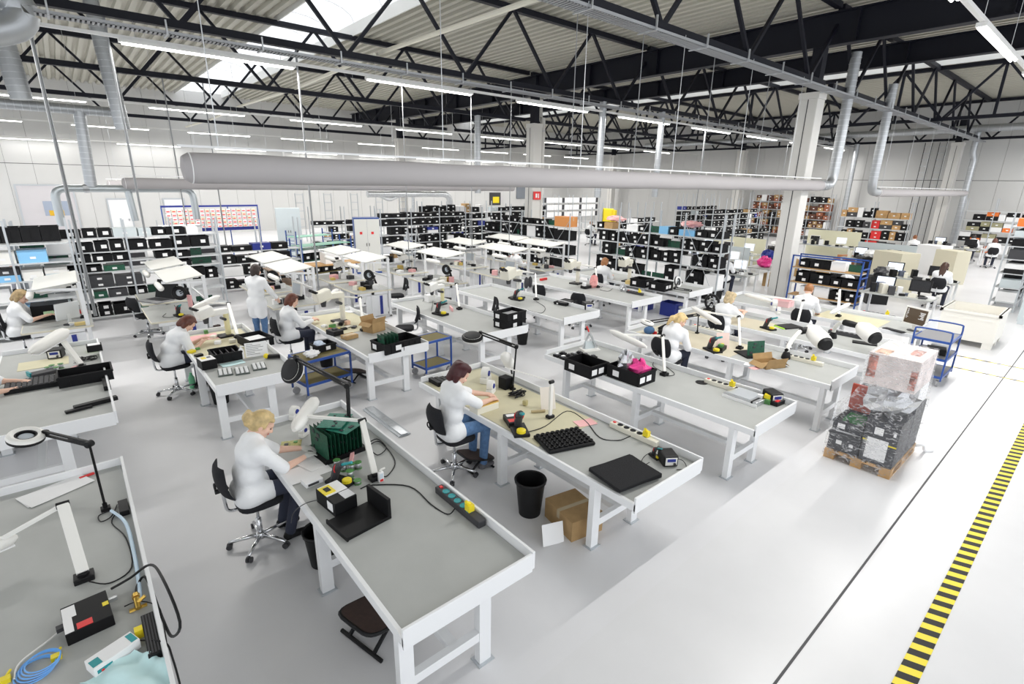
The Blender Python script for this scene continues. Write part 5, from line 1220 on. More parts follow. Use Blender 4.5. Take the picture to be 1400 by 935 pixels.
# white bulk container
t = thing('bulk_container', 'large white plastic bulk container on feet by the aisle', 'container', (17.1, 2.0, 0)); W_, D_, H_ = 1.35, 1.1, .86; wl = .045
IV = mat('ivory_plastic', (.82, .80, .74), .5)
MB().bx(-W_/2, W_/2, -D_/2, D_/2, .14, .2).build('bottom', IV, t)
for s in (-1, 1):
    MB().bx(s*W_/2-(wl if s > 0 else 0), s*W_/2+(0 if s > 0 else wl), -D_/2, D_/2, .2, H_).build('wall', IV, t); MB().bx(-W_/2+wl, W_/2-wl, s*D_/2-(wl if s > 0 else 0), s*D_/2+(0 if s > 0 else wl), .2, H_).build('wall', IV, t)
    MB().bx(s*W_/2-.03, s*W_/2+.03, -D_/2-.03, D_/2+.03, H_-.06, H_).bx(-W_/2-.03, W_/2+.03, s*D_/2-.03, s*D_/2+.03, H_-.06, H_).build('rim', IV, t)
for x in (-W_/2+.1, 0, W_/2-.1):
    for y in (-D_/2+.1, D_/2-.1): MB().bx(x-.09, x+.09, y-.09, y+.09, 0, .14).build('foot', IV, t)
for k in range(3): MB().bx(-W_/2-.012, -W_/2, -.45+k*.32, -.2+k*.32, .66, .70).build('grip', IV, t)
# small blue carts between benches
blue_cart('blue two shelf trolley with brown shelves carrying a black crate', (3.0, 8.75), .15, .85, .55, .9, [.3, .72], BLUE, OLIVE, 0)
crate('small black crate of tissue on the trolley between the benches', Vector((3.12, 8.9, .73)), .15, .36, .28, .13, card=.2); sack('pale blue crumpled tissue in the small black crate', Vector((3.05, 8.9, .75)), (.2, .16, .16), mat('pale_blue_tissue', (.7, .78, .9), .8), seed=3)
sack('white plastic parts heaped on the trolley shelf', Vector((2.82, 8.62, .73)), (.26, .2, .12), PAPER, seed=6)
blue_cart('blue two shelf trolley with brown shelves next to the crates bench', (5.05, 8.35), .1, .62, .45, .8, [.22, .74], BLUE, OLIVE, 0)
footrest('black low footrest beside the crates bench', at(487, 518)[:2], .2)
# ============================================================ second row of benches
GROW = 1.35
# ---- left edge bench
t = thing('foam_block', 'black pocketed foam block on the bench at the left edge', 'foam block', B(47, 528), .0)
MB().bx(-.3, .3, -.2, .2, 0, .07).build('slab', ESDB, t, bevel=.008); pk2 = MB().bx(-.022, .022, -.016, .016, 0, .012).mesh('pocket')
for i in range(10):
    for j in range(8): part('pocket', pk2, DARK, t, (-.26+i*.058, -.165+j*.047, .07))
crate('open empty black crate beside the rim of the left edge bench', B(119, 519), 0, .62, .42, .16)
small_box('black_rail', 'black socket rail along the rim of the left edge bench', 'power strip', B(146, 527), .06, .35, .05, 0, BLACK); small_box('black_bar', 'long black bar lying at the end of the left edge bench', 'bar', B(132, 553), .34, .06, .04, .2, BLACK); small_box('black_bar', 'shorter black bar beside the long one on the left edge bench', 'bar', B(108, 561), .2, .05, .025, .2, BLACK)
tube_arm_lamp('white lamp with large flat head over the left edge bench', B(112, 503), xy(80, 458, 1.25), xy(40, 482, 1.2), xy(92, 452, 1.3), .07, r=.1, taper=.7)
for k, (px, py) in enumerate(((72, 505), (78, 508), (84, 503), (66, 508))): spool('small pale reel on the left edge bench', B(px, py), grp='reels on the left edge bench', top=CREAM)
solder_station('black soldering station on the left edge bench', B(78, 488), -.2, 1.0); small_box('yellow_mat', 'yellowish work mat on the left edge bench', 'mat', B(60, 497), .45, .35, .004, 0, BEIGETOP, bevel=0)
small_box('lime_box', 'lime green box beneath a small black box at the rim', 'box', B(130, 479), .14, .12, .06, 0, LIME); small_box('black_box', 'small black box with white label stacked on the lime box', 'box', B(130, 479, .082), .15, .13, .08, 0, BLACK, [('label', (-.06, .06, -.05, .05, .08, .082), PAPER)])
small_box('black_case', 'black case with card on the left edge bench', 'case', B(75, 478), .24, .14, .1, 0, ESDB, [('card', (-.02, .05, -.0715, -.0705, .02, .07), PAPER)])
t = thing('cable_heap', 'heap of thin cables near the lime box', 'cables', B(120, 492)); rnd = random.Random(15)
for k in range(4): MB().tube(smooth_path([(rnd.uniform(-.18, .12), rnd.uniform(-.15, .1), rnd.uniform(.006, .06)) for _ in range(7)], 5), .005, 5).build('loop', BLACK, t, True)
small_box('pink_strip', 'pink strip leaning by the open black crate', 'strip', B(97, 508), .03, .2, .04, -.6, PINK)
small_box('controller', 'dark grey controller with teal iron on the left edge bench', 'device', B(60, 512), .22, .13, .04, .3, DARK, [('teal_handle', (-.12, -.1, -.02, .1, .0, .05), TEAL)])
# ---- bench of the bending brunette
tag(MB().bx(1.22, 2.25, 9.0, 11.0, ZS, ZS+.004).build('bench_mat', BEIGETOP), 'yellowish mat on the bench of the bending brunette', 'mat')
crate('black divided crate beside the white bottle', B(309, 490, .004), 0, .42, .4, .15)
for k in range(4): small_box('divider', 'black divider plate in the divided crate', 'divider', B(309, 490)+Vector((-.14+.09*k, 0, .017)), .008, .26, .075, 0, DARK, bevel=0)['group'] = 'divider plates in the divided crate'
small_box('black_unit', 'black unit with white and yellow top beside the delivery note bench edge', 'device', B(284, 502), .16, .2, .11, .1, ESDB, [('top_label', (-.075, .075, -.09, .09, .11, .112), PAPER), ('yellow_print', (-.05, .0, -.02, .06, .112, .114), YELLOW), ('dark_window', (.01, .05, .0, .05, .112, .114), DARK)])
for k, (px, py) in enumerate(((308, 510), (331, 508), (354, 502))):
    t = thing('metal_frame_board', 'flat metal framed board with round coils at the bench end', 'circuit board', B(px, py), -.15, 'framed boards at the bench end'); MB().bx(-.1, .1, -.15, .15, 0, .02).build('frame', mat('dark_pcb', (.08, .10, .09), .5), t)
    cm = MB().lathe([(.022, .02), (.022, .045), (.012, .045), (.012, .03)], n=10).mesh('coil'); sm_ = MB().bx(-.02, .02, -.012, .012, .02, .04).mesh('chip')
    for i in range(3):
        for j in range(4): part('coil', cm, (PAPER, DARK, SILVER)[(2*i+j*j) % 3], t, (-.062+.062*i, -.11+.072*j, 0))
sheet('aqua notepad beside the framed boards', B(318, 497, .001), .34, .2, .1, AQUA, 'notepad')
t = thing('white_bottle', 'white dispenser bottle beside the divided crate', 'bottle', B(331, 490)); MB().lathe([(.04, 0), (.042, .14), (.03, .17), (.012, .18), (.012, .22), (.001, .225)], n=14).build('body', PAPER, t, True); MB().bar((0, 0, .21), (.05, 0, .2), .012).build('spout', PAPER, t)
crate('black crate filled with papers behind the delivery note', B(350, 470), .15, .42, .55, .16); small_box('paper_bundle', 'bundle of papers in the crate behind the delivery note', 'papers', B(350, 470, .016), .26, .34, .07, .2, PAPER)
t = thing('delivery_note', 'printed white delivery note standing at the bench end', 'paper', B(352, 487), -.15); q = MB(); q.x = Matrix.Rotation(R(-14), 4, 'X'); q.bx(-.17, .17, -.002, .002, 0, .24).build('sheet', PAPER, t)
for k in range(7): q = MB(); q.x = Matrix.Rotation(R(-14), 4, 'X'); q.bx(-.15, -.15+[.1, .22, .26, .18, .24, .12, .2][k], -.0032, -.0022, .21-k*.028, .216-k*.028).build('text_line', DARK, t)
t = thing('barcode_gun', 'yellow and black hand scanner lying beside the delivery note', 'scanner', B(374, 490), .5); MB().bar((-.05, .08, .04), (.08, -.1, .04), .07, .06).build('body', BLACK, t, bevel=.01); MB().ball((-.06, .09, .05), .045, 10, 7).build('nose', YELLOW, t, True)
microscope('cream pillar microscope with white head beside the bending brunette', B(307, 460), .2, WHITEP, mat('pale_yellow', (.80, .74, .42), .4), .4, 1.15)
tube_arm_lamp('white lamp post with long head next to the pale yellow pillar', B(325, 462), xy(312, 415, 1.25), xy(262, 422, 1.25), xy(300, 405, 1.35), .06, r=.06, taper=.8)
small_box('pink_mat', 'pink antistatic mat beside the bending brunette', 'mat', B(276, 462, .004), .4, .3, .004, 0, PINK, bevel=0); small_box('green_part', 'small green part on the pink mat bench', 'part', B(282, 456, .004), .05, .04, .05, 0, GREENL)
for k, (px, py, m_) in enumerate(((268, 478, GREENL), (272, 487, BLACK), (262, 482, YELLOW), (292, 462, CREAM), (298, 470, PAPER), (318, 468, CREAM), (290, 452, DARK), (297, 449, BROWN))): small_box('bench_part', 'small %s part lying near the bending brunette' % ('green', 'black', 'yellow', 'tall cream', 'white', 'flat cream', 'dark', 'brown')[k], 'part', B(px, py, .005), .09-.005*k, .06+.004*k, .025+.004*k, .3*k, m_)
waste_bin('dark waste bin below the bench of the bending brunette', at(303, 550)[:2], .42, .16)
t = thing('green_bottle', 'green bottle standing under the bending brunette bench', 'bottle', at(264, 530), 0); MB().lathe([(.05, 0), (.05, .2), (.02, .26), (.02, .29), (.001, .29)], n=12).build('body', mat('bottle_green', (.2, .65, .35), .4), t, True)
# ---- bench of the woman at the cream microscope
tag(MB().bx(3.5, 4.55, 9.4, 11.1, ZS, ZS+.004).build('bench_mat', BEIGETOP), 'yellowish mat on the cream microscope bench', 'mat')
c_ = B(542, 476); crate('long black crate with green boards at the bench end', c_, .12, .75, .45, .19, card=-.6)
for k in range(5): pcb('green circuit board standing in the long black crate', c_+Vector((-.3+.07*k, -.035+.008*k, .016)), (0, .1, PI/2-.1), .34, .28, GREEN, grp='green boards in the long black crate', seed=k % 3, nchip=8)
carton('open brown carton with torn flaps behind the long black crate', B(511, 452), .3, .34, .3, .2, open_=True); carton('small flat brown carton on the cream microscope bench', B(478, 462, .004), .2, .26, .2, .07)
small_box('black_device', 'black bench device next to the small flat carton', 'device', B(458, 457, .004), .16, .2, .07, .2, BLACK, [('dial', (-.03, .03, -.03, .03, .07, .09), DARK)])
t_ = microscope('cream inspection microscope with rectangular head', B(464, 440, .004), .1, CREAM, CREAM, .42, 1.3)
tube_arm_lamp('white lamp with short head above the cream microscope', B(497, 452), xy(492, 407, 1.25), xy(443, 412, 1.2), xy(462, 396, 1.3), .05, r=.065, taper=.9)
sheet('pink white paper standing area behind the microscope', B(480, 425, .005), .3, .3, .3, PAPER)
rnd = random.Random(21); mm_ = (RED, YELLOW, BLACK, CREAM, DARK, PAPER, GREENL, CREAM, BLACK, mat('peach', (.85, .55, .4), .6)); nn_ = ('red', 'yellow', 'black', 'cream', 'dark', 'white', 'green', 'pale', 'square black', 'peach')
for k in range(10): small_box('bench_part', 'small %s part before the cream microscope' % nn_[k], 'part', Vector((3.62+.11*(k % 5)+rnd.uniform(-.02, .02), 9.75+.28*(k//5)+rnd.uniform(-.08, .08), ZS+.005)), rnd.uniform(.05, .1), rnd.uniform(.04, .09), rnd.uniform(.02, .06), rnd.uniform(0, 1), mm_[k])
waste_bin('dark waste bin near the trolley of the cream microscope bench', at(447, 500)[:2], .42, .16)
# ---- bench with stacked crates
for k in range(2): crate('black crate at the end of the stacked crates bench, %s' % ('bottom' if k == 0 else 'top'), B(697, 446, .0)+Vector((0, 0, .171*k)), .12, .56, .40, .17, card=-.5, cards=1)
small_box('glass_vials', 'tray of clear vials in the top stacked crate', 'vials', B(697, 446)+Vector((0, 0, .2)), .32, .22, .06, .12, SILVER)
iron_stand('black iron stand on the stacked crates bench', B(602, 430), .2, 1.3); small_box('pink_strip', 'pink strip on the stacked crates bench', 'strip', B(617, 424), .03, .22, .06, -.4, PINK)
microscope('white microscope with yellow pillar on the stacked crates bench', B(602, 416), .2, WHITEP, mat('pale_yellow', (.80, .74, .42), .4), .38, 1.1); small_box('white_stand', 'white box stand beside the white microscope', 'box', B(588, 412), .16, .14, .13, 0, PAPER)
t = thing('barcode_gun', 'yellow tipped black scanner on the stacked crates bench', 'scanner', B(611, 411), -.5); MB().bar((-.1, .06, .05), (.1, -.06, .05), .08, .07).build('body', BLACK, t, bevel=.01); MB().ball((-.1, .06, .06), .05, 10, 7).build('nose', YELLOW, t, True)
tube_arm_lamp('white lamp post with arm on the stacked crates bench', B(628, 423), xy(624, 388, 1.25), xy(590, 388, 1.25), xy(608, 384, 1.28), .05, r=.045); cable('thin cable loop on the stacked crates bench', [B(578, 412, .01), B(585, 402, .01), B(592, 405, .04), B(590, 425, .01)], .006)
waste_bin('dark bin under the stacked crates bench', at(714, 470)[:2], .36, .15)
# ---- cream microscope bench further right
microscope('cream microscope bent over an empty bench with black bag behind', B(706, 408), .25, CREAM, WHITEP, .42, 1.5)
iron_stand('black iron stand before the black shoe bags', B(707, 410), .2, 1.2); tube_arm_lamp('short white lamp post with black foot near the flat black tray', B(733, 410), xy(732, 374, 1.25), xy(708, 371, 1.25), xy(724, 372, 1.27), .045, r=.03)
t = thing('bag_stand', 'pair of dark grey bags standing on the bench', 'bag', B(722, 394), .2); MB().ball((-.09, 0, .17), .1, 10, 8, (.8, .6, 1.7)).build('bag', DARK, t, True); MB().ball((.09, 0, .17), .1, 10, 8, (.8, .6, 1.7)).build('bag', DARK, t, True)
crate('flat black tray with lid pieces on the bench', B(773, 415), .2, .5, .36, .07, card=.2); small_box('tray_insert', 'black insert lying in the flat black tray', 'insert', B(773, 415, .016), .3, .2, .045, .2, BLACK)
solder_station('black blue soldering station by the red tipped press', B(803, 422), -.5, 1.1); cable('thin cable across the cream microscope bench end', [B(733, 412, .02), B(745, 420, .006), B(740, 428, .006), B(722, 424, .006)], .006)
small_box('hand_tool', 'red handled tool on the bench behind', 'tool', B(743, 383), .22, .05, .05, .1, RED); waste_bin('black bin beneath the red tipped press', at(790, 442)[:2], .34, .14)
# ---- pink bag bench
microscope('cream microscope on the pink bag bench', B(787, 388), .2, CREAM, CREAM, .40, 1.4); sack('pale pink plastic bag on the bench', B(811, 393), (.22, .22, .36), mat('coral_bag', (.90, .42, .40), .5), seed=3)
small_box('black_block', 'black block with white cup beside the pale pink bag', 'block', B(801, 394), .2, .14, .06, 0, BLACK, [('cup', (-.1, -.04, -.04, .02, .06, .13), PAPER)]); tube_arm_lamp('white lamp post on the pink bag bench', B(817, 393), xy(814, 366, 1.22), xy(795, 362, 1.25), xy(808, 364, 1.25), .045, r=.03)
sack('clear bag beside the yellow plug strip', B(851, 398), (.2, .15, .2), SILVER, seed=5); power_strip('black socket strip with yellow plug on the pink bag bench', B(868, 402), -PI/2, 4, DARK, BLACK, True, .4)
cable('thin cable coil on the pink bag bench', [B(820, 396, .01), B(832, 398, .006), B(838, 392, .006), B(828, 388, .006), B(822, 393, .006)], .006)
# ---- bench with ring lamp
for k, (px, py) in enumerate(((877, 391), (903, 396))): crate('black crate with white cards on the ring lamp bench, %s' % ('beside the microscope' if k == 0 else 'beside the ring lamp'), B(px, py), .1, .5, .5, .24, card=.3, cards=2)
microscope('cream microscope in front of the ginger woman', B(858, 385), .2, CREAM, CREAM, .42, 1.4); ring_lamp('white ring lamp on a low black arm at the bench end', B(945, 400), xy(922, 394, 1.0), xy(928, 385, 1.05), (75, 15), .13, BLACK, PAPER, False)
small_box('card_stand', 'white cards standing in front of the ginger woman', 'cards', B(866, 383), .2, .02, .22, .5, PAPER); small_box('yellow_jig', 'yellow jig beside the ginger woman', 'jig', B(860, 388), .16, .12, .08, .2, mat('pale_gold', (.8, .62, .25), .5))
for z, m_, nm in ((0, DBLUE, 'blue'), (0, mat('bin_green', (.03, .25, .07), .5), 'green')): crate('%s storage bin on the floor under the ring lamp bench' % nm, Vector((13.2, 9.2 if nm == 'green' else 8.2, 0)), 0, .4, .5, .4, m_)
GROW = 1.0

# ============================================================ workstations with an overhead shelf
def ws(what, x0, y0, L=1.5, W=1.08, items=True, seed=0, z=.78, lamp=True, shelf_tilt=8):
    t = thing('workstation', 'white workstation desk with overhead shelf, '+what, 'workstation', (x0, y0, 0))
    MB().bx(0, W, 0, L, z-.035, z).build('desktop', GREYTOP, t); MB().bx(-.012, 0, 0, L, z-.035, z).bx(0, W, -.012, 0, z-.035, z).build('desk_edge', mat('beige_edge', (.72, .68, .55), .5), t)
    for y in (.02, L-.06):
        MB().bx(W-.12, W-.05, y, y+.05, 0, 1.66).build('post', WHITE, t); MB().bx(.12, W-.15, y, y+.04, z-.11, z-.035).build('desk_beam', WHITE, t); MB().bx(.1, W-.05, y, y+.05, 0, .04).build('foot', WHITE, t); MB().bx(.45, .53, y, y+.05, .04, z-.035).build('leg', WHITE, t)
    MB().bx(W-.1, W-.07, .06, L-.06, .25, z-.1).build('back_panel', WHITE, t)
    p = MB().bx(.3, W-.15, .05, .09, .06, z-.13).build('side_panel', WHITE, t); MB().bx(.7, .78, .035, .05, .1, z-.16).build('blue_stripe', DBLUE, p)
    q = MB(); q.x = Matrix.Translation((W-.45, 0, 1.62)) @ Matrix.Rotation(R(-shelf_tilt), 4, 'Y'); q.bx(-.34, .36, -.03, L+.03, -.012, .012).build('overhead_shelf', mat('shelf_paint', (.60, .60, .57), .5), t)
    for y in (.04, L-.04): MB().bar((W-.85, y, 1.58), (W-.1, y, 1.52), .03, .05).build('shelf_bracket', WHITE, t)
    MB().bx(W-.1, W-.07, .0, L, 1.1, 1.14).build('cross_rail', WHITE, t)
    if lamp: MB().tube([(W-.85, .2, 1.42), (W-.85, .28, 1.42), (W-.85, .85, 1.42), (W-.85, .95, 1.42)], [.02, .06, .06, .03], 10).build('tube_lamp', WHITEP, t, True)
    if items:
        rnd = random.Random(seed); o = Vector((x0, y0, z))
        if seed % 3 == 0: ring_lamp('black round magnifier on the desk with overhead shelf, '+what, o+Vector((.85, .5, 0)), o+Vector((.7, .45, .4)), o+Vector((.6, .4, .38)), (70, 20), .12, BLACK, BLACK, False)
        if seed % 3 == 1: microscope('white microscope on the desk with overhead shelf, '+what, o+Vector((.8, .7, 0)), 0, WHITEP, WHITEP, .35, 1.1)
        if seed % 3 == 2: monitor('flat monitor on the desk with overhead shelf, '+what, o+Vector((.75, .7, 0)), R(-80), .44, .32, mat('pale_screen', (.55, .6, .65), .3), WHITEP)
        cs = ((BLACK, 'black'), (PAPER, 'white'), (DARK, 'dark'), (CREAM, 'cream'), (mat('gold_box', (.62, .45, .12), .6), 'yellow'), (PINK, 'pink'), (BLACK, 'charcoal'))
        for k in range(7):
            m_, nm = cs[(k+seed) % 7]; small_box('desk_item', 'small %s box on the desk with overhead shelf, %s' % (nm, what), 'box', o+Vector((.22+.1*k, .25+rnd.uniform(0, .9), 0)), rnd.uniform(.1, .22), rnd.uniform(.08, .2), rnd.uniform(.05, .16), rnd.uniform(0, 1), m_, bevel=0)
    return t
ws('in front of the blue cabinet', 5.55, 12.95, seed=3); ws('behind the blue cabinet desk pair', 5.6, 14.75, seed=4)
ws('beside the bench of stacked crates', 7.85, 12.55, 1.7, seed=0); ws('by the step ladder', 7.9, 14.9, seed=1)
ws('beside the ponytail woman', 10.2, 12.3, 1.9, seed=5); ws('second desk of the ponytail row', 10.3, 14.7, 1.7, seed=2)
ws('of the ponytail woman', 12.35, 12.8, 1.9, seed=7); ws('in front of the orange carton rack', 12.6, 15.0, 1.8, seed=6)
ws('of the standing dark haired woman', 3.3, 12.4, 1.6, seed=8); ws('behind the standing dark haired woman', 3.4, 14.3, 1.6, seed=9)
ws('of the laptop', .95, 12.6, 1.7, W=1.15, seed=4, items=False); ws('at the left rack', -1.05, 13.1, 1.6, seed=10, items=False); ws('at the grey laptop posts', 1.0, 14.6, 1.5, seed=12, items=False)
# laptop desk and left monitor desk
t = thing('laptop', 'open black laptop on the desk before the left rack', 'laptop', (1.3, 14.9, .78), R(-60)); MB().bx(-.22, .22, -.15, .15, 0, .02).build('base', mat('laptop_grey', (.25, .25, .26), .4), t, bevel=.004); q = MB(); q.x = Matrix.Translation((0, .15, .02)) @ Matrix.Rotation(R(-18), 4, 'X'); q.bx(-.22, .22, 0, .012, 0, .3).build('screen', BLACK, t, bevel=.004); MB().bx(-.18, .18, -.03, .12, .02, .024).build('keys', DARK, t)
t.scale = (1.5, 1.5, 1.5)
ring_lamp('black round magnifier hanging under the shelf at the laptop desk', (1.85, 13.3, .78), (1.75, 13.2, 1.3), (1.6, 13.1, 1.25), (70, 20), .12, BLACK, BLACK, False)
small_box('pink_strip', 'pink strip on the laptop desk post', 'strip', Vector((1.75, 13.0, .9)), .04, .12, .3, .4, PINK); iron_stand('black iron stand on the laptop desk', Vector((1.5, 12.9, .78)), .2, 1.4); cable('thin cable curling over the laptop desk', [(1.3, 13.3, .79), (1.2, 13.0, .79), (1.35, 12.85, .79), (1.5, 13.1, .8), (1.48, 13.3, .95)], .005)
monitor('grey backed monitor turned sideways on the left rack desk', (-.35, 13.45, .78), R(-150), .42, .34, SCREEND, mat('monitor_back', (.62, .64, .64), .5)); small_box('black_chest', 'large black chest behind the blonde woman on the left rack desk', 'chest', Vector((-.6, 14.3, .78)), .6, .5, .32, 0, ESDB)
small_box('red_device', 'grey device with red caps on the left rack desk', 'device', Vector((-.1, 14.35, .78)), .2, .2, .16, 0, mat('mid_grey', (.35, .36, .37), .5), [('red_cap', (-.08, -.02, -.105, -.09, .03, .12), RED), ('red_cap', (.02, .08, -.105, -.09, .03, .12), RED)]); spool('cream wire reel on the left rack desk', Vector((-.3, 13.2, .78)), r=.05, h=.08, top=CREAM); small_box('gold_parts', 'row of pale gold parts on the left rack desk', 'parts', Vector((-.15, 13.25, .78)), .25, .1, .06, .1, mat('pale_gold', (.8, .62, .25), .5)); small_box('green_part', 'pale green part in the hands of the blonde woman', 'part', Vector((-.63, 13.93, .93)), .16, .1, .06, .1, mat('pale_green', (.55, .8, .5), .5))
tube_arm_lamp('long white lamp head over the left rack desk', (-.1, 13.9, .78), (-.12, 13.9, 1.5), (-.75, 13.9, 1.4), (-.25, 13.9, 1.5), .05, r=.07, taper=.6)
# ============================================================ storage racks
KINDS = [(.38, .30, .17), (.38, .30, .12), (.28, .30, .10), (.55, .38, .2), (.22, .30, .12)]
def rack(label, x0, y0, L, D, levels, top, bays, axis='x', brace=True, m=ZINC):
    "shelf rack: local X runs along the rack"
    t = thing('storage_rack', label, 'rack', (x0, y0, 0), 0 if axis == 'x' else PI/2)
    for i in range(bays+1):
        x = L*i/bays
        for y in (0, D): MB().bx(x-.02, x+.02, y-.02, y+.02, 0, top).build('upright', m, t)
    for z in levels:
        for i in range(bays):
            a, b = L*i/bays+.021, L*(i+1)/bays-.021
            MB().bx(a, b, .0, D, z-.03, z).build('shelf', mat('shelf_grey', (.62, .64, .65), .45, .3), t)
    if brace:
        for i in range(0, bays, 2):
            a, b = L*i/bays, L*(i+1)/bays; MB().bar((a, D+.022, .2), (b, D+.022, top-.3), .012).bar((b, D+.022, .2), (a, D+.022, top-.3), .012).build('cross_brace', m, t)
    return t
FARB = {}
def far_box(m_, c, d, rz):
    FARB.setdefault(m_.name, (m_, MB()))[1].box(c, d, rz)
def fill(where, x0, y0, L, D, levels, gap, axis='x', seed=0, mats=None, skip=0.05, joined=False):
    "crates, boards and boxes along every shelf"
    rnd = random.Random(seed); rz = 0 if axis == 'x' else PI/2
    nth = ('bottom', 'second', 'third', 'fourth', 'fifth', 'sixth', 'top')
    for li, z in enumerate(levels):
        h_av = (levels[li+1]-z-.05) if li+1 < len(levels) else gap
        name = nth[li] if li+1 < len(levels) else 'top'; u = .05
        while u < L-.2:
            w = rnd.choice((.3, .38, .42, .46, .52, .6))
            if u+w > L-.03: break
            cu, cv = u+w/2, D*.45; px, py = (x0+cu, y0+cv) if axis == 'x' else (x0-cv, y0+cu); d = min(D*.85, .46)
            u += w+rnd.choice((.01, .01, .02, .05))
            if rnd.random() < skip: continue
            lay = 2 if h_av > .33 and rnd.random() < .75 else 1; k = rnd.random(); h = h_av/lay*rnd.uniform(.72, .96)
            if lay == 1 and h > .3: h *= .75
            for q_ in range(lay):
                loc = (px, py, z+.001+q_*(h+.001)); ww = w-.02
                if mats and k < mats[0]: m_, nm = rnd.choice(mats[1])
                elif k > .95: m_, nm = PAPER, 'white'
                else: m_, nm = ESDB, 'black'
                if joined:
                    far_box(m_, (px, py, loc[2]+h/2), (ww, d, h), rz); o_ = d/2+.004
                    far_box(PAPER, (px+(0 if axis == 'x' else o_), py-(o_ if axis == 'x' else 0), loc[2]+h*.5), (.1, .004, min(.06, h*.5)), rz)
                    if axis == 'y': far_box(PAPER, (px-o_, py, loc[2]+h*.5), (.1, .004, min(.06, h*.5)), rz)
                elif nm == 'black' and .84 < k and h_av > .17:
                    pcb('green circuit board on the %s shelf of the %s' % (name, where), Vector(loc), (.0, 0, rz), round(ww, 2), round(min(h_av, .22), 2), GREEN, grp='green boards, %s shelf, %s' % (name, where), seed=li % 3, nchip=8); break
                elif nm == 'black': crate('black crate on the %s shelf of the %s' % (name, where), loc, rz if axis == 'x' else -rz, round(ww, 2), round(d, 2), round(h, 2), card=rnd.choice((-.6, .2, .6)), grp='black crates, %s shelf, %s' % (name, where))
                else: small_box('stored_box', '%s box on the %s shelf of the %s' % (nm, name, where), 'box', loc, ww, d, h, rz, m_, [('label_card', (-.05, .05, -d/2-.003, -d/2-.001, h*.3, h*.3+.05), PAPER)], bevel=0)['group'] = '%s boxes, %s shelf, %s' % (nm, name, where)
BOXM = [(PAPER, 'pale'), (GREYC, 'grey'), (DBLUE, 'blue'), (CARD, 'brown')]
# rack behind the laptop desk
LV1 = [.12, .6, .88, 1.29, 1.54, 1.80, 2.16]
rack('grey steel rack of black crates behind the laptop desk', -1.05, 17.0, 4.3, .5, LV1, 2.6, 4, 'x', False)
fill('rack behind the laptop desk', -1.05, 17.0, 4.3, .5, LV1, .24, 'x', 3, (.22, [(PAPER, 'pale'), (GREYC, 'grey'), (DARK, 'dark'), (GREEN, 'green')]))
# grey rack right of centre
LV2 = [.12, .47, 1.15, 1.65, 2.09]
rack('grey rack with crates behind the ring lamp bench', 16.1, 8.1, 5.4, .6, LV2, 2.84, 4, 'y')
fill('rack behind the ring lamp bench', 16.1, 8.1, 5.4, .6, LV2, .26, 'y', 5, (.16, [(CARD, 'brown'), (BLUEG, 'light blue'), (PAPER, 'pale')]))
for y, w in ((12.6, .5), (9.4, .45)): sack('pink plastic sheet on top of the crates rack, %s' % ('over the long crates' if y > 12 else 'beside the grey bin'), Vector((15.85, y, 2.36)), (.4, .8, .2), PINK, seed=int(y))
small_box('yellow_jacket', 'bright yellow safety jacket hung above the crates rack', 'jacket', Vector((16.2, 13.3, 2.2)), .12, .55, .6, .0, YELLOW, [('sleeve', (-.05, .05, -.4, -.28, .05, .55), YELLOW)], bevel=.05)
# orange carton rack
LV3 = [.12, .7, 1.33, 1.91]
rack('grey rack with a taped orange carton on top', 16.9, 15.4, 6.2, .6, LV3, 2.5, 4, 'y')
fill('orange carton rack', 16.9, 16.6, 5.0, .6, LV3, .26, 'y', 8)
carton('brown orange carton with red tape on the rack top', Vector((16.62, 15.95, 1.911)), PI/2, .9, .5, .42, mat('orange_carton', (.62, .26, .08), .8)); small_box('red_tape', 'bright red tape strip on the orange carton', 'tape', Vector((16.62, 15.75, 2.333)), .5, .08, .004, 0, ORANGE, bevel=0)
for z in LV3[:3]: crate('dark crate stack on the near end of the orange carton rack', Vector((16.62, 15.95, z+.001)), PI/2, .9, .5, .4, grp='dark crates at the near end of the orange carton rack')
# rows of crate racks towards the back
def rackrow(what, x0, y0, L, lv, seed, top=2.5, gap=.24, axis='x'):
    rack('grey rack packed with black crates, '+what, x0, y0, L, .5, lv, top, max(2, int(L/1.25)), axis, False); fill('crate rack '+what, x0, y0, L, .5, lv, gap, axis, seed, (.12, BOXM), joined=True)
LV4 = [.12, .55, .95, 1.35, 1.75, 2.1]
rackrow('behind the blue cabinet', 10.6, 21.5, 4.6, LV4, 11); rackrow('beside the pale column', 14.2, 24.0, 4.6, LV4, 12, 2.7, .5)
rackrow('in front of the exhaust pipe', 19.2, 24.5, 4.5, LV4, 13); rackrow('along the back duct', 10.0, 28.3, 3.6, LV4[:4], 14, 2.3)
rackrow('at the left machines', 3.6, 19.0, 2.6, LV4[:4], 15, 2.4)
rackrow('past the downpipe', 21.5, 17.5, 4.5, LV4[:5], 16, 2.8); rackrow('near the right wall', 30, 16.5, 6, LV4, 17, 3.0); rackrow('by the brown shelves', 33, 20.5, 5, LV4, 18, 3.2)
rackrow('beyond the white desks', 26, 13.0, 4, LV4[:4], 19, 2.4)
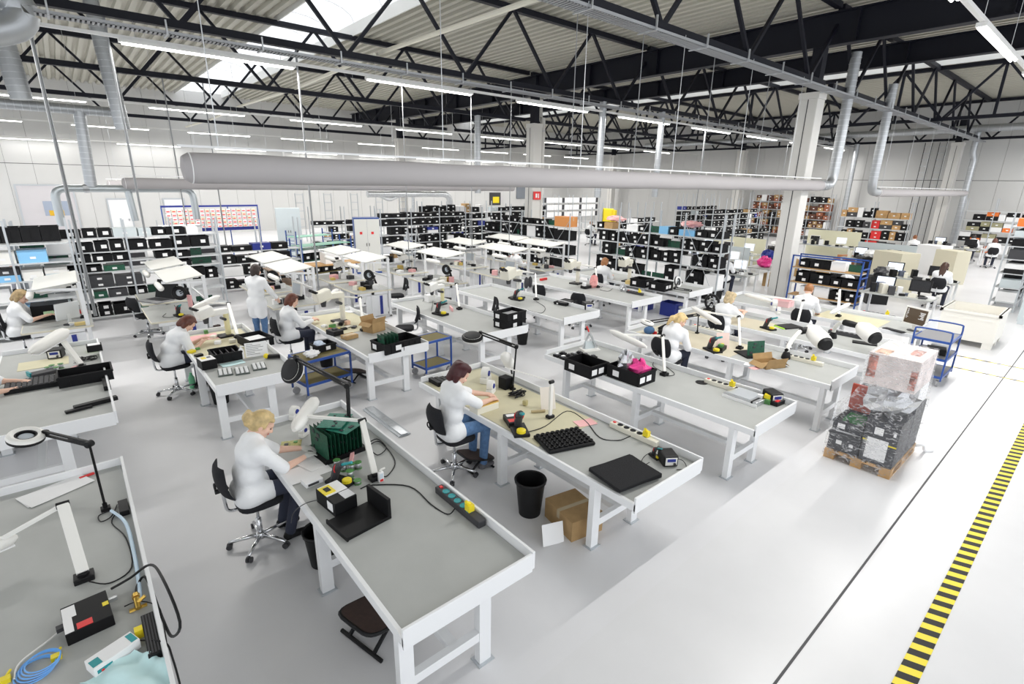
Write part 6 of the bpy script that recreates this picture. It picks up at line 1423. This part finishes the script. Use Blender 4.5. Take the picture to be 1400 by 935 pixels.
# brown shelves at the right wall
t0 = [.3, .9, 1.5, 2.1, 2.7]
rack('tall wooden shelf of brown stock at the right wall', 42.8, 14.2, 6.0, .6, t0, 3.3, 4, 'y', False); fill('tall brown stock shelf', 42.8, 14.2, 6.0, .6, t0, .5, 'y', 23, (.8, [(mat('dark_brown', (.10, .04, .025), .8), 'dark brown'), (CARD, 'brown'), (mat('rust', (.3, .10, .05), .8), 'rust')]), joined=True)
LVo = [.3, .75, 1.2, 1.65, 2.05, 2.35, 2.65]
rack('tall grey rack of flat goods topped with orange boxes by the aisle', 22.4, 1.75, 4.0, .6, LVo, 3.05, 3, 'x', False); fill('tall aisle rack', 22.4, 1.75, 4.0, .6, LVo[:6], .2, 'x', 24, (.8, [(PAPER, 'pale'), (GREYC, 'grey'), (DARK, 'dark'), (BLACK, 'black')]), joined=True); fill('tall aisle rack', 22.4, 1.75, 4.0, .6, LVo[6:], .28, 'x', 26, (.95, [(ORANGE, 'orange'), (mat('rust_box', (.5, .16, .05), .7), 'rust'), (mat('olive_box', (.35, .33, .2), .8), 'olive')]))
rack('distant rack of mixed goods by the right wall', 40.5, 2.4, 4.0, .6, [.3, .9, 1.5, 2.1, 2.6], 3.3, 3, 'y', False); fill('orange binder rack', 40.5, 2.4, 4.0, .6, [.3, .9, 1.5, 2.1], .5, 'y', 24, (.75, [(ORANGE, 'orange'), (mat('olive_box', (.35, .33, .2), .8), 'olive'), (BLACK, 'black'), (PAPER, 'pale')]), joined=True)
rack('grey rack carrying wooden crates near the cable ladders', 36.5, 8.0, 3.6, .6, [.3, .9, 1.5, 2.1], 3.0, 2, 'y', False); fill('wooden crate rack', 36.5, 8.0, 3.6, .6, [.3, .9, 1.5, 2.1], .6, 'y', 25, (.6, [(WOOD, 'wooden'), (RED, 'red'), (DARK, 'dark')]), joined=True)
# blue picking rack near the column
LVb = [.3, .72, 1.2]
rb_ = rack('blue framed rack with wooden shelves in front of the pale column', 18.5, 4.85, 2.0, .6, LVb, 1.6, 1, 'y', False, BLUE)
for z in LVb: tag(MB().bx(17.88, 18.48, 4.88, 6.82, z+.001, z+.02).build('shelf_board', WOOD), 'pale wooden shelf board of the blue rack, %s' % {.3: 'lowest', .72: 'middle', 1.2: 'top'}[z], 'board')
fill('blue framed rack', 18.5, 4.85, 2.0, .6, [z+.022 for z in LVb], .3, 'y', 31, (.15, [(GREEN, 'green'), (PAPER, 'pale')]))
MB().bx(0, 2.0, -.02, .02, 1.56, 1.6).bx(0, 2.0, .58, .62, 1.56, 1.6).build('top_rail', BLUE, rb_)
for k in range(5): MB().bx(-.035, -.005, 0, .6, .25+k*.27, .29+k*.27).build('side_bar', BLUE, rb_)
# ============================================================ far furniture and machines
def cabinet(name, label, x, y, w, d, h, m, door=None, rz=0, extra=None, handle=True):
    t = thing(name, label, 'cabinet', (x, y, 0), rz); MB().bx(-w/2, w/2, -d/2, d/2, .0, h).build('body', m, t, bevel=.006)
    for s in (-1, 1):
        dd = MB().bx(min(0, s*(w/2-.01))+(.003 if s > 0 else 0), max(0, s*(w/2-.01))-(.003 if s < 0 else 0), -d/2-.02, -d/2, .08, h-.05).build('door', door or m, t)
        if handle: MB().bx(s*.05-.012, s*.05+.012, -d/2-.035, -d/2-.02, h*.5, h*.5+.12).build('handle', DARK, dd)
    for nm, b, mm in extra or (): MB().bx(*b).build(nm, mm, t)
    return t
PALE = mat('pale_door', (.74, .74, .70), .45)
cabinet('tool_cabinet', 'tall blue cabinet with two pale doors and red stickers', 9.3, 20.2, 1.0, .6, 2.25, BLUE, PALE, R(-18), [('red_sticker', (-.3, -.2, -.325, -.321, 1.6, 1.7), RED), ('red_sticker', (.15, .25, -.325, -.321, 1.6, 1.7), RED)])
cabinet('grey_cabinet', 'plain grey green steel cabinet near the parts wall', 8.3, 26.8, 1.1, .5, 2.35, GREYC, None, R(-15))
cabinet('grey_cabinet', 'tall pale grey cabinet with a recessed shelf by the aisle', 21.4, 1.0, 1.7, .9, 1.55, GREYC, None, PI)
cabinet('cream_cabinet', 'broad cream machine cabinet behind the blue rack', 23.6, 5.4, 1.2, .8, 1.45, mat('cream_machine', (.66, .62, .48), .5), None, R(60)); cabinet('cream_cabinet', 'narrow cream cabinet next to the desk with orange drawers', 27.5, 4.4, .9, .7, 1.35, mat('cream_machine', (.66, .62, .48), .5), None, R(60)); cabinet('white_cabinet', 'white low cabinet behind the cream machine', 30.0, 5.5, 1.0, .8, 1.3, PAPER, None, R(70))
# parts wall: blue rails with pale bins
t = thing('parts_wall', 'blue framed wall of pale parts bins at the back', 'parts bins', (3.2, 27.2, 0), .0)
for x in (0, 1.3, 2.6, 3.9): MB().bx(x-.02, x+.02, .12, .16, 0, 2.5).build('frame_post', BLUE, t)
MB().bx(0, 3.9, .1, .13, 2.42, 2.5).build('top_rail', DBLUE, t); MB().bx(0, 3.9, .1, .13, 1.35, 1.5).build('lower_rail', DBLUE, t)
bn = MB().bx(-.09, .09, -.12, .1, 0, .13).mesh('bin'); cd = MB().bx(-.06, .06, -.124, -.121, .03, .07).mesh('bin_label')
pm = (PAPER, mat('pale_pinkish', (.8, .7, .7), .6), mat('pale_yellowish', (.8, .76, .6), .6))
for i in range(17):
    for j in range(5): b_ = part('bin', cached(('bin', (i+j) % 3), lambda: bn.copy()), pm[(i+j) % 3], t, (.2+i*.215, 0, 1.52+j*.17)); part('bin_label', cd, (RED, BLUE, DARK)[(i*j) % 3], b_)
# step ladder
t = thing('step_ladder', 'aluminium step ladder leaning before the crate racks', 'ladder', (10.4, 18.4, 0), .4)
for y in (-.22, .22): MB().bar((-.35, y*1.2, 0), (0, y, 1.9), .04, .025).build('stile', STEEL, t); MB().bar((.45, y*1.2, 0), (0, y, 1.9), .04, .025).build('rear_leg', STEEL, t)
for k in range(7): f = k/7; MB().bar((-.35+.35*f, -.25, .05+1.8*f+.1), (-.35+.35*f, .25, .05+1.8*f+.1), .06, .02).build('tread', STEEL, t)
# blue mesh trolleys of boards
def mesh_trolley(label, x, y, rz, L=2.2):
    t = thing('roll_cage', label, 'roll cage', (x, y, 0), rz)
    for sx in (0, L):
        for sy in (0, .7): MB().bx(sx-.02, sx+.02, sy-.02, sy+.02, .1, 1.6).build('post', BLUE, t)
        for k in range(6): MB().bx(sx-.008, sx+.008, 0, .7, .3+k*.22, .32+k*.22).build('side_bar', BLUE, t)
    for z in (.3, .8, 1.35): MB().bx(0, L, 0, .7, z-.02, z).build('deck', (OLIVE, GREEN, mat('green_deck', (.25, .5, .38), .6))[int(z*2) % 3], t)
    for k in range(4): part('caster', cached('cart_cas', lambda: None), DARK, t, (.1+(L-.2)*(k % 2), .1+.5*(k//2), 0))
mesh_trolley('blue roll cage trolley of boards in front of the grey cabinet', 6.3, 19.2, R(15)); mesh_trolley('blue roll cage trolley beside the parts wall', 7.2, 22.5, R(15), 1.8)
for k in range(10): crate('black crate on the blue roll cage trolley of boards', Vector((6.5+.36*(k % 5), 19.6+.1*(k % 5), .301 if k < 5 else .801)), R(15), .32, .4, .22, card=.2, grp='black crates on the roll cage trolley')
# wooden topped tables
def table(label, x0, y0, W, L, z=.85, top=GREYTOP, frame=WHITE, shelf=None):
    t = thing('table', label, 'table', (x0, y0, 0)); MB().bx(0, W, 0, L, z-.04, z).build('tabletop', top, t)
    for x in (.06, W-.06):
        for y in (.06, L-.06): MB().bx(x-.03, x+.03, y-.03, y+.03, 0, z-.04).build('leg', frame, t)
    if shelf: MB().bx(.05, W-.05, .05, L-.05, shelf-.02, shelf).build('lower_shelf', top, t)
    return t
table('wooden topped packing table by the roll cages', 5.6, 16.8, 2.4, .8, 1.0, WOOD); table('wooden topped packing table with brown top, nearer the workstations', 4.6, 16.4, .8, 1.6, .9, mat('brown_top', (.35, .25, .18), .7), shelf=.5)
small_box('white_appliance', 'white box with dark slot on the packing table', 'box', Vector((6.6, 17.2, 1.0)), .6, .5, .35, 0, PAPER, [('slot', (-.15, .15, -.253, -.2505, .12, .2), BLACK)])
# white machines at the far left
for k, (x, y, w, what) in enumerate(((-.6, 20.6, 1.4, 'under the exhaust loop'), (1.2, 20.8, 1.2, 'under the middle branch pipe'), (3.2, 20.8, 1.3, 'under the second exhaust drop'), (3.4, 24.5, 1.6, 'behind the exhaust loop'))):
    t = thing('process_machine', 'white process machine with glazed hood, '+what, 'machine', (x, y, 0)); MB().bx(-w/2, w/2, -.45, .45, 0, 1.5).build('body', WHITE, t, bevel=.02); MB().bx(-w/2+.08, w/2-.08, -.47, -.451, .95, 1.35).build('window', DARK, t); MB().bx(-w/2+.1, w/2-.1, -.3, .4, 1.5, 1.85).build('hood', PAPER, t, bevel=.02); MB().bx(w/2-.3, w/2-.1, -.475, -.452, .6, .85).build('panel', GREYC, t); MB().bar((-w/2, -.4, 1.85), (w/2, -.4, 1.85), .03).bar((-w/2, -.4, 1.5), (-w/2, -.4, 2.1), .03).bar((w/2, -.4, 1.5), (w/2, -.4, 2.1), .03).build('guard_rail', STEEL, t)
# long black bins and white goods on the left rack top
for k in range(4): crate('tall black tote in the row on top of the left rack', Vector((-.78+.34*k-.6, 16.5, 2.19)), 0, .33, .45, .34, grp='tall black totes above the left rack')
rack('grey rack of white goods behind the blonde woman at the left', -2.15, 15.9, 2.1, .7, [.12, .5, .9, 1.35, 1.75, 2.18], 2.7, 2, 'x', False); fill('white goods rack', -2.15, 15.9, 2.1, .7, [.12, .5, .9, 1.35, 1.75], .3, 'x', 41, (.85, [(PAPER, 'pale'), (GREYC, 'grey'), (BLUEG, 'light blue'), (WHITEP, 'off white'), (DARK, 'dark')]))
# computer desks between the column and the blue rack
def desk(label, x0, y0, W, L, what, mon=2, seed=0, z=.78):
    table(label, x0, y0, W, L, z); rnd = random.Random(seed)
    for k in range(mon): monitor('bright monitor on the %s, %s' % (what, ('first', 'second', 'third')[k]), (x0+W*.6, y0+L*(k+.5)/mon, z), R(-90), .5, .34, SCREEN if (k+seed) % 2 == 0 else mat('black_screen', (.01, .01, .012), .2), BLACK if seed % 2 else WHITEP)
    cs = ((BLACK, 'black'), (PAPER, 'white'), (DARK, 'dark'), (ESDB, 'jet'), (CREAM, 'cream'), (mat('slate', (.12, .14, .2), .6), 'slate'))
    for k in range(12): m_, nm = cs[(k+seed) % 6]; small_box('desk_item', '%s %s box on the %s' % ('low' if k < 6 else 'taller', nm, what), 'box', (x0+(.15 if k % 2 else .4)+rnd.uniform(0, .12), y0+.12+(L-.24)*k/12, z), rnd.uniform(.12, .26), rnd.uniform(.1, .2), rnd.uniform(.03, .1) if k < 6 else rnd.uniform(.14, .3), rnd.uniform(0, 1), m_, bevel=0)
desk('white computer desk behind the grey rack', 17.3, 8.0, .9, 2.2, 'desk behind the grey rack', 2, 0); desk('long desk with dark monitors beyond the wrapped pallet', 17.6, 3.0, .9, 1.7, 'desk beyond the pallet', 2, 1); desk('white desk beside the pale column', 19.5, 9.5, .9, 2.6, 'desk beside the pale column', 3, 2)
desk('white desk in front of the cream machine', 21.5, 3.2, .9, 2.4, 'desk before the cream machine', 2, 3); desk('white desk with cream screens behind the column', 23.0, 10.5, .9, 3.0, 'desk with cream screens', 3, 4); desk('white desk near the orange drawers', 26.0, 5.6, .9, 2.4, 'desk near the orange drawers', 2, 5)
desk('far white desk under the short duct', 30.5, 9.0, .9, 2.6, 'far desk under the short duct', 2, 6); desk('far white desk by the right wall', 36.0, 4.6, .9, 2.6, 'far desk by the right wall', 2, 7); desk('white desk far behind the orange carton', 25.5, 20.5, .9, 2.8, 'desk far behind the orange carton', 2, 8)
for k, (x, y, m_, nm, h) in enumerate(((24.5, 8.2, CARD, 'tan', .7), (26.8, 8.0, mat('drawer_brown', (.45, .18, .06), .6), 'brown', .8), (29.0, 4.6, mat('drawer_orange', (.6, .25, .1), .6), 'orange', .6))): cabinet('drawer_unit', '%s drawer unit among the far desks' % nm, x, y, .5, .5, h, m_, None, R(60))
for k, (x, y, z) in enumerate(((20.6, 8.5, 0), (22.4, 11.6, 0), (24.0, 9.2, 0), (28.0, 8.5, 0), (31.5, 7.0, 0), (33.5, 10.5, 0))): carton('brown carton stacked on the floor among far desks', Vector((x, y, z)), .3*k, .6, .5, .5+.1*(k % 3))['group'] = 'cartons among the far desks'
sack('bright pink bundle beside the far monitors', Vector((19.9, 8.6, .78)), (.5, .5, .4), MAGENTA, seed=8); sack('blue bundle beside the far monitors', Vector((21.0, 9.0, .9)), (.5, .5, .4), DBLUE, seed=9)
table('white table under the bright pink bundle', 19.5, 8.2, .9, .9, .779); table('white table under the blue bundle', 20.6, 8.6, .9, .9, .899)
# partition screens and equipment among the far desks
for k, (x, y, w, h, rz, m_, nm) in enumerate(((20.7, 9.6, 2.4, 1.35, PI/2, GREYC, 'grey green partition screen behind the desk by the pale column'), (24.3, 10.6, 2.8, 1.4, PI/2, mat('cream_screen', (.72, .70, .52), .7), 'cream partition screen behind the column desk'), (27.4, 5.6, 2.2, 1.4, PI/2, GREYC, 'grey partition screen near the orange drawers'), (31.8, 9.0, 2.6, 1.5, PI/2, mat('cream_screen', (.72, .70, .52), .7), 'cream partition screen under the short duct'))):
    t = thing('partition_screen', nm, 'partition', (x, y, 0), rz); MB().bx(0, w, -.02, .02, .1, h).build('panel', m_, t); MB().bx(.1, .16, -.2, .2, 0, .1).build('foot', STEEL, t); MB().bx(w-.16, w-.1, -.2, .2, 0, .1).build('foot', STEEL, t)
for k, (x, y, w, d, h, what) in enumerate(((19.2, 5.6, .5, .6, .7, 'beside the blue framed rack'), (20.4, 5.0, .6, .6, .9, 'behind the blue framed rack'), (22.0, 6.6, .7, .6, .8, 'before the cream machine'), (25.0, 6.6, .7, .7, 1.0, 'beside the cream machine'), (28.6, 6.8, .8, .7, .9, 'past the orange drawers'), (21.2, 12.8, .8, .6, .8, 'beyond the column desk'), (26.5, 11.0, .9, .7, .9, 'behind the cream partition'))):
    t = thing('test_rack', 'black test equipment rack '+what, 'equipment', (x, y, 0), R(30)); MB().bx(-w/2, w/2, -d/2, d/2, 0, h).build('frame', BLACK, t)
    for j in range(3): MB().bx(-w/2+.04, w/2-.04, -d/2-.01, -d/2, .12+j*(h-.15)/3, .08+(j+1)*(h-.15)/3).build('front_plate', (DARK, SILVER, PAPER)[(j+k) % 3], t)
    sack('', (0, 0, h), (w*.8, d*.7, .28), (PAPER, DARK, SILVER)[k % 3], 'top_parts', k+3, parent=t)
# white binders shelf at the back
rack('tall shelf of white binders at the back wall', 26.0, 27.2, 6.0, .4, [.4, .9, 1.4, 1.9, 2.4], 2.95, 4, 'x', False)
for li, z in enumerate((1.4, 1.9, 2.4)):
    for k in range(22): small_box('binder', 'white binder on the %s shelf at the back wall' % ('middle', 'fourth', 'top')[li], 'binder', (26.15+k*.265, 27.35, z+.001), .24, .28, .34, 0, PAPER if k % 7 else DARK, bevel=0)['group'] = 'white binders, %s shelf' % ('middle', 'fourth', 'top')[li]
# wall ladders of empty racks at the back left
for k in range(5):
    x = 11.0+k*1.75; t = thing('rack_frame', 'empty grey rack end frame standing near the back wall', 'rack frame', (x, 33, 0), 0, 'empty rack end frames'); MB().bx(-.25, -.21, -.02, .02, 0, 2.9).bx(.21, .25, -.02, .02, 0, 2.9).build('upright', ZINC, t)
    for j in range(6): MB().bx(-.21, .21, -.015, .015, .4+j*.48, .44+j*.48).build('rung', ZINC, t)
# signs
small_box('fire_sign', 'red fire extinguisher sign beside the pale column', 'sign', Vector((18.5, 19.86, 2.9)), .5, .03, .4, 0, RED, [('flame_mark', (-.12, .0, -.018, -.0155, .1, .3), PAPER), ('arrow_mark', (.06, .12, -.018, -.0155, .08, .3), PAPER)])
small_box('notice_board', 'dark notice board with yellow poster on the back wall', 'notice board', Vector((33.0, 41.565, 1.6)), 1.4, .06, 1.2, 0, DARK, [('poster', (-.3, .5, -.035, -.031, .2, .8), YELLOW)]); small_box('pipe_bundle', 'bundle of dark roller blinds high on the back wall', 'blind', Vector((37.5, 41.545, 2.2)), 3.4, .1, 1.6, 0, mat('dark_slat', (.2, .22, .25), .6))
for k in range(6):
    w_ = struct(MB().bx(8.7+k*3.0, 9.9+k*3.0, Y1-.05, Y1-.004, 4.1, 5.15).build('window_%d' % (k+4), WHITE)); MB().bx(8.76+k*3.0, 9.84+k*3.0, Y1-.06, Y1-.05, 4.16, 5.09).build('pane', mat('bright_pane', (.9, .93, .95), .2) if k < 4 else mat('tan_panel', (.6, .48, .34), .7), w_)
# crates too far away to tell apart one by one: one object
vs_, fs_, mi_, ms_ = [], [], [], []
for nm_, (m_, mb_) in FARB.items():
    n_ = len(vs_); vs_ += mb_.v; fs_ += [tuple(i+n_ for i in f) for f in mb_.f]; mi_ += [len(ms_)]*len(mb_.f); ms_.append(m_)
me_ = bpy.data.meshes.new('stored_crates'); me_.from_pydata(vs_, [], fs_)
for m_ in ms_: me_.materials.append(m_)
me_.polygons.foreach_set('material_index', mi_); o_ = bpy.data.objects.new('stored_crates', me_); COL.objects.link(o_)
tag(o_, 'hundreds of black and brown crates packed on the distant racks', 'crates', None, 'stuff')
